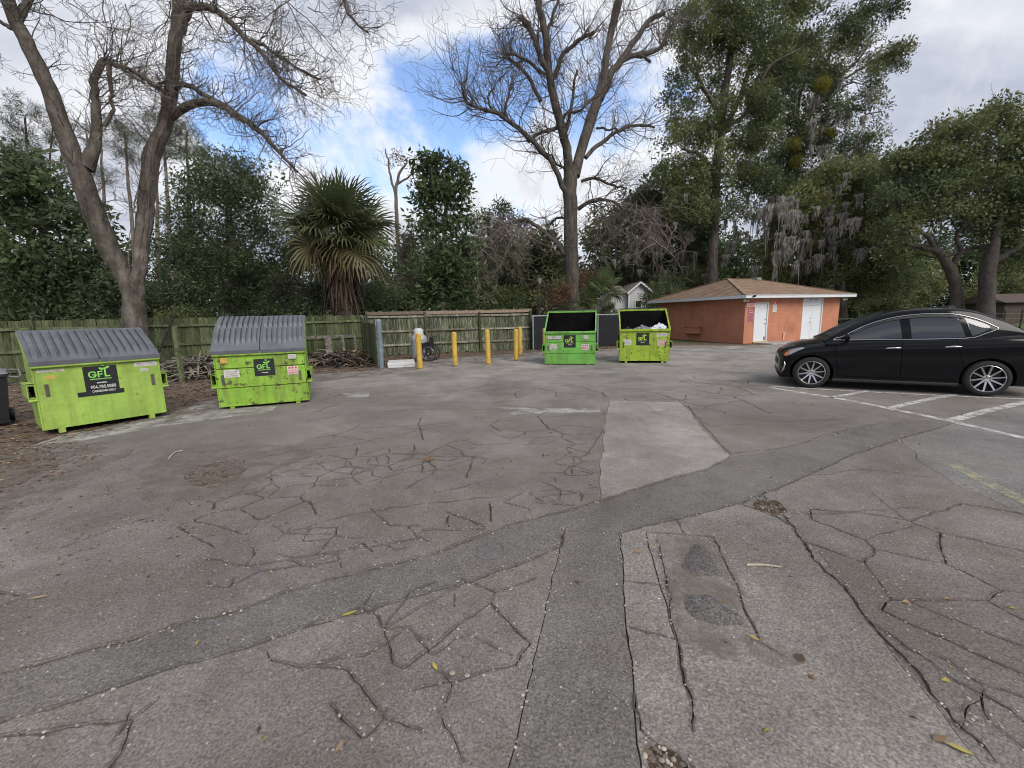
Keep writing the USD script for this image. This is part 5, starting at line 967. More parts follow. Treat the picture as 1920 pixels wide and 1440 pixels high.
for sg in (1, -1):
    for nm, P in (('front_door_window', [(sF(.86), zb_(sF(.86)) + .02)] + [(x, za(x) - .03) for x in np.linspace(sF(.95), sF(1.55), 10)] + [(sF(1.6), zb_(sF(1.6)) + .02)]), ('rear_door_window', [(sF(1.72), zb_(sF(1.72)) + .02)] + [(x, za(x) - .03) for x in np.linspace(sF(1.68), sF(2.34), 10)] + [(sF(2.46), zb_(sF(2.46)) + .02)]), ('quarter_window', [(sF(2.55), zb_(sF(2.55)) + .03)] + [(x, za(x) - .035) for x in np.linspace(sF(2.44), sF(2.78), 7)] + [(sF(2.80), zF(1.16)), (sF(2.68), zF(1.10))])):
        obj(nm, side_patch(P, .005, sg), TINT, t, smooth=True)
    rail = [(sF(.66), zb_(sF(.66)) + .015), (sF(.72), zF(1.02))] + arc + [(sF(a), zF(b)) for a, b in ((2.90, 1.165), (2.86, 1.14), (2.7, 1.08))] + [(sF(a), zb_(sF(a)) + e) for a, e in ((2.55, .01), (2.2, .005), (1.6, .003), (1.1, 0), (.66, .005))]
    obj('chrome_window_trim', MB().tube(line_on_side(rail, .006, sg, 120), .0085, 6, False), CHRM, t, smooth=True)
    obj('rain_visor', side_patch([(x, za(x) - .012) for x in np.linspace(sF(.95), sF(2.42), 26)] + [(x, za(x) - .058) for x in np.linspace(sF(2.42), sF(.95), 26)], .022, sg), TRIMK, t, smooth=True)
    for s0, z0 in ((1.19, .865), (2.06, .905)):
        b = MB(); Q = smooth_path([(s0, z0), (s0 + .10, z0 + .012), (s0 + .23, z0 + .012)], 12); P = np.array([(-a, sg * (y_low(a, z) + .022 * math.sin(math.pi * i / 11) ** .5 + .004), z) for i, (a, z) in enumerate(Q)]); b.tube(P, [.010, .015, .017, .018, .018, .018, .018, .018, .018, .017, .015, .010], 8); obj('door_handle', b, CHRM, t, smooth=60)
    m = trimesh.creation.icosphere(3); v = np.array(m.vertices) * [.075, .105, .068]; v[:, 0] = np.where(v[:, 0] < 0, v[:, 0] * .55, v[:, 0]); mi = obj('door_mirror', (v + [-.56, sg * .93, 1.09], m.faces), PAINT_K, t, smooth=True); obj('mirror_arm', MB().bar((-.58, sg * .80, 1.04), (-.56, sg * .88, 1.06), .06, .035), TRIMK, mi)
    # headlight sweeping round the corner, amber marker, chrome fog surround
    obj('headlight', side_patch([(-.52, .68), (-.40, .81), (-.23, .865), (-.14, .855), (-.26, .79), (-.37, .72), (-.47, .66)], .004, sg, .03, lambda a, z: y_low(a, min(z, np.interp(a, ST[:, 0], ST[:, 3]) - .004))), LENS, t, smooth=True)
    obj('amber_marker', side_patch([(-.52, .685), (-.43, .785), (-.39, .775), (-.41, .72), (-.48, .655)], .008, sg, .03, lambda a, z: y_low(a, min(z, np.interp(a, ST[:, 0], ST[:, 3]) - .004))), ORANGE, t, smooth=True)
    Q = smooth_path([(-.52, .30), (-.495, .38), (-.48, .46), (-.49, .54)], 14); obj('fog_lamp_trim', MB().tube(np.array([(-a, sg * (y_low(a, z) + .006), z) for a, z in Q]), [.008, .014, .019, .022, .024, .024, .024, .022, .02, .018, .016, .013, .010, .006], 8), CHRM, t, smooth=60)
    obj('tail_light', side_patch([(3.30, .97), (3.42, 1.02), (3.62, .99), (3.70, .90), (3.66, .80), (3.50, .84)], .004, sg, .04, lambda a, z: y_low(a, min(z, np.interp(a, ST[:, 0], ST[:, 3]) - .004))), REDL, t, smooth=True)
    obj('sill_skirt', MB().add(rbox(-2.33, -.36, *sorted((sg * .80, sg * .868)), .155, .225, .02)), TRIMK, t)
def top_patch(poly, off, name, m, zf=z_top):
    P = Polygon(poly).segmentize(.06); v, f = trimesh.creation.triangulate_polygon(P, engine='earcut'); v, f = trimesh.remesh.subdivide_to_size(np.c_[v, np.zeros(len(v))], f, .09)
    v3 = np.array([(-a, y, zf(a, y) + off) for a, y, _ in v]); f = np.array(f); n = np.cross(v3[f[:, 1]] - v3[f[:, 0]], v3[f[:, 2]] - v3[f[:, 0]])[:, 2]; f[n < 0] = f[n < 0][:, ::-1]; return obj(name, (v3, f), m, t, smooth=True)
top_patch([(sF(.64), -.66), (sF(.64), .66), (sF(1.40), .50), (sF(1.40), -.50)], .006, 'windscreen', TINT); top_patch([(sF(2.52), -.47), (sF(2.52), .47), (sF(3.24), .55), (sF(3.24), -.55)], .006, 'rear_window', TINT)
FZ = float(z_top(2.2, 0)) - 1.475
fin = MB().add(m3.Manifold.hull_points(np.array([(-2.38, 0, 1.525), (-2.36, 0, 1.52), (-2.22, -.03, 1.48), (-2.22, .03, 1.48), (-2.42, -.03, 1.46), (-2.42, .03, 1.46), (-2.12, 0, 1.485)], np.float32) + np.array([0, 0, FZ], np.float32))); obj('roof_aerial', fin, PAINT_K, t)
obj('roof_aerial_base', MB().tube([(-2.30, -.10, 1.48 + FZ), (-2.30, .10, 1.48 + FZ)], .008, 6), CHRM, t)
obj('grille', MB().add(rbox(.572, .595, -.33, .33, .44, .58, .01)), TRIMK, t); obj('lower_grille', MB().add(rbox(.55, .585, -.45, .45, .25, .36, .01)), TRIMK, t)
obj('underbody', MB().box(-3.3, .55, -.62, .62, .17, .19), TRIMK, t)
def wheel(s, sg):
    R = .328; T = TR((-s, sg * (TRK + .005), R), rx=-math.pi / 2 if sg > 0 else math.pi / 2)      # local +z points outwards
    prof = [(.235, -.10), (.29, -.105), (.318, -.085), (R, -.05), (R, .05), (.318, .082), (.295, .098), (.262, .100), (.238, .085), (.235, -.10)]
    w = obj('wheel', MB().lathe([(.238, -.10), (.238, .05), (.225, .055), (.215, -.02), (.06, -.03), (.001, -.03)], 40, T), RIMB, t, smooth=40)
    obj('tyre', MB().lathe(prof, 56, T), TYRE, w, smooth=35)
    obj('rim_lip', MB().lathe([(.246, .06), (.250, .088), (.240, .092), (.228, .080), (.226, .05)], 48, T), RIMF, w, smooth=50)
    for k in range(10):
        a = k * math.pi / 5 + .16; c, s_ = math.cos(a), math.sin(a); tt = np.array([-s_, c]); pr = np.array([c, s_])
        def pt(r, u, z): q = pr * r + tt * u; return (q[0], q[1], z)
        V = [pt(.045, -.017, .052), pt(.045, .017, .052), pt(.232, .0115, .082), pt(.232, -.0115, .082), pt(.05, -.02, .0), pt(.05, .02, .0), pt(.232, .016, .03), pt(.232, -.016, .03)]
        V = np.array(V) @ T[:3, :3].T + T[:3, 3]; obj('spoke', MB().raw(V, [(0, 1, 2, 3), (0, 3, 7, 4), (1, 5, 6, 2), (4, 5, 1, 0)]), RIMF, w)
    obj('hub_cap', MB().lathe([(.062, .03), (.062, .052), (.045, .058), (.03, .052), (.001, .052)], 24, T), RIMF, w, smooth=40)
    b = MB()
    for k in range(5): a = k * 2 * math.pi / 5; b.lathe([(.009, .05), (.009, .062), (.001, .062)], 8, T @ TR((.044 * math.cos(a), .044 * math.sin(a), 0)))
    obj('wheel_nuts', b, RIMB, w); obj('brake_disc', MB().lathe([(.15, -.05), (.15, -.035), (.06, -.035)], 32, T), WEAR, w, smooth=40)
for s in (0, WB):
    for sg in (1, -1): wheel(s, sg)
# ------------------------------------------------------------------ trees
def leafmat(name, base, isl=.35, tr=.32):
    return mat(name, base, 0.55, 0.18, .8, isl=isl, obj_rand=0.3, transl=tr, spec=.35)
LF = {k: leafmat('leaves_' + k, c) for k, c in dict(dark=(0.070, 0.108, 0.048), oak=(0.108, 0.150, 0.056), olive=(0.145, 0.170, 0.076), light=(0.155, 0.195, 0.074), magnolia=(0.058, 0.100, 0.038), rust=(0.18, 0.11, 0.052), dull=(0.105, 0.10, 0.062), yellow=(0.21, 0.225, 0.035), pine=(0.07, 0.088, 0.046), deep=(0.060, 0.095, 0.046), vine=(0.10, 0.12, 0.032)).items()}
BARK = mat('grey_brown_bark', (0.115, 0.098, 0.082), 0.95, stops=[(0.28, (0.055, 0.047, 0.04)), (0.46, (0.105, 0.09, 0.076)), (0.58, (0.155, 0.135, 0.115)), (0.74, (0.22, 0.20, 0.175))], scale=2.6, aniso=(1.6, 1.6, .8), bump=0.05, bscale=9, spec=.15)
BARK2 = mat('brown_bark', (0.095, 0.082, 0.071), 0.95, stops=[(0.28, (0.045, 0.039, 0.034)), (0.5, (0.095, 0.082, 0.071)), (0.72, (0.17, 0.15, 0.132))], scale=3, aniso=(2, 2, .5), bump=0.05, bscale=10, spec=.15)
TWIG = mat('twig_bark', (0.12, 0.104, 0.092), 0.95, 0.3, 2, spec=.15)
PALE = mat('pale_bark', (0.17, 0.145, 0.12), 0.95, 0.35, 3, aniso=(2, 2, .5), bump=.01, spec=.15)
MOSS = mat('grey_moss', (0.40, 0.375, 0.34), 0.95, 0.3, 1.5, transl=.45, isl=.2, spec=.1)
def clump(n, R, L, w, seed, flat=.6, fold=.25, droop=0.0):
    """a spray of n folded leaves through a ball of radius R"""
    r = rnd(seed); b = []; f = []
    for i in range(n):
        u = r.normal(size=3); u /= np.linalg.norm(u); c = u * R * r.random() ** .45 * [1, 1, flat]; d = u * .7 + r.normal(size=3) * .7; d[2] -= droop; d /= np.linalg.norm(d); s = np.cross(d, r.normal(size=3)); s /= np.linalg.norm(s); nn = np.cross(d, s); l = L * r.uniform(.7, 1.25); ww = w * r.uniform(.75, 1.2) / 2
        k = len(b); b += [c, c + d * l * .45 + s * ww + nn * fold * ww, c + d * l, c + d * l * .45 - s * ww + nn * fold * ww]; f += [(k, k + 1, k + 2), (k, k + 2, k + 3)]
    return np.array(b), np.array(f)
def instancer(par, name, protos, mats, P, S, seed, kind='stuff', idx=None, label=None, upright=0.0):
    """many copies of a few sprays as one part"""
    pp = path_of(par); pi = UsdGeom.PointInstancer.Define(stage, pp + '/' + numbered(pp, name)); r = rnd(seed); n = len(P)
    rel = pi.CreatePrototypesRel()
    for i, (m, mm) in enumerate(zip(protos, mats)):
        usdkit.mesh(stage, f'{pi.GetPath()}/spray_{i:03d}', m, mm); rel.AddTarget(f'{pi.GetPath()}/spray_{i:03d}')
    q = r.normal(size=(n, 4)); 
    if upright: q = np.c_[np.cos(z := r.uniform(0, math.pi, n)), r.normal(0, 1 - upright, (n, 2)) * .5, np.sin(z)]
    q /= np.linalg.norm(q, axis=1, keepdims=True)
    pi.CreateProtoIndicesAttr(Vt.IntArray.FromNumpy((r.integers(0, len(protos), n) if idx is None else idx).astype(np.int32)))
    pi.CreatePositionsAttr(Vt.Vec3fArray.FromNumpy(np.asarray(P, np.float32))); S = np.broadcast_to(np.asarray(S, np.float32).reshape(-1, 1), (n, 3)).astype(np.float32); pi.CreateScalesAttr(Vt.Vec3fArray.FromNumpy(np.ascontiguousarray(S)))
    pi.CreateOrientationsAttr(Vt.QuathArray([Gf.Quath(float(a), float(b), float(c), float(d)) for a, b, c, d in q]))
    return tag(pi.GetPrim(), label, kind=kind)
def lobes_points(lobes, Y, depth, dens, seed, gap=.42, o=(0, 0, 0)):
    """points through a set of foliage masses: rather more near their surface, thinned by noise so that gaps open"""
    r = rnd(seed); out = []; k = Y / FOC
    for L in lobes:
        px, py, rx, ry = L[:4]; dy = L[4] if len(L) > 4 else 0; dn = L[5] if len(L) > 5 else 1.0
        y = Y + dy; c = U(px, py, y); kk = np.linalg.norm(sight(px, py)) * 0 + y / FOC; a, b = rx * kk, ry * kk; d = max(depth * .4, min(depth, a)); n = max(6, int(1.55 * dens * dn * (a * b + .5 * (a + b) * d) * 1.5))
        u = r.normal(size=(n, 3)); u /= np.linalg.norm(u, axis=1, keepdims=True); q = u * (r.random((n, 1)) ** .42) * [a, d, b] + c
        nz = meshkit.fbm(q * .55 + seed, 3, seed); nz2 = meshkit.noise(q * 1.7 + seed, seed + 3); out.append(q[(nz * .65 + nz2 * .35) > gap])
    return np.vstack(out) - np.asarray(o)
def limb_path(pts, Y, n=None, jit=.0, seed=0):
    """pts: (px, py, depth offset, width in px) along a limb -> path and radii in metres"""
    P = np.array([U(a, b, Y + d) for a, b, d, w in pts]); R = np.array([w / 2 * (Y + d) / FOC / math.hypot(1, (a - 960) / FOC) for a, b, d, w in pts]); n = n or max(6, 4 * len(pts))
    Q = smooth_path(P, n); R = np.interp(np.linspace(0, 1, n), np.linspace(0, 1, len(R)), R)
    if jit: z = np.arange(n)[:, None] * .7; Q = Q + (np.stack([meshkit.fbm(np.c_[z + seed * 3 + i * 40, z * 0, z * 0], 3, seed + i) for i in range(3)], 1) - .5) * 2 * jit * np.minimum(1, np.arange(n) / 2)[:, None]
    return Q, R
def bumpy_tube(Q, R, k, seed, amp=.06):
    """limb with uneven girth"""
    b = MB().tube(Q, R, k); v = b.v[0]; n = len(Q); c = np.repeat(Q, k, 0); s = 1 + amp * 2 * (meshkit.fbm(v * 4.2 + seed, 3, seed) - .5); b.v[0] = c + (v - c) * s[:, None]; return b
def grow(b, r, P0, d, L, R0, lvl, maxl, up=.15, wig=.28, kids=(4, 6), k3=3, ends=None, ratio=(.4, .7), rmin=.0035):
    n = max(4, int(5 + L * 1.2)); P = [P0]; d = d / np.linalg.norm(d); st = L / n
    for i in range(n):
        d = d + r.normal(size=3) * wig * (.6 if lvl == 0 else 1) + np.array([0, 0, up * (.35 if i < n / 3 else 1)]) * .5; d /= np.linalg.norm(d); P.append(P[-1] + d * st)
    P = np.array(P); R = np.linspace(R0, max(rmin, R0 * (.35 if lvl < maxl else .25)), n + 1); b.tube(P, R, 5 if R0 > .03 else k3, False)
    if ends is not None and lvl >= maxl - 1: ends.append(P[-1]); ends.append(P[n // 2])
    if lvl < maxl:
        for _ in range(r.integers(*kids)):
            i = r.integers(max(1, n // 4), n + 1); T = P[min(i, n)] - P[i - 1]; T /= np.linalg.norm(T); s = np.cross(T, r.normal(size=3)); s /= np.linalg.norm(s); a = r.uniform(.5, 1.15)
            grow(b, r, P[i], T * math.cos(a) + s * math.sin(a), L * r.uniform(*ratio), max(rmin, R[i] * r.uniform(.45, .7)), lvl + 1, maxl, up, wig, kids, k3, ends, ratio, rmin)
def shoots(b, r, Q, R, n, L, lvl, up=.2, t0=.25, kids=(3, 5), wig=.25, droop=0.0, ends=None, rr=(.25, .5), rcap=.06, rmin=.0035):
    """secondary branches off a limb"""
    m = len(Q)
    for j in range(n):
        i = min(m - 2, int(m * (t0 + (1 - t0) * r.random()))); T = Q[i + 1] - Q[i]; T /= np.linalg.norm(T); s = np.cross(T, r.normal(size=3)); s /= np.linalg.norm(s); s[2] += up - droop; a = r.uniform(.5, 1.3); d = T * math.cos(a) + s * math.sin(a)
        grow(b, r, Q[i], d, L * r.uniform(.5, 1.2), min(rcap, max(.010, R[i] * r.uniform(*rr))), 0, lvl, up - droop, wig, kids, 3, ends, rmin=rmin)
def shifted(b, o):
    b.v = [v - o for v in b.v]; return b

def tree_thing(name, label, base, group=None, cat='tree'): return thing(name, label, cat, base, group=group)
# --- big bare tree between the first dumpster and the fence
Y = 13.0; base = gp(252, 690); base = np.array([U(252, 600, Y)[0], Y, 0]); o = base
t = tree_thing('bare_tree', 'big leafless forked tree standing behind the closed dumpster nearest the camera', base)
T1 = [('trunk', [(256, 700, 0, 64), (254, 620, 0, 52), (252, 575, 0, 47), (250, 540, 0, 44)], 18),
      ('limb', [(248, 560, 0, 34), (232, 515, 0, 38), (212, 479, -.1, 42), (184, 417, -.3, 44), (157, 345, -.5, 44), (126, 262, -.7, 38), (92, 170, -.9, 33), (55, 90, -1.1, 31), (22, 20, -1.3, 29), (-5, -60, -1.6, 26), (-30, -160, -1.8, 20)], 16),
      ('limb', [(257, 560, 0, 32), (262, 500, 0, 29), (265, 470, .1, 29), (271, 417, .3, 33), (277, 360, .5, 31), (290, 275, .7, 32), (312, 228, .9, 27), (322, 150, 1.0, 24), (330, 60, 1.1, 23), (334, 0, 1.1, 22), (340, -110, 1.2, 16)], 16),
      ('limb', [(160, 315, -.5, 36), (178, 270, -.3, 24), (181, 200, -.1, 18), (176, 160, 0, 16), (190, 118, .1, 15), (205, 112, .1, 13)], 10),
      ('limb', [(205, 118, .1, 12), (240, 128, .3, 9), (275, 152, .5, 8), (308, 170, .8, 9)], 8), ('limb', [(205, 120, .1, 10), (207, 170, .0, 8), (212, 205, 0, 7), (195, 235, -.1, 9)], 8),
      ('limb', [(318, 222, .9, 18), (360, 195, .6, 16), (405, 192, .3, 15), (440, 213, 0, 13), (480, 240, -.3, 11), (500, 260, -.5, 9), (530, 295, -.7, 6), (560, 322, -.8, 5)], 10),
      ('limb', [(330, 165, 1.0, 12), (350, 160, .8, 10), (400, 186, .5, 9), (440, 210, .2, 9)], 8),
      ('limb', [(338, 60, 1.1, 20), (350, 25, 1.0, 17), (372, 10, .8, 14), (410, 22, .4, 12), (450, 60, 0, 10), (490, 100, -.4, 8), (530, 150, -.7, 6), (575, 178, -.9, 5)], 10),
      ('limb', [(470, 75, -.2, 7), (510, 95, -.2, 6), (550, 125, -.3, 5), (600, 150, -.3, 4)], 7), ('limb', [(35, 35, -1.2, 20), (52, 0, -1.0, 16), (75, -60, -.8, 12)], 9), ('limb', [(0, 40, -1.2, 9), (25, 55, -1.2, 10)], 7),
      ('limb', [(640, -60, -.6, 7), (648, 10, -.6, 5), (665, 40, -.7, 4), (690, 62, -.7, 3)], 6)]
paths = []
for i, (nm, pts, k) in enumerate(T1):
    Q, R = limb_path(pts, Y, None, .05 if i > 1 else .03, i); paths.append((Q, R)); obj(nm, shifted(bumpy_tube(Q, R, k, i), o), BARK, t, smooth=True)
r = rnd(101); b = MB()
for i, (n, L, up, dr) in {1: (40, 1.2, .15, 0), 2: (56, 1.35, .14, 0), 3: (40, 1.3, .2, 0), 4: (40, 1.1, .25, 0), 5: (14, .8, .25, 0), 6: (64, 1.1, .12, .06), 7: (22, 1.0, .12, 0), 8: (80, 1.4, .1, .10), 9: (40, 1.1, 0, .1), 10: (16, 1.5, .1, 0), 12: (24, .8, 0, .1)}.items():
    Q, R = paths[i]; shoots(b, r, Q, R, int(n * .85), L, 2, up, .28 if i < 3 else .12, (2, 6), .34, dr, rmin=.0042, rcap=.017)
for s in range(34):       # boughs that reach into the picture from the crown above
    c = U(r.uniform(-60, 620), r.uniform(-140, 20), Y + r.uniform(-1.5, 2)); grow(b, r, c, np.array([r.normal(0, .8), r.normal(0, .5), -.55]), r.uniform(1.2, 2.4), .018, 0, 2, .05, .30, (4, 7), rmin=.0042)
obj('twigs', shifted(b, o), TWIG, t, kind='stuff')
# vine stems climbing the right limb
b = MB(); Q, R = paths[2]
for s in range(7):
    a = r.uniform(0, 6.3); P = [Q[i] + R[i] * 1.05 * np.array([math.cos(a + i * .08 * (s % 3 - 1)), -abs(math.sin(a + i * .08)), 0]) for i in range(2, len(Q))]; b.tube(np.array(P) + r.normal(0, .012, (len(P), 3)), .014, 4)
for s in range(60): i = r.integers(len(Q) // 2, len(Q)); grow(b, r, Q[i] + r.normal(0, R[i] * .8, 3), r.normal(size=3), .5, .007, 0, 1, -.1, .4, (2, 4), rmin=.004)
obj('vine', shifted(b, o), TWIG, t, kind='stuff')

# --- tall bare tree in the middle
Y = 27.0; o = base = np.array([U(1072, 560, Y)[0], Y, 0]); t = tree_thing('bare_tree', 'tall leafless tree with many stubbed limbs rising above the open dumpsters', base)
T2 = [('trunk', [(1076, 610, 0, 36), (1072, 560, 0, 30), (1071, 480, 0, 27), (1070, 400, 0, 26), (1068, 350, 0, 26), (1072, 315, 0, 26)], 14),
      ('limb', [(1066, 330, 0, 20), (1064, 285, -.3, 18), (1054, 245, -.6, 18), (1042, 200, -.8, 17), (1030, 140, -1, 15), (1022, 60, -1.2, 14), (1010, 10, -1.3, 13), (1000, -60, -1.4, 10)], 10),
      ('limb', [(1078, 330, 0, 21), (1090, 280, .4, 20), (1108, 225, .8, 22), (1128, 165, 1.2, 18), (1136, 110, 1.4, 14), (1146, 60, 1.6, 13), (1158, 10, 1.7, 17), (1170, -60, 1.8, 12)], 10),
      ('limb', [(1124, 185, 1.1, 19), (1145, 140, 1.5, 15), (1165, 112, 1.8, 13), (1195, 70, 2.2, 11), (1220, 38, 2.5, 10), (1246, 24, 2.7, 9)], 9), ('limb', [(1160, 116, 1.8, 11), (1195, 103, 2.1, 10), (1236, 90, 2.5, 9), (1255, 60, 2.7, 7), (1278, 28, 2.9, 4)], 8), ('limb', [(1190, 104, 2.1, 7), (1210, 108, 2.0, 6), (1218, 118, 2.0, 6)], 7),
      ('limb', [(1026, 130, -1, 13), (1012, 105, -1.2, 11), (1000, 70, -1.4, 10), (988, 45, -1.5, 11), (976, 32, -1.6, 10)], 8), ('limb', [(1038, 148, -1, 10), (1055, 105, -1.4, 9), (1080, 80, -1.6, 8), (1114, 62, -1.9, 8)], 8), ('limb', [(1026, 60, -1.2, 7), (1040, 20, -1.4, 6), (1052, -20, -1.5, 5)], 7),
      ('limb', [(1066, 372, 0, 12), (1050, 335, -.4, 11), (1030, 300, -.8, 10), (1000, 265, -1.2, 10), (960, 232, -1.6, 9), (930, 212, -1.9, 8), (900, 203, -2.2, 7), (875, 190, -2.5, 6), (866, 165, -2.6, 4), (876, 145, -2.6, 3)], 8), ('limb', [(945, 218, -1.8, 5), (955, 175, -1.9, 4), (962, 160, -1.9, 3)], 6), ('limb', [(925, 210, -1.9, 5), (915, 185, -2, 4), (926, 165, -2, 3)], 6),
      ('limb', [(1048, 238, -.6, 8), (1012, 250, -.4, 7), (990, 268, -.2, 5)], 7), ('limb', [(1014, 190, -.9, 8), (985, 135, -.5, 7), (950, 105, -.2, 6), (945, 100, -.2, 4)], 7), ('limb', [(1022, 140, -1, 7), (985, 112, -1.5, 6), (950, 100, -1.8, 6)], 7), ('limb', [(1042, 240, -.6, 7), (1060, 215, -.9, 6), (1090, 205, -1.2, 5), (1128, 172, -1.2, 6)], 7),
      ('limb', [(1098, 296, .5, 9), (1130, 265, 1, 8), (1160, 245, 1.5, 7), (1200, 235, 2, 6), (1228, 240, 2.4, 4)], 7), ('limb', [(1118, 240, .9, 5), (1150, 242, .6, 4), (1160, 248, .5, 3)], 6), ('limb', [(1090, 340, 0, 7), (1115, 333, -.4, 6), (1150, 348, -.8, 5), (1175, 352, -1, 3)], 7), ('limb', [(1084, 392, 0, 9), (1105, 378, -.4, 8), (1140, 376, -.9, 6), (1180, 400, -1.3, 4)], 7),
      ('limb', [(1060, 478, 0, 11), (1040, 452, .4, 10), (1010, 428, .8, 8), (985, 410, 1.1, 7), (960, 420, 1.3, 5)], 7), ('limb', [(1064, 410, 0, 6), (1045, 410, .5, 5), (1030, 420, .8, 4)], 6), ('limb', [(1066, 325, 0, 6), (1048, 308, -.3, 5), (1030, 290, -.5, 4)], 6), ('limb', [(1062, 245, -.5, 8), (1072, 190, -.7, 6), (1082, 130, -.9, 4)], 6)]
paths = []
for i, (nm, pts, k) in enumerate(T2):
    Q, R = limb_path(pts, Y, None, .10 if i > 2 else .05, i + 30); R = R * (.86 if i else .95); paths.append((Q, R)); obj(nm, shifted(bumpy_tube(Q, R, k, i), o), BARK2, t, smooth=True)
r = rnd(202); b = MB()
NS = {k: (int(n * .85), L) for k, (n, L) in {1: (46, 2.6), 2: (44, 2.8), 3: (34, 2.4), 4: (34, 2.2), 6: (26, 2.2), 7: (22, 1.9), 8: (14, 1.9), 9: (60, 2.6), 10: (14, 1.6), 11: (14, 1.6), 12: (16, 1.8), 13: (26, 1.9), 14: (24, 1.9), 15: (14, 1.8), 16: (30, 2.2), 17: (8, 1.4), 18: (22, 1.8), 19: (30, 2.3), 20: (32, 2.2), 21: (12, 1.5), 22: (12, 1.6), 23: (18, 1.9)}.items()}
for i, (n, L) in NS.items():
    Q, R = paths[i]; low = i in (19, 20, 21, 18); shoots(b, r, Q, R, n, L, 2, .18 if not low else .0, .2, (2, 6), .30, .12 if low else 0, rmin=.0065, rcap=.032)
obj('twigs', shifted(b, o), TWIG, t, kind='stuff')
# pale drooping boughs low on both sides of it
b = MB()
for (x, y, n) in ((955, 425, 26), (900, 470, 12), (1185, 400, 26), (1240, 440, 14)):
    for s in range(n): grow(b, r, U(x + r.normal(0, 28), y + r.normal(0, 14), Y - .5 + r.normal(0, 1)), np.array([r.normal(0, .7), r.normal(0, .4), -.5]), r.uniform(1.5, 3.0), .03, 0, 2, -.12, .25, (3, 6), rmin=.008)
obj('twigs', shifted(b, o), PALE, t, kind='stuff')
MS = [clump(1, .1, .1, .1, 1)]
def moss_mesh(n, L, w, seed):
    """hanging strands, wide above and thin below"""
    r = rnd(seed); b = MB()
    for i in range(n):
        x, y = r.normal(0, w * .45, 2); l = L * r.uniform(.2, 1.2) ** 1.3 * math.exp(-(x * x + y * y) / (w * w) * 1.6); z = r.uniform(-.06, .06); m = 4; P = np.array([(x + r.normal(0, .02) * j, y + r.normal(0, .02) * j, z - l * j / m) for j in range(m + 1)]); d = r.normal(size=2); d /= np.linalg.norm(d); W_ = np.array([.03, .05, .04, .025, .004]) * r.uniform(.5, 1.1)
        V = np.concatenate([P + np.c_[d[0] * W_, d[1] * W_, W_ * 0], P - np.c_[d[0] * W_, d[1] * W_, W_ * 0]]); b.raw(V, [(j, j + 1, j + m + 2, j + m + 1) for j in range(m)])
    return b.get()
MOSSP = [moss_mesh(34, 1.3, .26, 1), moss_mesh(26, 2.0, .22, 2), moss_mesh(44, 1.0, .4, 3)]
def hang_moss(t, pts, Y, o, seed, size=1.0):
    P = []; S = []; r = rnd(seed)
    for (px, py, n, sp, s) in pts:
        for i in range(n): P.append(U(px + r.normal(0, sp * 1.9), py + r.normal(0, sp * 2.0), Y + r.normal(0, 1.3)) - o); S.append(s * size * r.uniform(.6, 1.3))
    instancer(t, 'hanging_moss', MOSSP, [MOSS] * 3, np.array(P), np.array(S), seed, upright=.98)

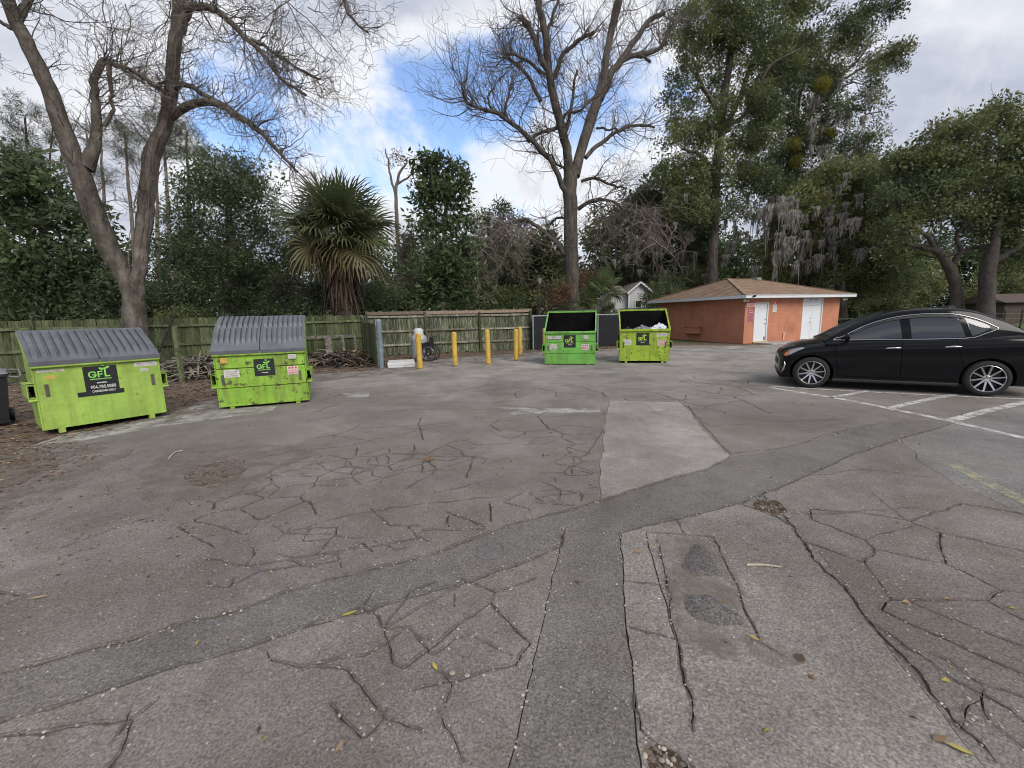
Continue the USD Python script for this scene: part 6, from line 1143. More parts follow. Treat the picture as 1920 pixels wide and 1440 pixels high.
# --- leafy trees: trunk and limbs, crown of leaf sprays
CL = {'small': [clump(46, .42, .13, .055, 1), clump(46, .42, .12, .06, 2), clump(40, .36, .14, .05, 3)],
      'oak': [clump(52, .50, .17, .075, 4), clump(52, .46, .16, .08, 5), clump(44, .40, .18, .07, 6)],
      'big': [clump(30, .46, .27, .11, 7, .7, .3), clump(30, .42, .25, .12, 8, .7, .3), clump(26, .40, .28, .10, 9, .7, .3)],
      'far': [clump(60, .85, .30, .15, 10), clump(60, .80, .28, .16, 11)], 'needle': [clump(80, .40, .26, .018, 12, .6, 0), clump(80, .40, .24, .02, 13, .6, 0)],
      'dense': [clump(70, .45, .13, .06, 14), clump(70, .45, .12, .065, 15)]}
def leafy(name, label, Y, base_px, trunks, lobes, leaf, sprays, dens, depth=2.5, gap=.40, seed=1, group=None, bark=BARK2, twigs=True, extra=None, cat='tree', scale=1.0, link=None):
    o = np.array([U(base_px, 560, Y)[0], Y, 0.0]); t = tree_thing(name, label, o, group, cat); r = rnd(seed * 7 + 1); paths = []
    for i, pts in enumerate(trunks):
        Q, R = limb_path(pts, Y, None, .08 * Y / 30, seed + i); paths.append((Q, R)); obj('trunk' if i == 0 else 'limb', shifted(bumpy_tube(Q, R, 10 if i == 0 else 7, i + seed), o), bark, t, smooth=True)
    if twigs and paths:
        b = MB(); allq = np.vstack([p[0][len(p[0]) // 3:] for p in paths])
        for L in lobes:
            c = U(L[0], L[1] + L[3] * .3, Y + (L[4] if len(L) > 4 else 0)); dd = np.linalg.norm(allq - c, axis=1) + np.maximum(0, allq[:, 2] - c[2]) * 2; q = allq[np.argmin(dd)]
            L_ = np.linalg.norm(c - q); n = 7; P = np.linspace(q, c, n) + r.normal(0, .06 * max(L_, .5), (n, 3)) * np.sin(np.linspace(0, math.pi, n))[:, None]; P[:, 2] += np.sin(np.linspace(0, math.pi, n)) * .06 * L_
            rr = .016 * (L_ + 1.2) * min(1.6, Y / 28); b.tube(P, np.linspace(rr, rr * .4, n), 5, False)
            k = Y / FOC
            for s in range(5): grow(b, r, P[r.integers(3, n)], r.normal(size=3) + [0, 0, .3], L[2] * k * r.uniform(.5, 1.0), rr * .4, 0, 1, .1, .25, (3, 5), rmin=.007)
        obj('branches', shifted(b, o), bark, t, kind='stuff')
    P = lobes_points(lobes, Y, depth, dens, seed, gap, o); r2 = rnd(seed + 4); S = scale * np.exp(r2.normal(0, .28, len(P))).clip(.45, 1.7)
    mats = leaf if isinstance(leaf, list) else [leaf]; pro = CL[sprays]; protos = [p for _ in mats for p in pro]; mm = [m for m in mats for _ in pro]
    if len(mats) > 1:
        nz = meshkit.fbm((P + o) * .35 + seed, 3, seed + 2); nz = (nz - nz.min()) / (np.ptp(nz) + 1e-9); mi = np.clip(((nz * 1.25 - .12 + r2.normal(0, .12, len(P))) * len(mats)).astype(int), 0, len(mats) - 1); idx = mi * len(pro) + r2.integers(0, len(pro), len(P))
    else: idx = None
    instancer(t, 'crown', protos, mm, P, S, seed, idx=idx)
    return t, o
D_, O_, V_, LI, M_, DU, DP = LF['dark'], LF['oak'], LF['olive'], LF['light'], LF['magnolia'], LF['dull'], LF['deep']
# tall water oaks behind the orange building
tA, oA = leafy('water_oak', 'tall slender leafy oak behind the left half of the orange building', 33, 1334,
   [[(1334, 590, 0, 18), (1337, 470, 0, 17), (1340, 380, 0, 17), (1348, 280, 0, 17), (1356, 215, 0, 16), (1366, 120, .3, 12), (1376, 20, .5, 9), (1380, -60, .5, 6)], [(1352, 225, 0, 12), (1335, 190, -.4, 9), (1318, 165, -.8, 7), (1300, 110, -1, 5)], [(1354, 250, 0, 12), (1390, 180, .4, 10), (1405, 130, .7, 8), (1440, 90, 1, 6), (1470, 40, 1, 4)], [(1362, 240, 0, 9), (1400, 210, -.5, 8), (1440, 130, -1, 6), (1500, 90, -1.2, 4)], [(1345, 330, 0, 9), (1310, 290, -.5, 7), (1280, 280, -.8, 4)]],
   [(1340, 12, 60, 34), (1290, 55, 42, 34, -.5), (1275, 115, 30, 30, -1), (1395, 45, 50, 40), (1450, 20, 60, 34, .5), (1510, 10, 40, 26, .5), (1330, 95, 50, 30, 1), (1400, 110, 44, 34), (1290, 165, 42, 38), (1345, 165, 30, 24, 1), (1278, 215, 26, 22), (1410, 185, 40, 30, -.5), (1320, 245, 44, 34), (1262, 262, 30, 22, -.6), (1392, 255, 40, 30), (1340, 300, 56, 30, -.5), (1280, 320, 42, 32, -.5), (1400, 320, 44, 34, .5), (1330, 352, 50, 30, -.5), (1272, 372, 34, 26), (1310, 400, 50, 26, -.8), (1385, 385, 44, 30, -.8), (1440, 215, 30, 24), (1455, 75, 36, 26), (1440, 150, 40, 34), (1470, 130, 30, 30), (1425, 265, 36, 30), (1360, 60, 40, 30), (1250, 330, 30, 24), (1350, 215, 36, 30, -1), (1430, 345, 40, 30)],
   [D_, O_, O_, LI], 'oak', 7.6, 1.9, .43, 21)
hang_moss(tA, [(1380, 440, 6, 12, 1.0), (1430, 400, 8, 14, 1.0), (1350, 20, 5, 10, 1.2), (1300, 400, 5, 14, .8)], 33, oA, 5)
tB, oB = leafy('water_oak', 'wind-swept leafy oak leaning right above the right half of the orange building', 35, 1436,
   [[(1430, 590, 0, 16), (1440, 470, 0, 16), (1455, 400, 0, 15), (1480, 310, 0, 13), (1510, 230, .2, 10), (1560, 160, .4, 7), (1620, 100, .6, 4)], [(1480, 310, 0, 9), (1540, 250, -.4, 7), (1600, 205, -.8, 4)], [(1455, 400, 0, 10), (1510, 330, -.6, 8), (1580, 290, -1, 4)], [(1510, 230, .2, 7), (1560, 90, .6, 5), (1610, 40, .8, 3)], [(1490, 290, 0, 6), (1500, 180, .4, 5), (1540, 100, .4, 3)], [(1560, 160, .4, 5), (1640, 115, .5, 3)]],
   [(1585, 50, 36, 30), (1640, 22, 40, 20), (1610, 75, 34, 22), (1655, 108, 36, 17), (1545, 110, 40, 30), (1510, 75, 30, 22), (1575, 150, 44, 28), (1625, 150, 34, 18), (1500, 160, 40, 30), (1470, 225, 40, 32), (1540, 215, 44, 30), (1605, 205, 44, 24), (1655, 212, 22, 13), (1500, 275, 48, 32), (1570, 268, 40, 28), (1440, 300, 44, 38), (1520, 335, 50, 32), (1630, 255, 30, 18), (1450, 370, 40, 34), (1400, 250, 20, 20), (1480, 110, 40, 34), (1540, 165, 46, 34, 1), (1590, 330, 44, 30), (1640, 300, 36, 22), (1550, 380, 50, 30), (1420, 200, 34, 30), (1690, 120, 16, 10), (1680, 100, 20, 10)],
   [D_, D_, O_, V_], 'oak', 7.2, 2.0, .42, 22)
hang_moss(tB, [(1520, 215, 10, 16, 1.0), (1525, 240, 8, 12, 1.1), (1600, 190, 8, 14, 1.1), (1480, 330, 12, 18, 1.0), (1530, 300, 12, 18, 1.1), (1410, 440, 10, 14, 1.0)], 35, oB, 6)
for (x, y, s) in ((1540, 160, 17), (1488, 272, 15), (1393, 38, 15), (1492, 304, 11), (1556, 250, 10)):
    c = U(x, y, 33.6); k = 33.6 / FOC; tt = thing('mistletoe', {1540: 'largest ball of yellow-green mistletoe high in the leaning oak', 1488: 'round yellow-green mistletoe ball in the middle of the leaning oak', 1393: 'yellow-green mistletoe ball near the top of the slender oak', 1492: 'small yellowish mistletoe clump below another one in the leaning oak', 1556: 'small mistletoe clump on the right limb of the leaning oak'}[x], 'mistletoe', c); r = rnd(x); u = r.normal(size=(150, 3)); u /= np.linalg.norm(u, axis=1, keepdims=True)
    instancer(tt, 'sprigs', [clump(30, .16, .08, .04, 3)], [LF['yellow']], u * s * .8 * k * r.random((150, 1)) ** .4, np.ones(150), x)
tC, oC = leafy('live_oak', 'broad light green oak hung with grey moss directly behind the building roof', 30, 1590,
   [[(1580, 600, 0, 20), (1575, 520, 0, 18), (1560, 460, 0, 16), (1545, 420, .3, 12)], [(1575, 520, 0, 12), (1610, 470, -.3, 10), (1650, 400, -.6, 7), (1675, 360, -.8, 4)], [(1560, 460, 0, 11), (1520, 400, .3, 8), (1470, 370, .5, 6)], [(1545, 420, .3, 10), (1500, 430, 0, 7), (1440, 450, -.3, 5)]],
   [(1590, 322, 62, 26), (1650, 335, 54, 30, -.5), (1545, 350, 50, 30, .5), (1600, 375, 60, 34), (1500, 392, 48, 32), (1680, 385, 44, 32), (1560, 415, 56, 34), (1640, 425, 56, 36, -.5), (1470, 420, 40, 28, .5), (1510, 455, 48, 34), (1590, 465, 54, 34, .5), (1670, 470, 50, 36), (1550, 500, 50, 30), (1640, 515, 46, 34, .5), (1690, 525, 40, 30, 1), (1610, 540, 40, 26, 1.5), (1450, 470, 40, 30, 1), (1460, 520, 40, 28, 1.5), (1500, 530, 40, 26, 2)],
   [D_, O_, V_, LI], 'oak', 8.0, 2.0, .36, 23)
hang_moss(tC, [(1480, 400, 14, 16, 1.0), (1535, 395, 16, 18, 1.0), (1475, 450, 10, 10, 1.1), (1545, 455, 10, 12, 1.0), (1580, 455, 12, 14, 1.0), (1630, 440, 6, 12, .9), (1490, 430, 10, 22, .9), (1570, 400, 8, 30, .8)], 29.0, oC, 7)
tD, oD = leafy('live_oak', 'old spreading oak with dark twin trunks on the far right behind the car', 25, 1795,
   [[(1800, 610, 0, 40), (1792, 560, 0, 26), (1789, 525, 0, 27), (1775, 490, .1, 22), (1755, 470, .2, 17), (1730, 463, .3, 12), (1700, 458, .3, 8)], [(1780, 500, .1, 15), (1800, 470, -.2, 12), (1795, 440, -.3, 9), (1830, 400, -.3, 7)], [(1755, 470, .2, 11), (1735, 440, .0, 9), (1700, 420, 0, 9), (1680, 350, .2, 10), (1700, 290, .2, 9), (1722, 270, .3, 4)], [(1770, 480, 0, 10), (1830, 465, -.3, 9), (1870, 460, -.5, 7)], [(1700, 300, .2, 6), (1760, 300, -.3, 5), (1830, 270, -.5, 4)]],
   [(1725, 300, 44, 20), (1775, 255, 50, 20), (1835, 232, 48, 20), (1890, 215, 40, 26), (1915, 250, 34, 26), (1790, 300, 50, 26), (1850, 285, 50, 28), (1715, 345, 40, 26), (1770, 350, 56, 28), (1840, 345, 54, 30), (1900, 330, 44, 34), (1800, 395, 52, 24), (1870, 395, 50, 30), (1915, 400, 34, 30), (1740, 395, 36, 22), (1890, 445, 44, 26), (1690, 300, 22, 18), (1820, 430, 34, 16), (1670, 380, 40, 30), (1680, 430, 40, 30), (1690, 480, 30, 24, 1)],
   [D_, O_, O_, V_], 'oak', 8.6, 1.8, .39, 24, bark=BARKD)
tE, oE = leafy('live_oak', 'dark thick-trunked oak at the right edge, just right of the twin-trunk oak', 24, 1850,
   [[(1842, 610, 0, 46), (1848, 560, 0, 36), (1852, 510, 0, 34), (1858, 480, 0, 30), (1868, 440, 0, 20), (1880, 380, .2, 12)], [(1858, 495, 0, 18), (1885, 478, -.2, 14), (1920, 458, -.4, 10), (1980, 430, -.6, 7)]],
   [(1870, 420, 40, 30), (1915, 450, 50, 26), (1950, 380, 60, 50), (1960, 300, 50, 50), (1900, 360, 30, 30), (1890, 500, 30, 22, 1, .7)], [D_, D_, O_], 'oak', 7, 1.6, .42, 25, bark=BARKD)
for i, (x, y, rx, ry, lab) in enumerate([(1700, 545, 46, 28, 'rounded dull green bush left of the twin-trunk oak'), (1745, 520, 42, 40, 'pale grey-green tree seen under the limbs of the twin-trunk oak'), (1830, 545, 30, 26, 'dull green bush showing between the two big oak trunks'), (1895, 530, 46, 34, 'dark round bush at the right edge above the car boot'), (1640, 560, 40, 20, 'low olive bush at the field edge right of the building')]):
    leafy('bush', lab, 44 + i, x, [[(x, 600, 0, 5), (x, y, 0, 3)]], [(x, y, rx, ry), (x - rx * .5, y + ry * .5, rx * .6, ry * .6), (x + rx * .5, y + ry * .4, rx * .6, ry * .6)], [LI, V_, O_], 'far', 1.8, 2.5, .34, 250 + i, cat='bush', twigs=False, scale=.8)
# trees behind the middle
leafy('oak', 'olive green oak with moss right of the tall bare tree', 40, 1180, [[(1190, 600, 0, 12), (1195, 500, 0, 11), (1205, 420, 0, 8), (1215, 370, 0, 5)], [(1200, 460, 0, 7), (1150, 410, 0, 4)]],
   [(1200, 375, 40, 24), (1240, 365, 44, 34), (1150, 410, 44, 26), (1205, 420, 50, 30), (1260, 420, 44, 34), (1130, 450, 36, 28), (1180, 465, 50, 30), (1240, 470, 50, 34), (1120, 505, 40, 26), (1290, 480, 36, 40), (1200, 515, 50, 22), (1270, 530, 50, 24)], [DU, V_, D_, V_], 'far', 2.4, 2.5, .40, 31)
hang_moss(tA, [(1280, 430, 8, 14, 1.0), (1250, 460, 8, 16, .9), (1290, 500, 5, 12, .9), (1170, 480, 7, 20, .7), (1210, 460, 7, 18, .8)], 36, oA, 8)
leafy('oak', 'dark trunked oak whose bare trunk shows left of the orange building', 37, 1282, [[(1282, 600, 0, 20), (1282, 520, 0, 18), (1286, 440, 0, 15), (1290, 400, 0, 10)]], [(1290, 400, 40, 26), (1250, 420, 36, 24), (1310, 440, 36, 26), (1330, 480, 30, 24, 2), (1240, 545, 50, 26, 3), (1320, 540, 50, 26, 3)], [D_, O_], 'far', 2.4, 2.4, .40, 32)
leafy('oak', 'dark green tree between the magnolia and the tall bare tree', 34, 1000, [[(1010, 600, 0, 10), (1005, 500, 0, 8), (1000, 440, 0, 5)]], [(1010, 470, 40, 32), (965, 500, 46, 34), (1040, 500, 34, 34), (1000, 530, 50, 30), (940, 545, 46, 28), (1045, 550, 34, 24)], [D_, V_, D_], 'far', 3, 2.5, .36, 33)
leafy('oak', 'olive tree with a flat crown just right of the magnolia', 31, 915, [[(920, 600, 0, 10), (918, 480, 0, 8), (915, 400, 0, 5)]], [(930, 398, 34, 20), (900, 415, 34, 24), (955, 425, 34, 26), (915, 455, 48, 32), (950, 475, 40, 30), (890, 500, 46, 34), (935, 520, 48, 30), (880, 555, 50, 26)], [V_, D_, DU], 'oak', 4.4, 2, .38, 34)
tM, oM = leafy('magnolia', 'narrow dark glossy magnolia rising right of the palm', 25, 833, [[(830, 620, 0, 10), (832, 500, 0, 9), (836, 400, 0, 7), (840, 330, 0, 5), (845, 295, 0, 3)]],
   [(843, 302, 20, 14), (800, 305, 24, 16), (866, 325, 20, 14), (812, 332, 34, 20), (850, 345, 36, 22), (792, 365, 26, 22), (828, 375, 40, 26), (866, 380, 20, 20), (800, 410, 30, 24), (845, 415, 38, 28), (790, 450, 26, 24), (830, 460, 46, 30), (872, 460, 26, 26), (800, 500, 46, 32), (860, 505, 44, 32), (830, 545, 60, 30), (780, 560, 40, 28), (890, 555, 40, 26)], [M_, M_, D_], 'big', 6.0, 1.6, .44, 35)
# thin tree with russet leaves behind the palm
leafy('bare_tree', 'thin pale forked tree with a few russet leaves between palm and magnolia', 29, 745, [[(752, 620, 0, 9), (748, 500, 0, 8), (743, 400, 0, 7), (742, 360, 0, 6), (748, 330, 0, 5), (765, 300, 0, 3)], [(742, 365, 0, 5), (732, 330, 0, 4), (728, 300, 0, 3), (722, 280, 0, 2)], [(746, 345, 0, 4), (775, 325, 0, 3), (790, 320, 0, 2)]], [(722, 305, 24, 14, 0, .5), (760, 298, 20, 12, 0, .5), (780, 315, 18, 12, 0, .5), (740, 290, 20, 10, 0, .4)], [LF['rust'], DU], 'small', 3.5, 1, .5, 36, bark=PALE)
leafy('vine_thicket', 'brownish dried vine tangle hanging between palm and magnolia', 28, 760, [[(760, 600, 0, 5), (758, 520, 0, 5), (756, 440, 0, 4)]], [(758, 455, 22, 28), (765, 500, 24, 36), (752, 545, 26, 34)], [DU, LF['rust'], DU], 'small', 7, 1, .36, 37, cat='vines', bark=PALE)
# left side
leafy('oak', 'dense dark evergreen oak between the big bare tree and the palm', 22, 430, [[(440, 640, 0, 26), (440, 520, 0, 22), (430, 420, 0, 14), (425, 340, 0, 8)], [(440, 500, 0, 12), (500, 430, 0, 6)], [(436, 500, 0, 12), (370, 420, 0, 6)]],
   [(420, 302, 36, 20), (460, 312, 30, 20), (385, 325, 34, 22), (440, 335, 50, 26), (490, 350, 30, 26), (355, 362, 32, 26), (400, 370, 50, 30), (460, 380, 50, 32), (510, 395, 26, 30), (345, 410, 40, 32), (420, 425, 60, 34), (490, 440, 44, 34), (335, 470, 44, 40), (400, 480, 60, 36), (470, 495, 60, 36), (540, 500, 40, 36, 1), (330, 540, 60, 44), (420, 545, 70, 40), (510, 550, 60, 38), (590, 550, 40, 36, 1), (570, 480, 40, 34, 1.5), (700, 560, 50, 30, 1), (650, 540, 40, 40, 1.5)], [DP, D_, D_, DU], 'dense', 6.4, 2.2, .30, 41)
leafy('oak', 'dark evergreen tree filling the left edge behind the fence', 18.5, 60, [[(70, 660, 0, 26), (75, 520, 0, 22), (80, 400, 0, 14), (70, 300, 0, 8)]],
   [(30, 300, 40, 34), (90, 345, 50, 30), (20, 370, 50, 44), (130, 400, 40, 30), (70, 420, 60, 44), (175, 425, 30, 26), (10, 470, 50, 50), (110, 475, 60, 44), (175, 490, 44, 40), (50, 540, 70, 46), (130, 550, 60, 44), (210, 545, 44, 40), (0, 600, 50, 36), (90, 600, 70, 30), (190, 600, 50, 26), (-40, 400, 50, 80), (60, 345, 40, 26)], [DP, D_, M_], 'big', 5.6, 1.9, .37, 42)
leafy('pine', 'sparse high pine with thin crown at the far left', 32, 60, [[(60, 620, 0, 8), (55, 400, 0, 7), (45, 220, 0, 4)], [(85, 620, 0, 7), (90, 400, 0, 6), (100, 230, 0, 3)]], [(20, 225, 30, 18, 0, .8), (55, 205, 34, 16, 0, .8), (45, 255, 44, 18), (90, 260, 34, 18), (20, 280, 40, 22), (80, 300, 44, 22), (110, 225, 24, 14, 0, .6)], LF['pine'], 'needle', 5.2, 1.4, .44, 43)
for i, (x0, x1, top, lob, lab) in enumerate([(262, 232, 245, [(212, 235, 26, 14), (240, 250, 26, 14), (225, 275, 34, 16), (250, 300, 26, 12)], 'thin pine showing between the two limbs of the big bare tree'), (330, 305, 225, [(300, 215, 30, 14), (335, 235, 30, 16), (310, 255, 40, 16), (345, 275, 34, 14), (300, 290, 26, 12)], 'thin pine just right of the big bare tree'), (300, 290, 260, [(270, 225, 24, 12), (285, 260, 20, 10)], 'pale thin pine stem hidden behind the right limb of the bare tree'), (205, 190, 280, [(165, 240, 26, 14), (180, 275, 30, 16), (190, 330, 36, 20)], 'short pine left of the fork of the big bare tree'), (360, 350, 245, [(365, 250, 28, 14), (350, 285, 34, 14), (390, 285, 24, 12)], 'pine crown peeping above the dense evergreen oak')]):
    leafy('pine', lab, 36 + i, x0, [[(x0, 620, 0, 10), ((x0 + x1) / 2, 430, 0, 8), (x1, top, 0, 4)]], lob, LF['pine'], 'needle', 5.0, 1.2, .42, 440 + i, bark=PALE)
# scrub along the back of the fence
for i, (x, y, rx, ry, yy, lf, lab, cat) in enumerate([(270, 560, 50, 40, 21, [DP, D_], 'dark undergrowth right behind the trunk of the big bare tree', 'bush'), (350, 590, 40, 26, 20, [V_, LI, D_], 'small yellowish shrub above the fence near the broken limb', 'bush'), (730, 560, 40, 34, 24, [DP, D_], 'dark shrub low behind the fence right of the palm', 'bush'), (1040, 545, 28, 34, 26, [LF['rust'], DU, V_], 'russet leaved shrub left of the foot of the tall bare tree', 'bush'), (1098, 540, 24, 36, 27.5, [LF['rust'], DU, D_], 'russet and green tangle right of the foot of the tall bare tree', 'bush'), (955, 560, 46, 26, 27, [D_, LF['vine']], 'yellow-green shrub above the fence left of the lamp post', 'bush'), (1222, 556, 20, 24, 32, [D_, O_], 'green shrub between the white house and the orange roof', 'bush'), (1250, 535, 30, 24, 34, [D_, DP], 'dark shrub above the left end of the orange roof', 'bush'), (1115, 596, 40, 10, 25, [DU, D_], 'low brown-green scrub behind the screen fence', 'bush')]):
    leafy('shrub', lab, yy, x, [[(x, 610, 0, 4), (x, y, 0, 2)]], [(x, y, rx, ry), (x - rx * .6, y + ry * .4, rx * .6, ry * .6), (x + rx * .6, y + ry * .3, rx * .6, ry * .6), (x, y + ry * .8, rx, ry * .6)], lf, 'small', 9, 1.2, .34, 500 + i, cat=cat, twigs=False)
# ivy leaves up the trunk of the middle tree
# far wood that closes every gap low down
P = []; r = rnd(77)
for x in range(-200, 2150, 40):
    yy = r.uniform(50, 62); c = U(x + r.normal(0, 10), 560, yy); n = 46; top = U(x, {0: 480}.get(0) + 30 * math.sin(x * .013) + r.normal(0, 14), yy)[2]; q = np.c_[r.normal(0, 1.6, n) + c[0], r.normal(0, 1.5, n) + yy, r.uniform(0, max(top, 3), n)]; P.append(q)
woods = thing('woods', 'far dark wood closing the view behind all the other trees', 'woods', (0, 0, 0), kind='stuff')
instancer(woods, 'foliage', CL['far'] * 2, [DP, DP, D_, D_], np.vstack(P), 1.7 * rnd(3).uniform(.8, 1.3, len(np.vstack(P))), 78)

# --- palms
FRG = leafmat('palm_frond', (0.080, 0.105, 0.046), .25, .22); FRP = leafmat('palmetto_frond', (0.095, 0.13, 0.055), .25, .25); FRY = leafmat('palm_frond_old', (0.125, 0.122, 0.056), .25, .18); FRD = leafmat('palm_frond_dead', (0.27, 0.19, 0.115), .3, .15)
PBOOT = mat('palm_boots', (0.13, 0.09, 0.06), .95, .5, 6, bump=.02, bscale=20, isl=.3)
def fan_frond(b, o, d, pet, blade, r, droop, n=22, fold=.6):
    """fan leaf: stalk, arched midrib, narrow segments drooping at their tips"""
    d = d / np.linalg.norm(d); side = np.cross(d, [0, 0, 1.0]); side = side / max(np.linalg.norm(side), 1e-6); _a = r.normal(0, .75); side = side * math.cos(_a) + np.cross(d, side) * math.sin(_a); up = np.cross(side, d); P = [np.array(o, float)]; dd = d.copy()
    for i in range(6): dd = dd + np.array([0, 0, -droop * .10]); dd /= np.linalg.norm(dd); P.append(P[-1] + dd * pet / 6)
    b.tube(np.array(P), np.linspace(.022, .012, 7), 3, False); c = P[-1]; up2 = np.cross(side, dd); V = []; F = []
    for j in range(n):
        a = (j / (n - 1) - .5) * 2 * 2.2; L = blade * (1 - .22 * (abs(a) / 2.2) ** 2) * r.uniform(.85, 1.08); e = dd * math.cos(a * .82) + side * math.sin(a * .82) + up2 * (fold * .28 * abs(math.sin(a)) - .05); e /= np.linalg.norm(e); w = np.cross(e, up2 + side * .4 * r.normal()); w /= np.linalg.norm(w)
        st = c + dd * blade * .10 * math.cos(a * .5); m1 = st + e * L * .5; e2 = e + np.array([0, 0, -(.15 + droop * .9) * r.uniform(.6, 1.4)]); e2 /= np.linalg.norm(e2); m2 = m1 + e2 * L * .32; e3 = e2 + np.array([0, 0, -(.25 + droop) * r.uniform(.6, 1.5)]); e3 /= np.linalg.norm(e3); m3_ = m2 + e3 * L * .22; k = len(V); hw = blade * .026
        V += [st + w * hw * .4, st - w * hw * .4, m1 + w * hw, m1 - w * hw, m2 + w * hw * .6, m2 - w * hw * .6, m3_]; F += [(k, k + 1, k + 3), (k, k + 3, k + 2), (k + 2, k + 3, k + 5), (k + 2, k + 5, k + 4), (k + 4, k + 5, k + 6)]
    b.raw(V, F)
def palm(name, label, Y, px, top_py, mid_py, foot_w, R, counts, seed, skirt=True, cat='palm'):
    c = U(px, mid_py, Y); o = np.array([c[0], Y, 0]); t = thing(name, label, cat, o); r = rnd(seed); H = c[2] - .45 * R
    if skirt:
        z = np.linspace(0, H, 14); rad = (.30 + .14 * np.sin(z * 2.1) ** 2) * foot_w; obj('trunk', bumpy_tube(np.c_[z * 0, z * 0, z], rad, 12, seed, .2), BARK2, t, smooth=40); b = MB()
        for i in range(330):
            zz = r.uniform(.8, H); a = r.uniform(0, 6.28); rr = foot_w * .33; p = np.array([math.cos(a) * rr, math.sin(a) * rr, zz]); q = p + np.array([math.cos(a) * .30, math.sin(a) * .30, .30 + r.uniform(-.3, .3)]) * foot_w * r.uniform(.6, 1.2); b.bar(p, q, .09, .03)
        obj('boots', b, PBOOT, t, kind='stuff'); b = MB()
        for i in range(900):      # hanging thatch and fibre
            a = r.uniform(0, 6.28); rr = foot_w * r.uniform(.35, .95) * (1.0 if r.random() < .6 else .7); zz = H * r.uniform(.55, 1.02); l = r.uniform(.4, 1.3); p = np.array([math.cos(a) * rr, math.sin(a) * rr, zz]); d = np.array([math.cos(a) * .15 + r.normal(0, .1), math.sin(a) * .15 + r.normal(0, .1), -1]); w = np.array([-math.sin(a), math.cos(a), 0]) * .02
            b.raw([p - w, p + w, p + d * l * .6 + w, p + d * l * .6 - w, p + d * l], [(0, 1, 2, 3), (3, 2, 4, 4)])
        obj('thatch', b, PBOOT, t, kind='stuff')
    head = np.array([0, 0, c[2] - .25 * R])
    for kind, n, elo, ehi, drp, m in counts:
        for i in range(n):
            el = math.radians(r.uniform(elo, ehi)); a = 6.283 * (i + r.uniform(-.3, .3)) / n + seed; d = np.array([math.cos(a) * math.cos(el), math.sin(a) * math.cos(el), math.sin(el)]); b = MB(); s = r.uniform(.85, 1.1) * (.82 if kind == 'dead' else 1)
            fan_frond(b, head + np.array([0, 0, r.uniform(-.35, .2) * R * .4]), d, R * (r.uniform(.22, .52) if kind == 'g' else .46) * s, R * .56 * s, r, drp * r.uniform(.7, 1.3)); obj('frond' if kind != 'dead' else 'dead_frond', b, m, t)
    return t
palm('cabbage_palm', 'cabbage palm with full round head and skirt of dead fronds behind the fence', 20.0, 632, 290, 402, 1.0, 2.72, [('g', 14, 48, 88, .08, FRG), ('g', 30, 14, 55, .14, FRG), ('g', 36, -18, 26, .22, FRG), ('y', 20, -42, -12, .45, FRY), ('dead', 16, -62, -35, .9, FRD), ('dead', 8, -78, -55, 1.2, FRD)], 3)
for i, (px, py, Y, R, lab) in enumerate([(1130, 535, 24.2, 1.35, 'largest palmetto, left of the white house'), (1100, 560, 23.8, .95, 'low palmetto just right of the tall bare tree foot'), (1142, 580, 29.5, 1.0, 'palmetto in front of the white house wall'), (1262, 560, 32, 1.7, 'palmetto left above the orange roof'), (1300, 520, 36, 1.8, 'palmetto behind the orange roof ridge left of the slender oak')]):
    palm('palmetto', lab, Y, px, 0, py, 1, R, [('g', 11, 35, 85, .2, FRP), ('g', 11, 5, 35, .4, FRP), ('y', 5, -30, 0, .7, FRY)], 20 + i, False, 'palmetto')

# --- heaps of cuttings by the fence
DEADF = mat('dried_frond', (0.26, 0.225, 0.165), .95, .4, 4, isl=.35); GREYF = mat('bleached_frond', (0.30, 0.28, 0.235), .95, .35, 4, isl=.35)
def heap(name, label, c, w, d, h, n, mats, seed, L=(.6, 1.5), wd=.03):
    t = thing(name, label, 'brush heap', c); r = rnd(seed)
    for gi, m in enumerate(mats):
        b = MB()
        for i in range(n):
            x, y = r.normal(0, w * .40), r.normal(0, d * .40); z = h * max(.03, 1 - (x / w) ** 2 - (y / d) ** 2) * r.uniform(.1, 1.0); a = r.normal(0, .7) + (0 if r.random() < .7 else 1.5); l = r.uniform(*L); dv = np.array([math.cos(a), math.sin(a), r.normal(.0, .25)]); P = np.array([(x, y, z)]) + np.linspace(-.5, .5, 5)[:, None] * dv * l; P[:, 2] += .12 * np.sin(np.linspace(0, math.pi, 5)) - .06; P[:, 2] = np.maximum(P[:, 2], .012)
            if r.random() < .75: side = np.array([-dv[1], dv[0], r.normal(0, .5)]); side /= np.linalg.norm(side); W_ = wd * np.array([.5, 1, 1, .7, .15])[:, None]; b.raw(np.vstack([P + side * W_, P - side * W_]), [(j, j + 1, j + 6, j + 5) for j in range(4)])
            else: b.tube(P, np.linspace(.018, .008, 5), 4)
        obj('cut_fronds' if gi == 0 else 'sticks', b, m, t, kind='stuff')
    return t
p = gp(372, 712); heap('brush_heap', 'heap of bleached cut palm fronds between the two closed dumpsters', (p[0] - .4, p[1] + .9, 0), 1.7, 1.1, .62, 230, [GREYF, DEADF], 5)
p = gp(632, 690); heap('brush_heap', 'brown heap of logs, sticks and dead fronds under the grey timber frame', (p[0] - .1, p[1] + .9, 0), 1.5, .8, .50, 170, [DEADF, BARKD, PBOOT], 6, (.3, 1.1))
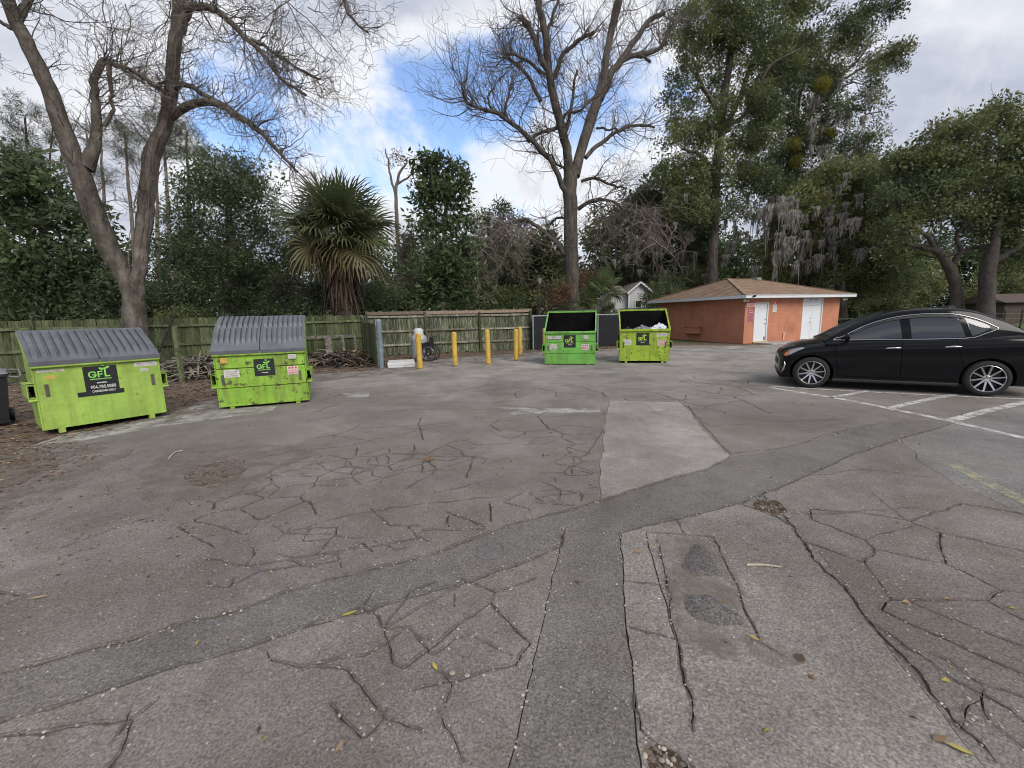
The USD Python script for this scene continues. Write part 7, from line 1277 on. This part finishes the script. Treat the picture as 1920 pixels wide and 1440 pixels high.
p = gp(655, 686); tt = thing('split_log', 'pale split log end standing in the brown brush heap', 'log', (p[0], p[1] + .3, 0)); obj('wood', MB().tube([(0, 0, 0), (.03, .03, .3), (.10, .05, .55)], [.14, .12, .03], 7), mat('raw_wood', (0.40, 0.27, 0.14), .8, .3, 9), tt, smooth=40); obj('bark', MB().tube([(-.05, .06, 0), (.0, .10, .38)], [.12, .08], 7), BARKD, tt, smooth=40)
for i, (x, y, L, rr, a) in enumerate([(598, 678, .8, .10, .3), (680, 684, .9, .09, -.4), (700, 680, .6, .07, .8)]):
    p = gp(x, y); tt = thing('log', ['dark log at the left end of the brown brush heap', 'dark log right of the pale split log', 'short dark log nearest the wooden gate'][i], 'log', (p[0], p[1] + .4, rr + .16), a); b = bumpy_tube(smooth_path([(-L / 2, 0, -.02), (0, .03, .03), (L / 2, 0, .0)], 8), np.full(8, rr), 10, i, .2); obj('bark', b, BARKD, tt, smooth=True); obj('cut_end', MB().lathe([(rr * .85, 0), (.001, .004)], 10, TR((L / 2 + .002, 0, 0), ry=math.pi / 2)), DEADF, tt)
palm('palmetto', 'small green palmetto seedling in front of the brown brush heap', 15.9, 622, 0, 683, 1, .55, [('g', 10, 20, 85, .2, leafmat('seedling_green', (0.085, 0.14, 0.05)))], 40, False, 'palmetto')

# --- litter: fallen leaves, grit
r = rnd(900)
leafp = []
for s in range(3): b = clump(1, .001, .085, .038, 60 + s, 1, .5); leafp.append(b)
def flat_leaf(seed, L, w):
    q = rnd(seed); return np.array([(0, 0, .004), (L * .45, w / 2, .012 + q.uniform(0, .012)), (L, 0, .006), (L * .45, -w / 2, .010 + q.uniform(0, .010))]), np.array([(0, 1, 2), (0, 2, 3)])
LIT = [mat('litter_' + k, c, .9, .25, 8, obj_rand=.4) for k, c in dict(brown=(0.16, 0.085, 0.045), tan=(0.30, 0.20, 0.11), dark=(0.07, 0.045, 0.03)).items()]
def scatter(name, label, polys, n, protos, mats, S, seed, z=0.0, dens=None):
    q = rnd(seed); pts = []
    P = unary_union(polys); pr = shapely.prepared.prep(P); x0, y0, x1, y1 = P.bounds
    while sum(map(len, pts)) < n:
        c = q.uniform([x0, y0], [x1, y1], (n, 2)); k = shapely.contains_xy(P, c[:, 0], c[:, 1]); c = c[k]
        if dens is not None: c = c[q.random(len(c)) < dens(c)]
        pts.append(c)
    c = np.vstack(pts)[:n]; tt = thing(name, label, 'litter', (0, 0, 0), kind='stuff'); pi = instancer(tt, 'pieces', [p for _ in mats for p in protos], [m for m in mats for _ in protos], np.c_[c, np.full(len(c), z)], q.uniform(*S, len(c)), seed, upright=.93)
    return tt
litter_zone = Polygon([tuple(gp(*p)[:2]) for p in [(60, 842), (312, 780), (405, 752), (590, 705), (700, 697), (790, 682), (1000, 664), (1165, 656)]] + [(6.5, 23), (1, 21.8), (-6, 19.2), (-12, 15.4), (-16.5, 12), (-20, 9), (-14, 4)]).buffer(.25)
FLP = [flat_leaf(s, .10, .05) for s in range(4)]
scatter('leaf_litter', 'brown fallen leaves along the foot of the fences', [litter_zone], 9000, FLP, LIT, (.6, 1.3), 901, -.010)
scatter('leaf_litter', 'brown leaves and crumbs blown on to the left edge of the tarmac', [Polygon([tuple(gp(*p)[:2]) for p in [(-60, 990), (-60, 820), (60, 836), (140, 830), (200, 850), (110, 900), (60, 940)]])], 650, FLP, LIT, (.25, .7), 902, .002)
scatter('leaf_litter', 'thin sprinkle of small brown leaf crumbs over the left foreground tarmac', [Polygon([tuple(gp(*p)[:2]) for p in [(-80, 1250), (-80, 900), (150, 850), (500, 840), (560, 900), (300, 1080)]])], 420, FLP, LIT, (.12, .42), 907, .003)
near = Polygon([(-9, .8), (9, .8), (12, 16), (-6, 16)])
scatter('fallen_leaves', 'scattered tan and yellow leaves lying about the tarmac', [near], 420, [flat_leaf(s + 9, .042, .016) for s in range(3)], [LIT[1], LIT[0], mat('litter_yellow', (0.34, 0.28, 0.06), .9, .2, 8)], (.5, 1.1), 903, .001, lambda c: np.exp(-c[:, 1] / 7))
peb = []
for s in range(4): m = trimesh.creation.icosphere(1); v = np.array(m.vertices) * rnd(s).uniform(.6, 1.1, 3) * (1 + rnd(s + 5).normal(0, .10, (len(m.vertices), 1))); peb.append((v * [1, 1, .7], np.array(m.faces)))
STONE = [mat('grit_' + k, c, .85, .2, 20, obj_rand=.3) for k, c in dict(white=(0.40, 0.38, 0.35), grey=(0.27, 0.25, 0.23), tan=(0.34, 0.29, 0.23)).items()]
scatter('grit', 'pale loose grit and shell chips sprinkled over the tarmac', [near.difference(HOLES)], 3800, peb, STONE, (.0022, .0056), 904, .003, lambda c: np.exp(-np.maximum(c[:, 1] - 1, 0) / 5) * (.25 + 1.5 * np.clip(meshkit.fbm(np.c_[c * 1.3, c[:, :1] * 0], 3, 4) - .35, 0, 1)))
edge_zone = unary_union([LineString(P_SLAB.exterior.coords).buffer(.035), LineString(P_S2.exterior.coords).buffer(.03), LineString(P_STRIP.exterior.coords).buffer(.03), LineString(P_RECT.exterior.coords).buffer(.05), LineString(P_PALE.exterior.coords).buffer(.03), CRACKS.intersection(near).buffer(.02)]).intersection(near)
scatter('grit', 'loose stones collected along the joints of the tarmac patches', [edge_zone], 3000, peb, STONE, (.003, .009), 905, .002, lambda c: np.exp(-c[:, 1] / 7))
scatter('grit', 'brown gravel and clods in the potholes', [HOLES], 1500, peb, [LIT[2], mat('clod', (0.15, 0.12, 0.10), .95, .3, 9), MATS['clod'], MATS['clod'], LIT[2]], (.006, .020), 906, -.010)
def pebble(px, py, s, lab, m): q = gp(px, py); tt = thing('pebble', lab, 'pebble', (q[0], q[1], s * .5)); v, f = peb[int(px) % 4]; v2, f2 = trimesh.remesh.subdivide_loop(v, f, 1) if hasattr(trimesh.remesh, 'subdivide_loop') else (v, f); obj('stone', (v2 * s, f2), m, tt, smooth=True)
for i, (x, y, s) in enumerate([(848, 1265, .018), (876, 1269, .016)]): pebble(x, y, s, ['tan pebble, left one of the pair at the bottom middle', 'whitish round pebble, right one of the pair at the bottom middle'][i], [STONE[2], STONE[0]][i])
for i in range(9): q = rnd(i + 60); pebble(1205 + q.uniform(0, 95), 1402 + q.uniform(0, 34), q.uniform(.009, .017), 'x', STONE[2])
for k, pth in enumerate(['/World/pebble_%03d' % j for j in range(2, 11)]): tag(stage.GetPrimAtPath(pth), 'pale pebble in the small dark hole at the bottom edge right of the middle', None, 'pale pebbles in the small hole')
q = gp(1432, 1064); tt = thing('stick', 'pale straight stick lying on the worn slab right of the dark cold patch', 'stick', (q[0], q[1], .012)); obj('stem', MB().tube(smooth_path([gp(1400, 1062) - q, gp(1430, 1062) - q, gp(1463, 1066) - q], 8), np.linspace(.009, .006, 8), 7), mat('bleached_wood', (0.38, 0.33, 0.26), .85, .2, 12), tt, smooth=True)
q = gp(328, 852); tt = thing('stick', 'thin bent twig on the tarmac below the second dumpster', 'stick', (q[0], q[1], .012)); obj('stem', MB().tube(smooth_path([gp(316, 862) - q, gp(328, 850) - q, gp(343, 846) - q], 8), .009, 6), MATS['bleached_wood'], tt, smooth=True)
def big_leaf(px, py, L, w, a, m, lab): q = gp(px, py); tt = thing('fallen_leaf', lab, 'leaf', (q[0], q[1], .006), a); P = np.linspace(0, 1, 7); V = np.vstack([np.c_[P * L, w / 2 * np.sin(math.pi * P), .004 + .012 * P], np.c_[P * L, -w / 2 * np.sin(math.pi * P), .004 + .010 * P]]); obj('blade', (V, [(j + 7, j + 8, j + 1, j) for j in range(6)]), m, tt)
YL = MATS['litter_yellow']
big_leaf(1828, 1420, .09, .022, 2.6, YL, 'yellow-green leaf near the bottom right corner'); big_leaf(640, 1157, .09, .028, .3, YL, 'yellow leaf on the crack of the dark trench patch, left of the middle'); big_leaf(820, 1260, .05, .02, 2.2, YL, 'yellow leaf left of the pair of pebbles at the bottom'); big_leaf(1425, 1204, .06, .02, 2.5, YL, 'small yellow leaf at the lower right corner of the sunken patch')
big_leaf(795, 866, .16, .13, 1.0, LIT[0], 'curled red-brown leaf alone on the tarmac in the middle'); big_leaf(1188, 1038, .07, .04, .2, LIT[1], 'orange-tan leaf beside the top corner of the sunken patch'); big_leaf(1495, 1242, .05, .045, .6, LIT[2], 'dark crumpled leaf on the slab below the sunken patch'); big_leaf(1748, 1392, .06, .028, .1, LIT[1], 'tan leaf on the slab near the bottom right'); big_leaf(628, 1416, .05, .018, 1.2, LIT[1], 'tan leaf near the bottom edge left of the middle'); big_leaf(52, 1126, .11, .02, .2, LIT[1], 'pale long leaf near the left edge')
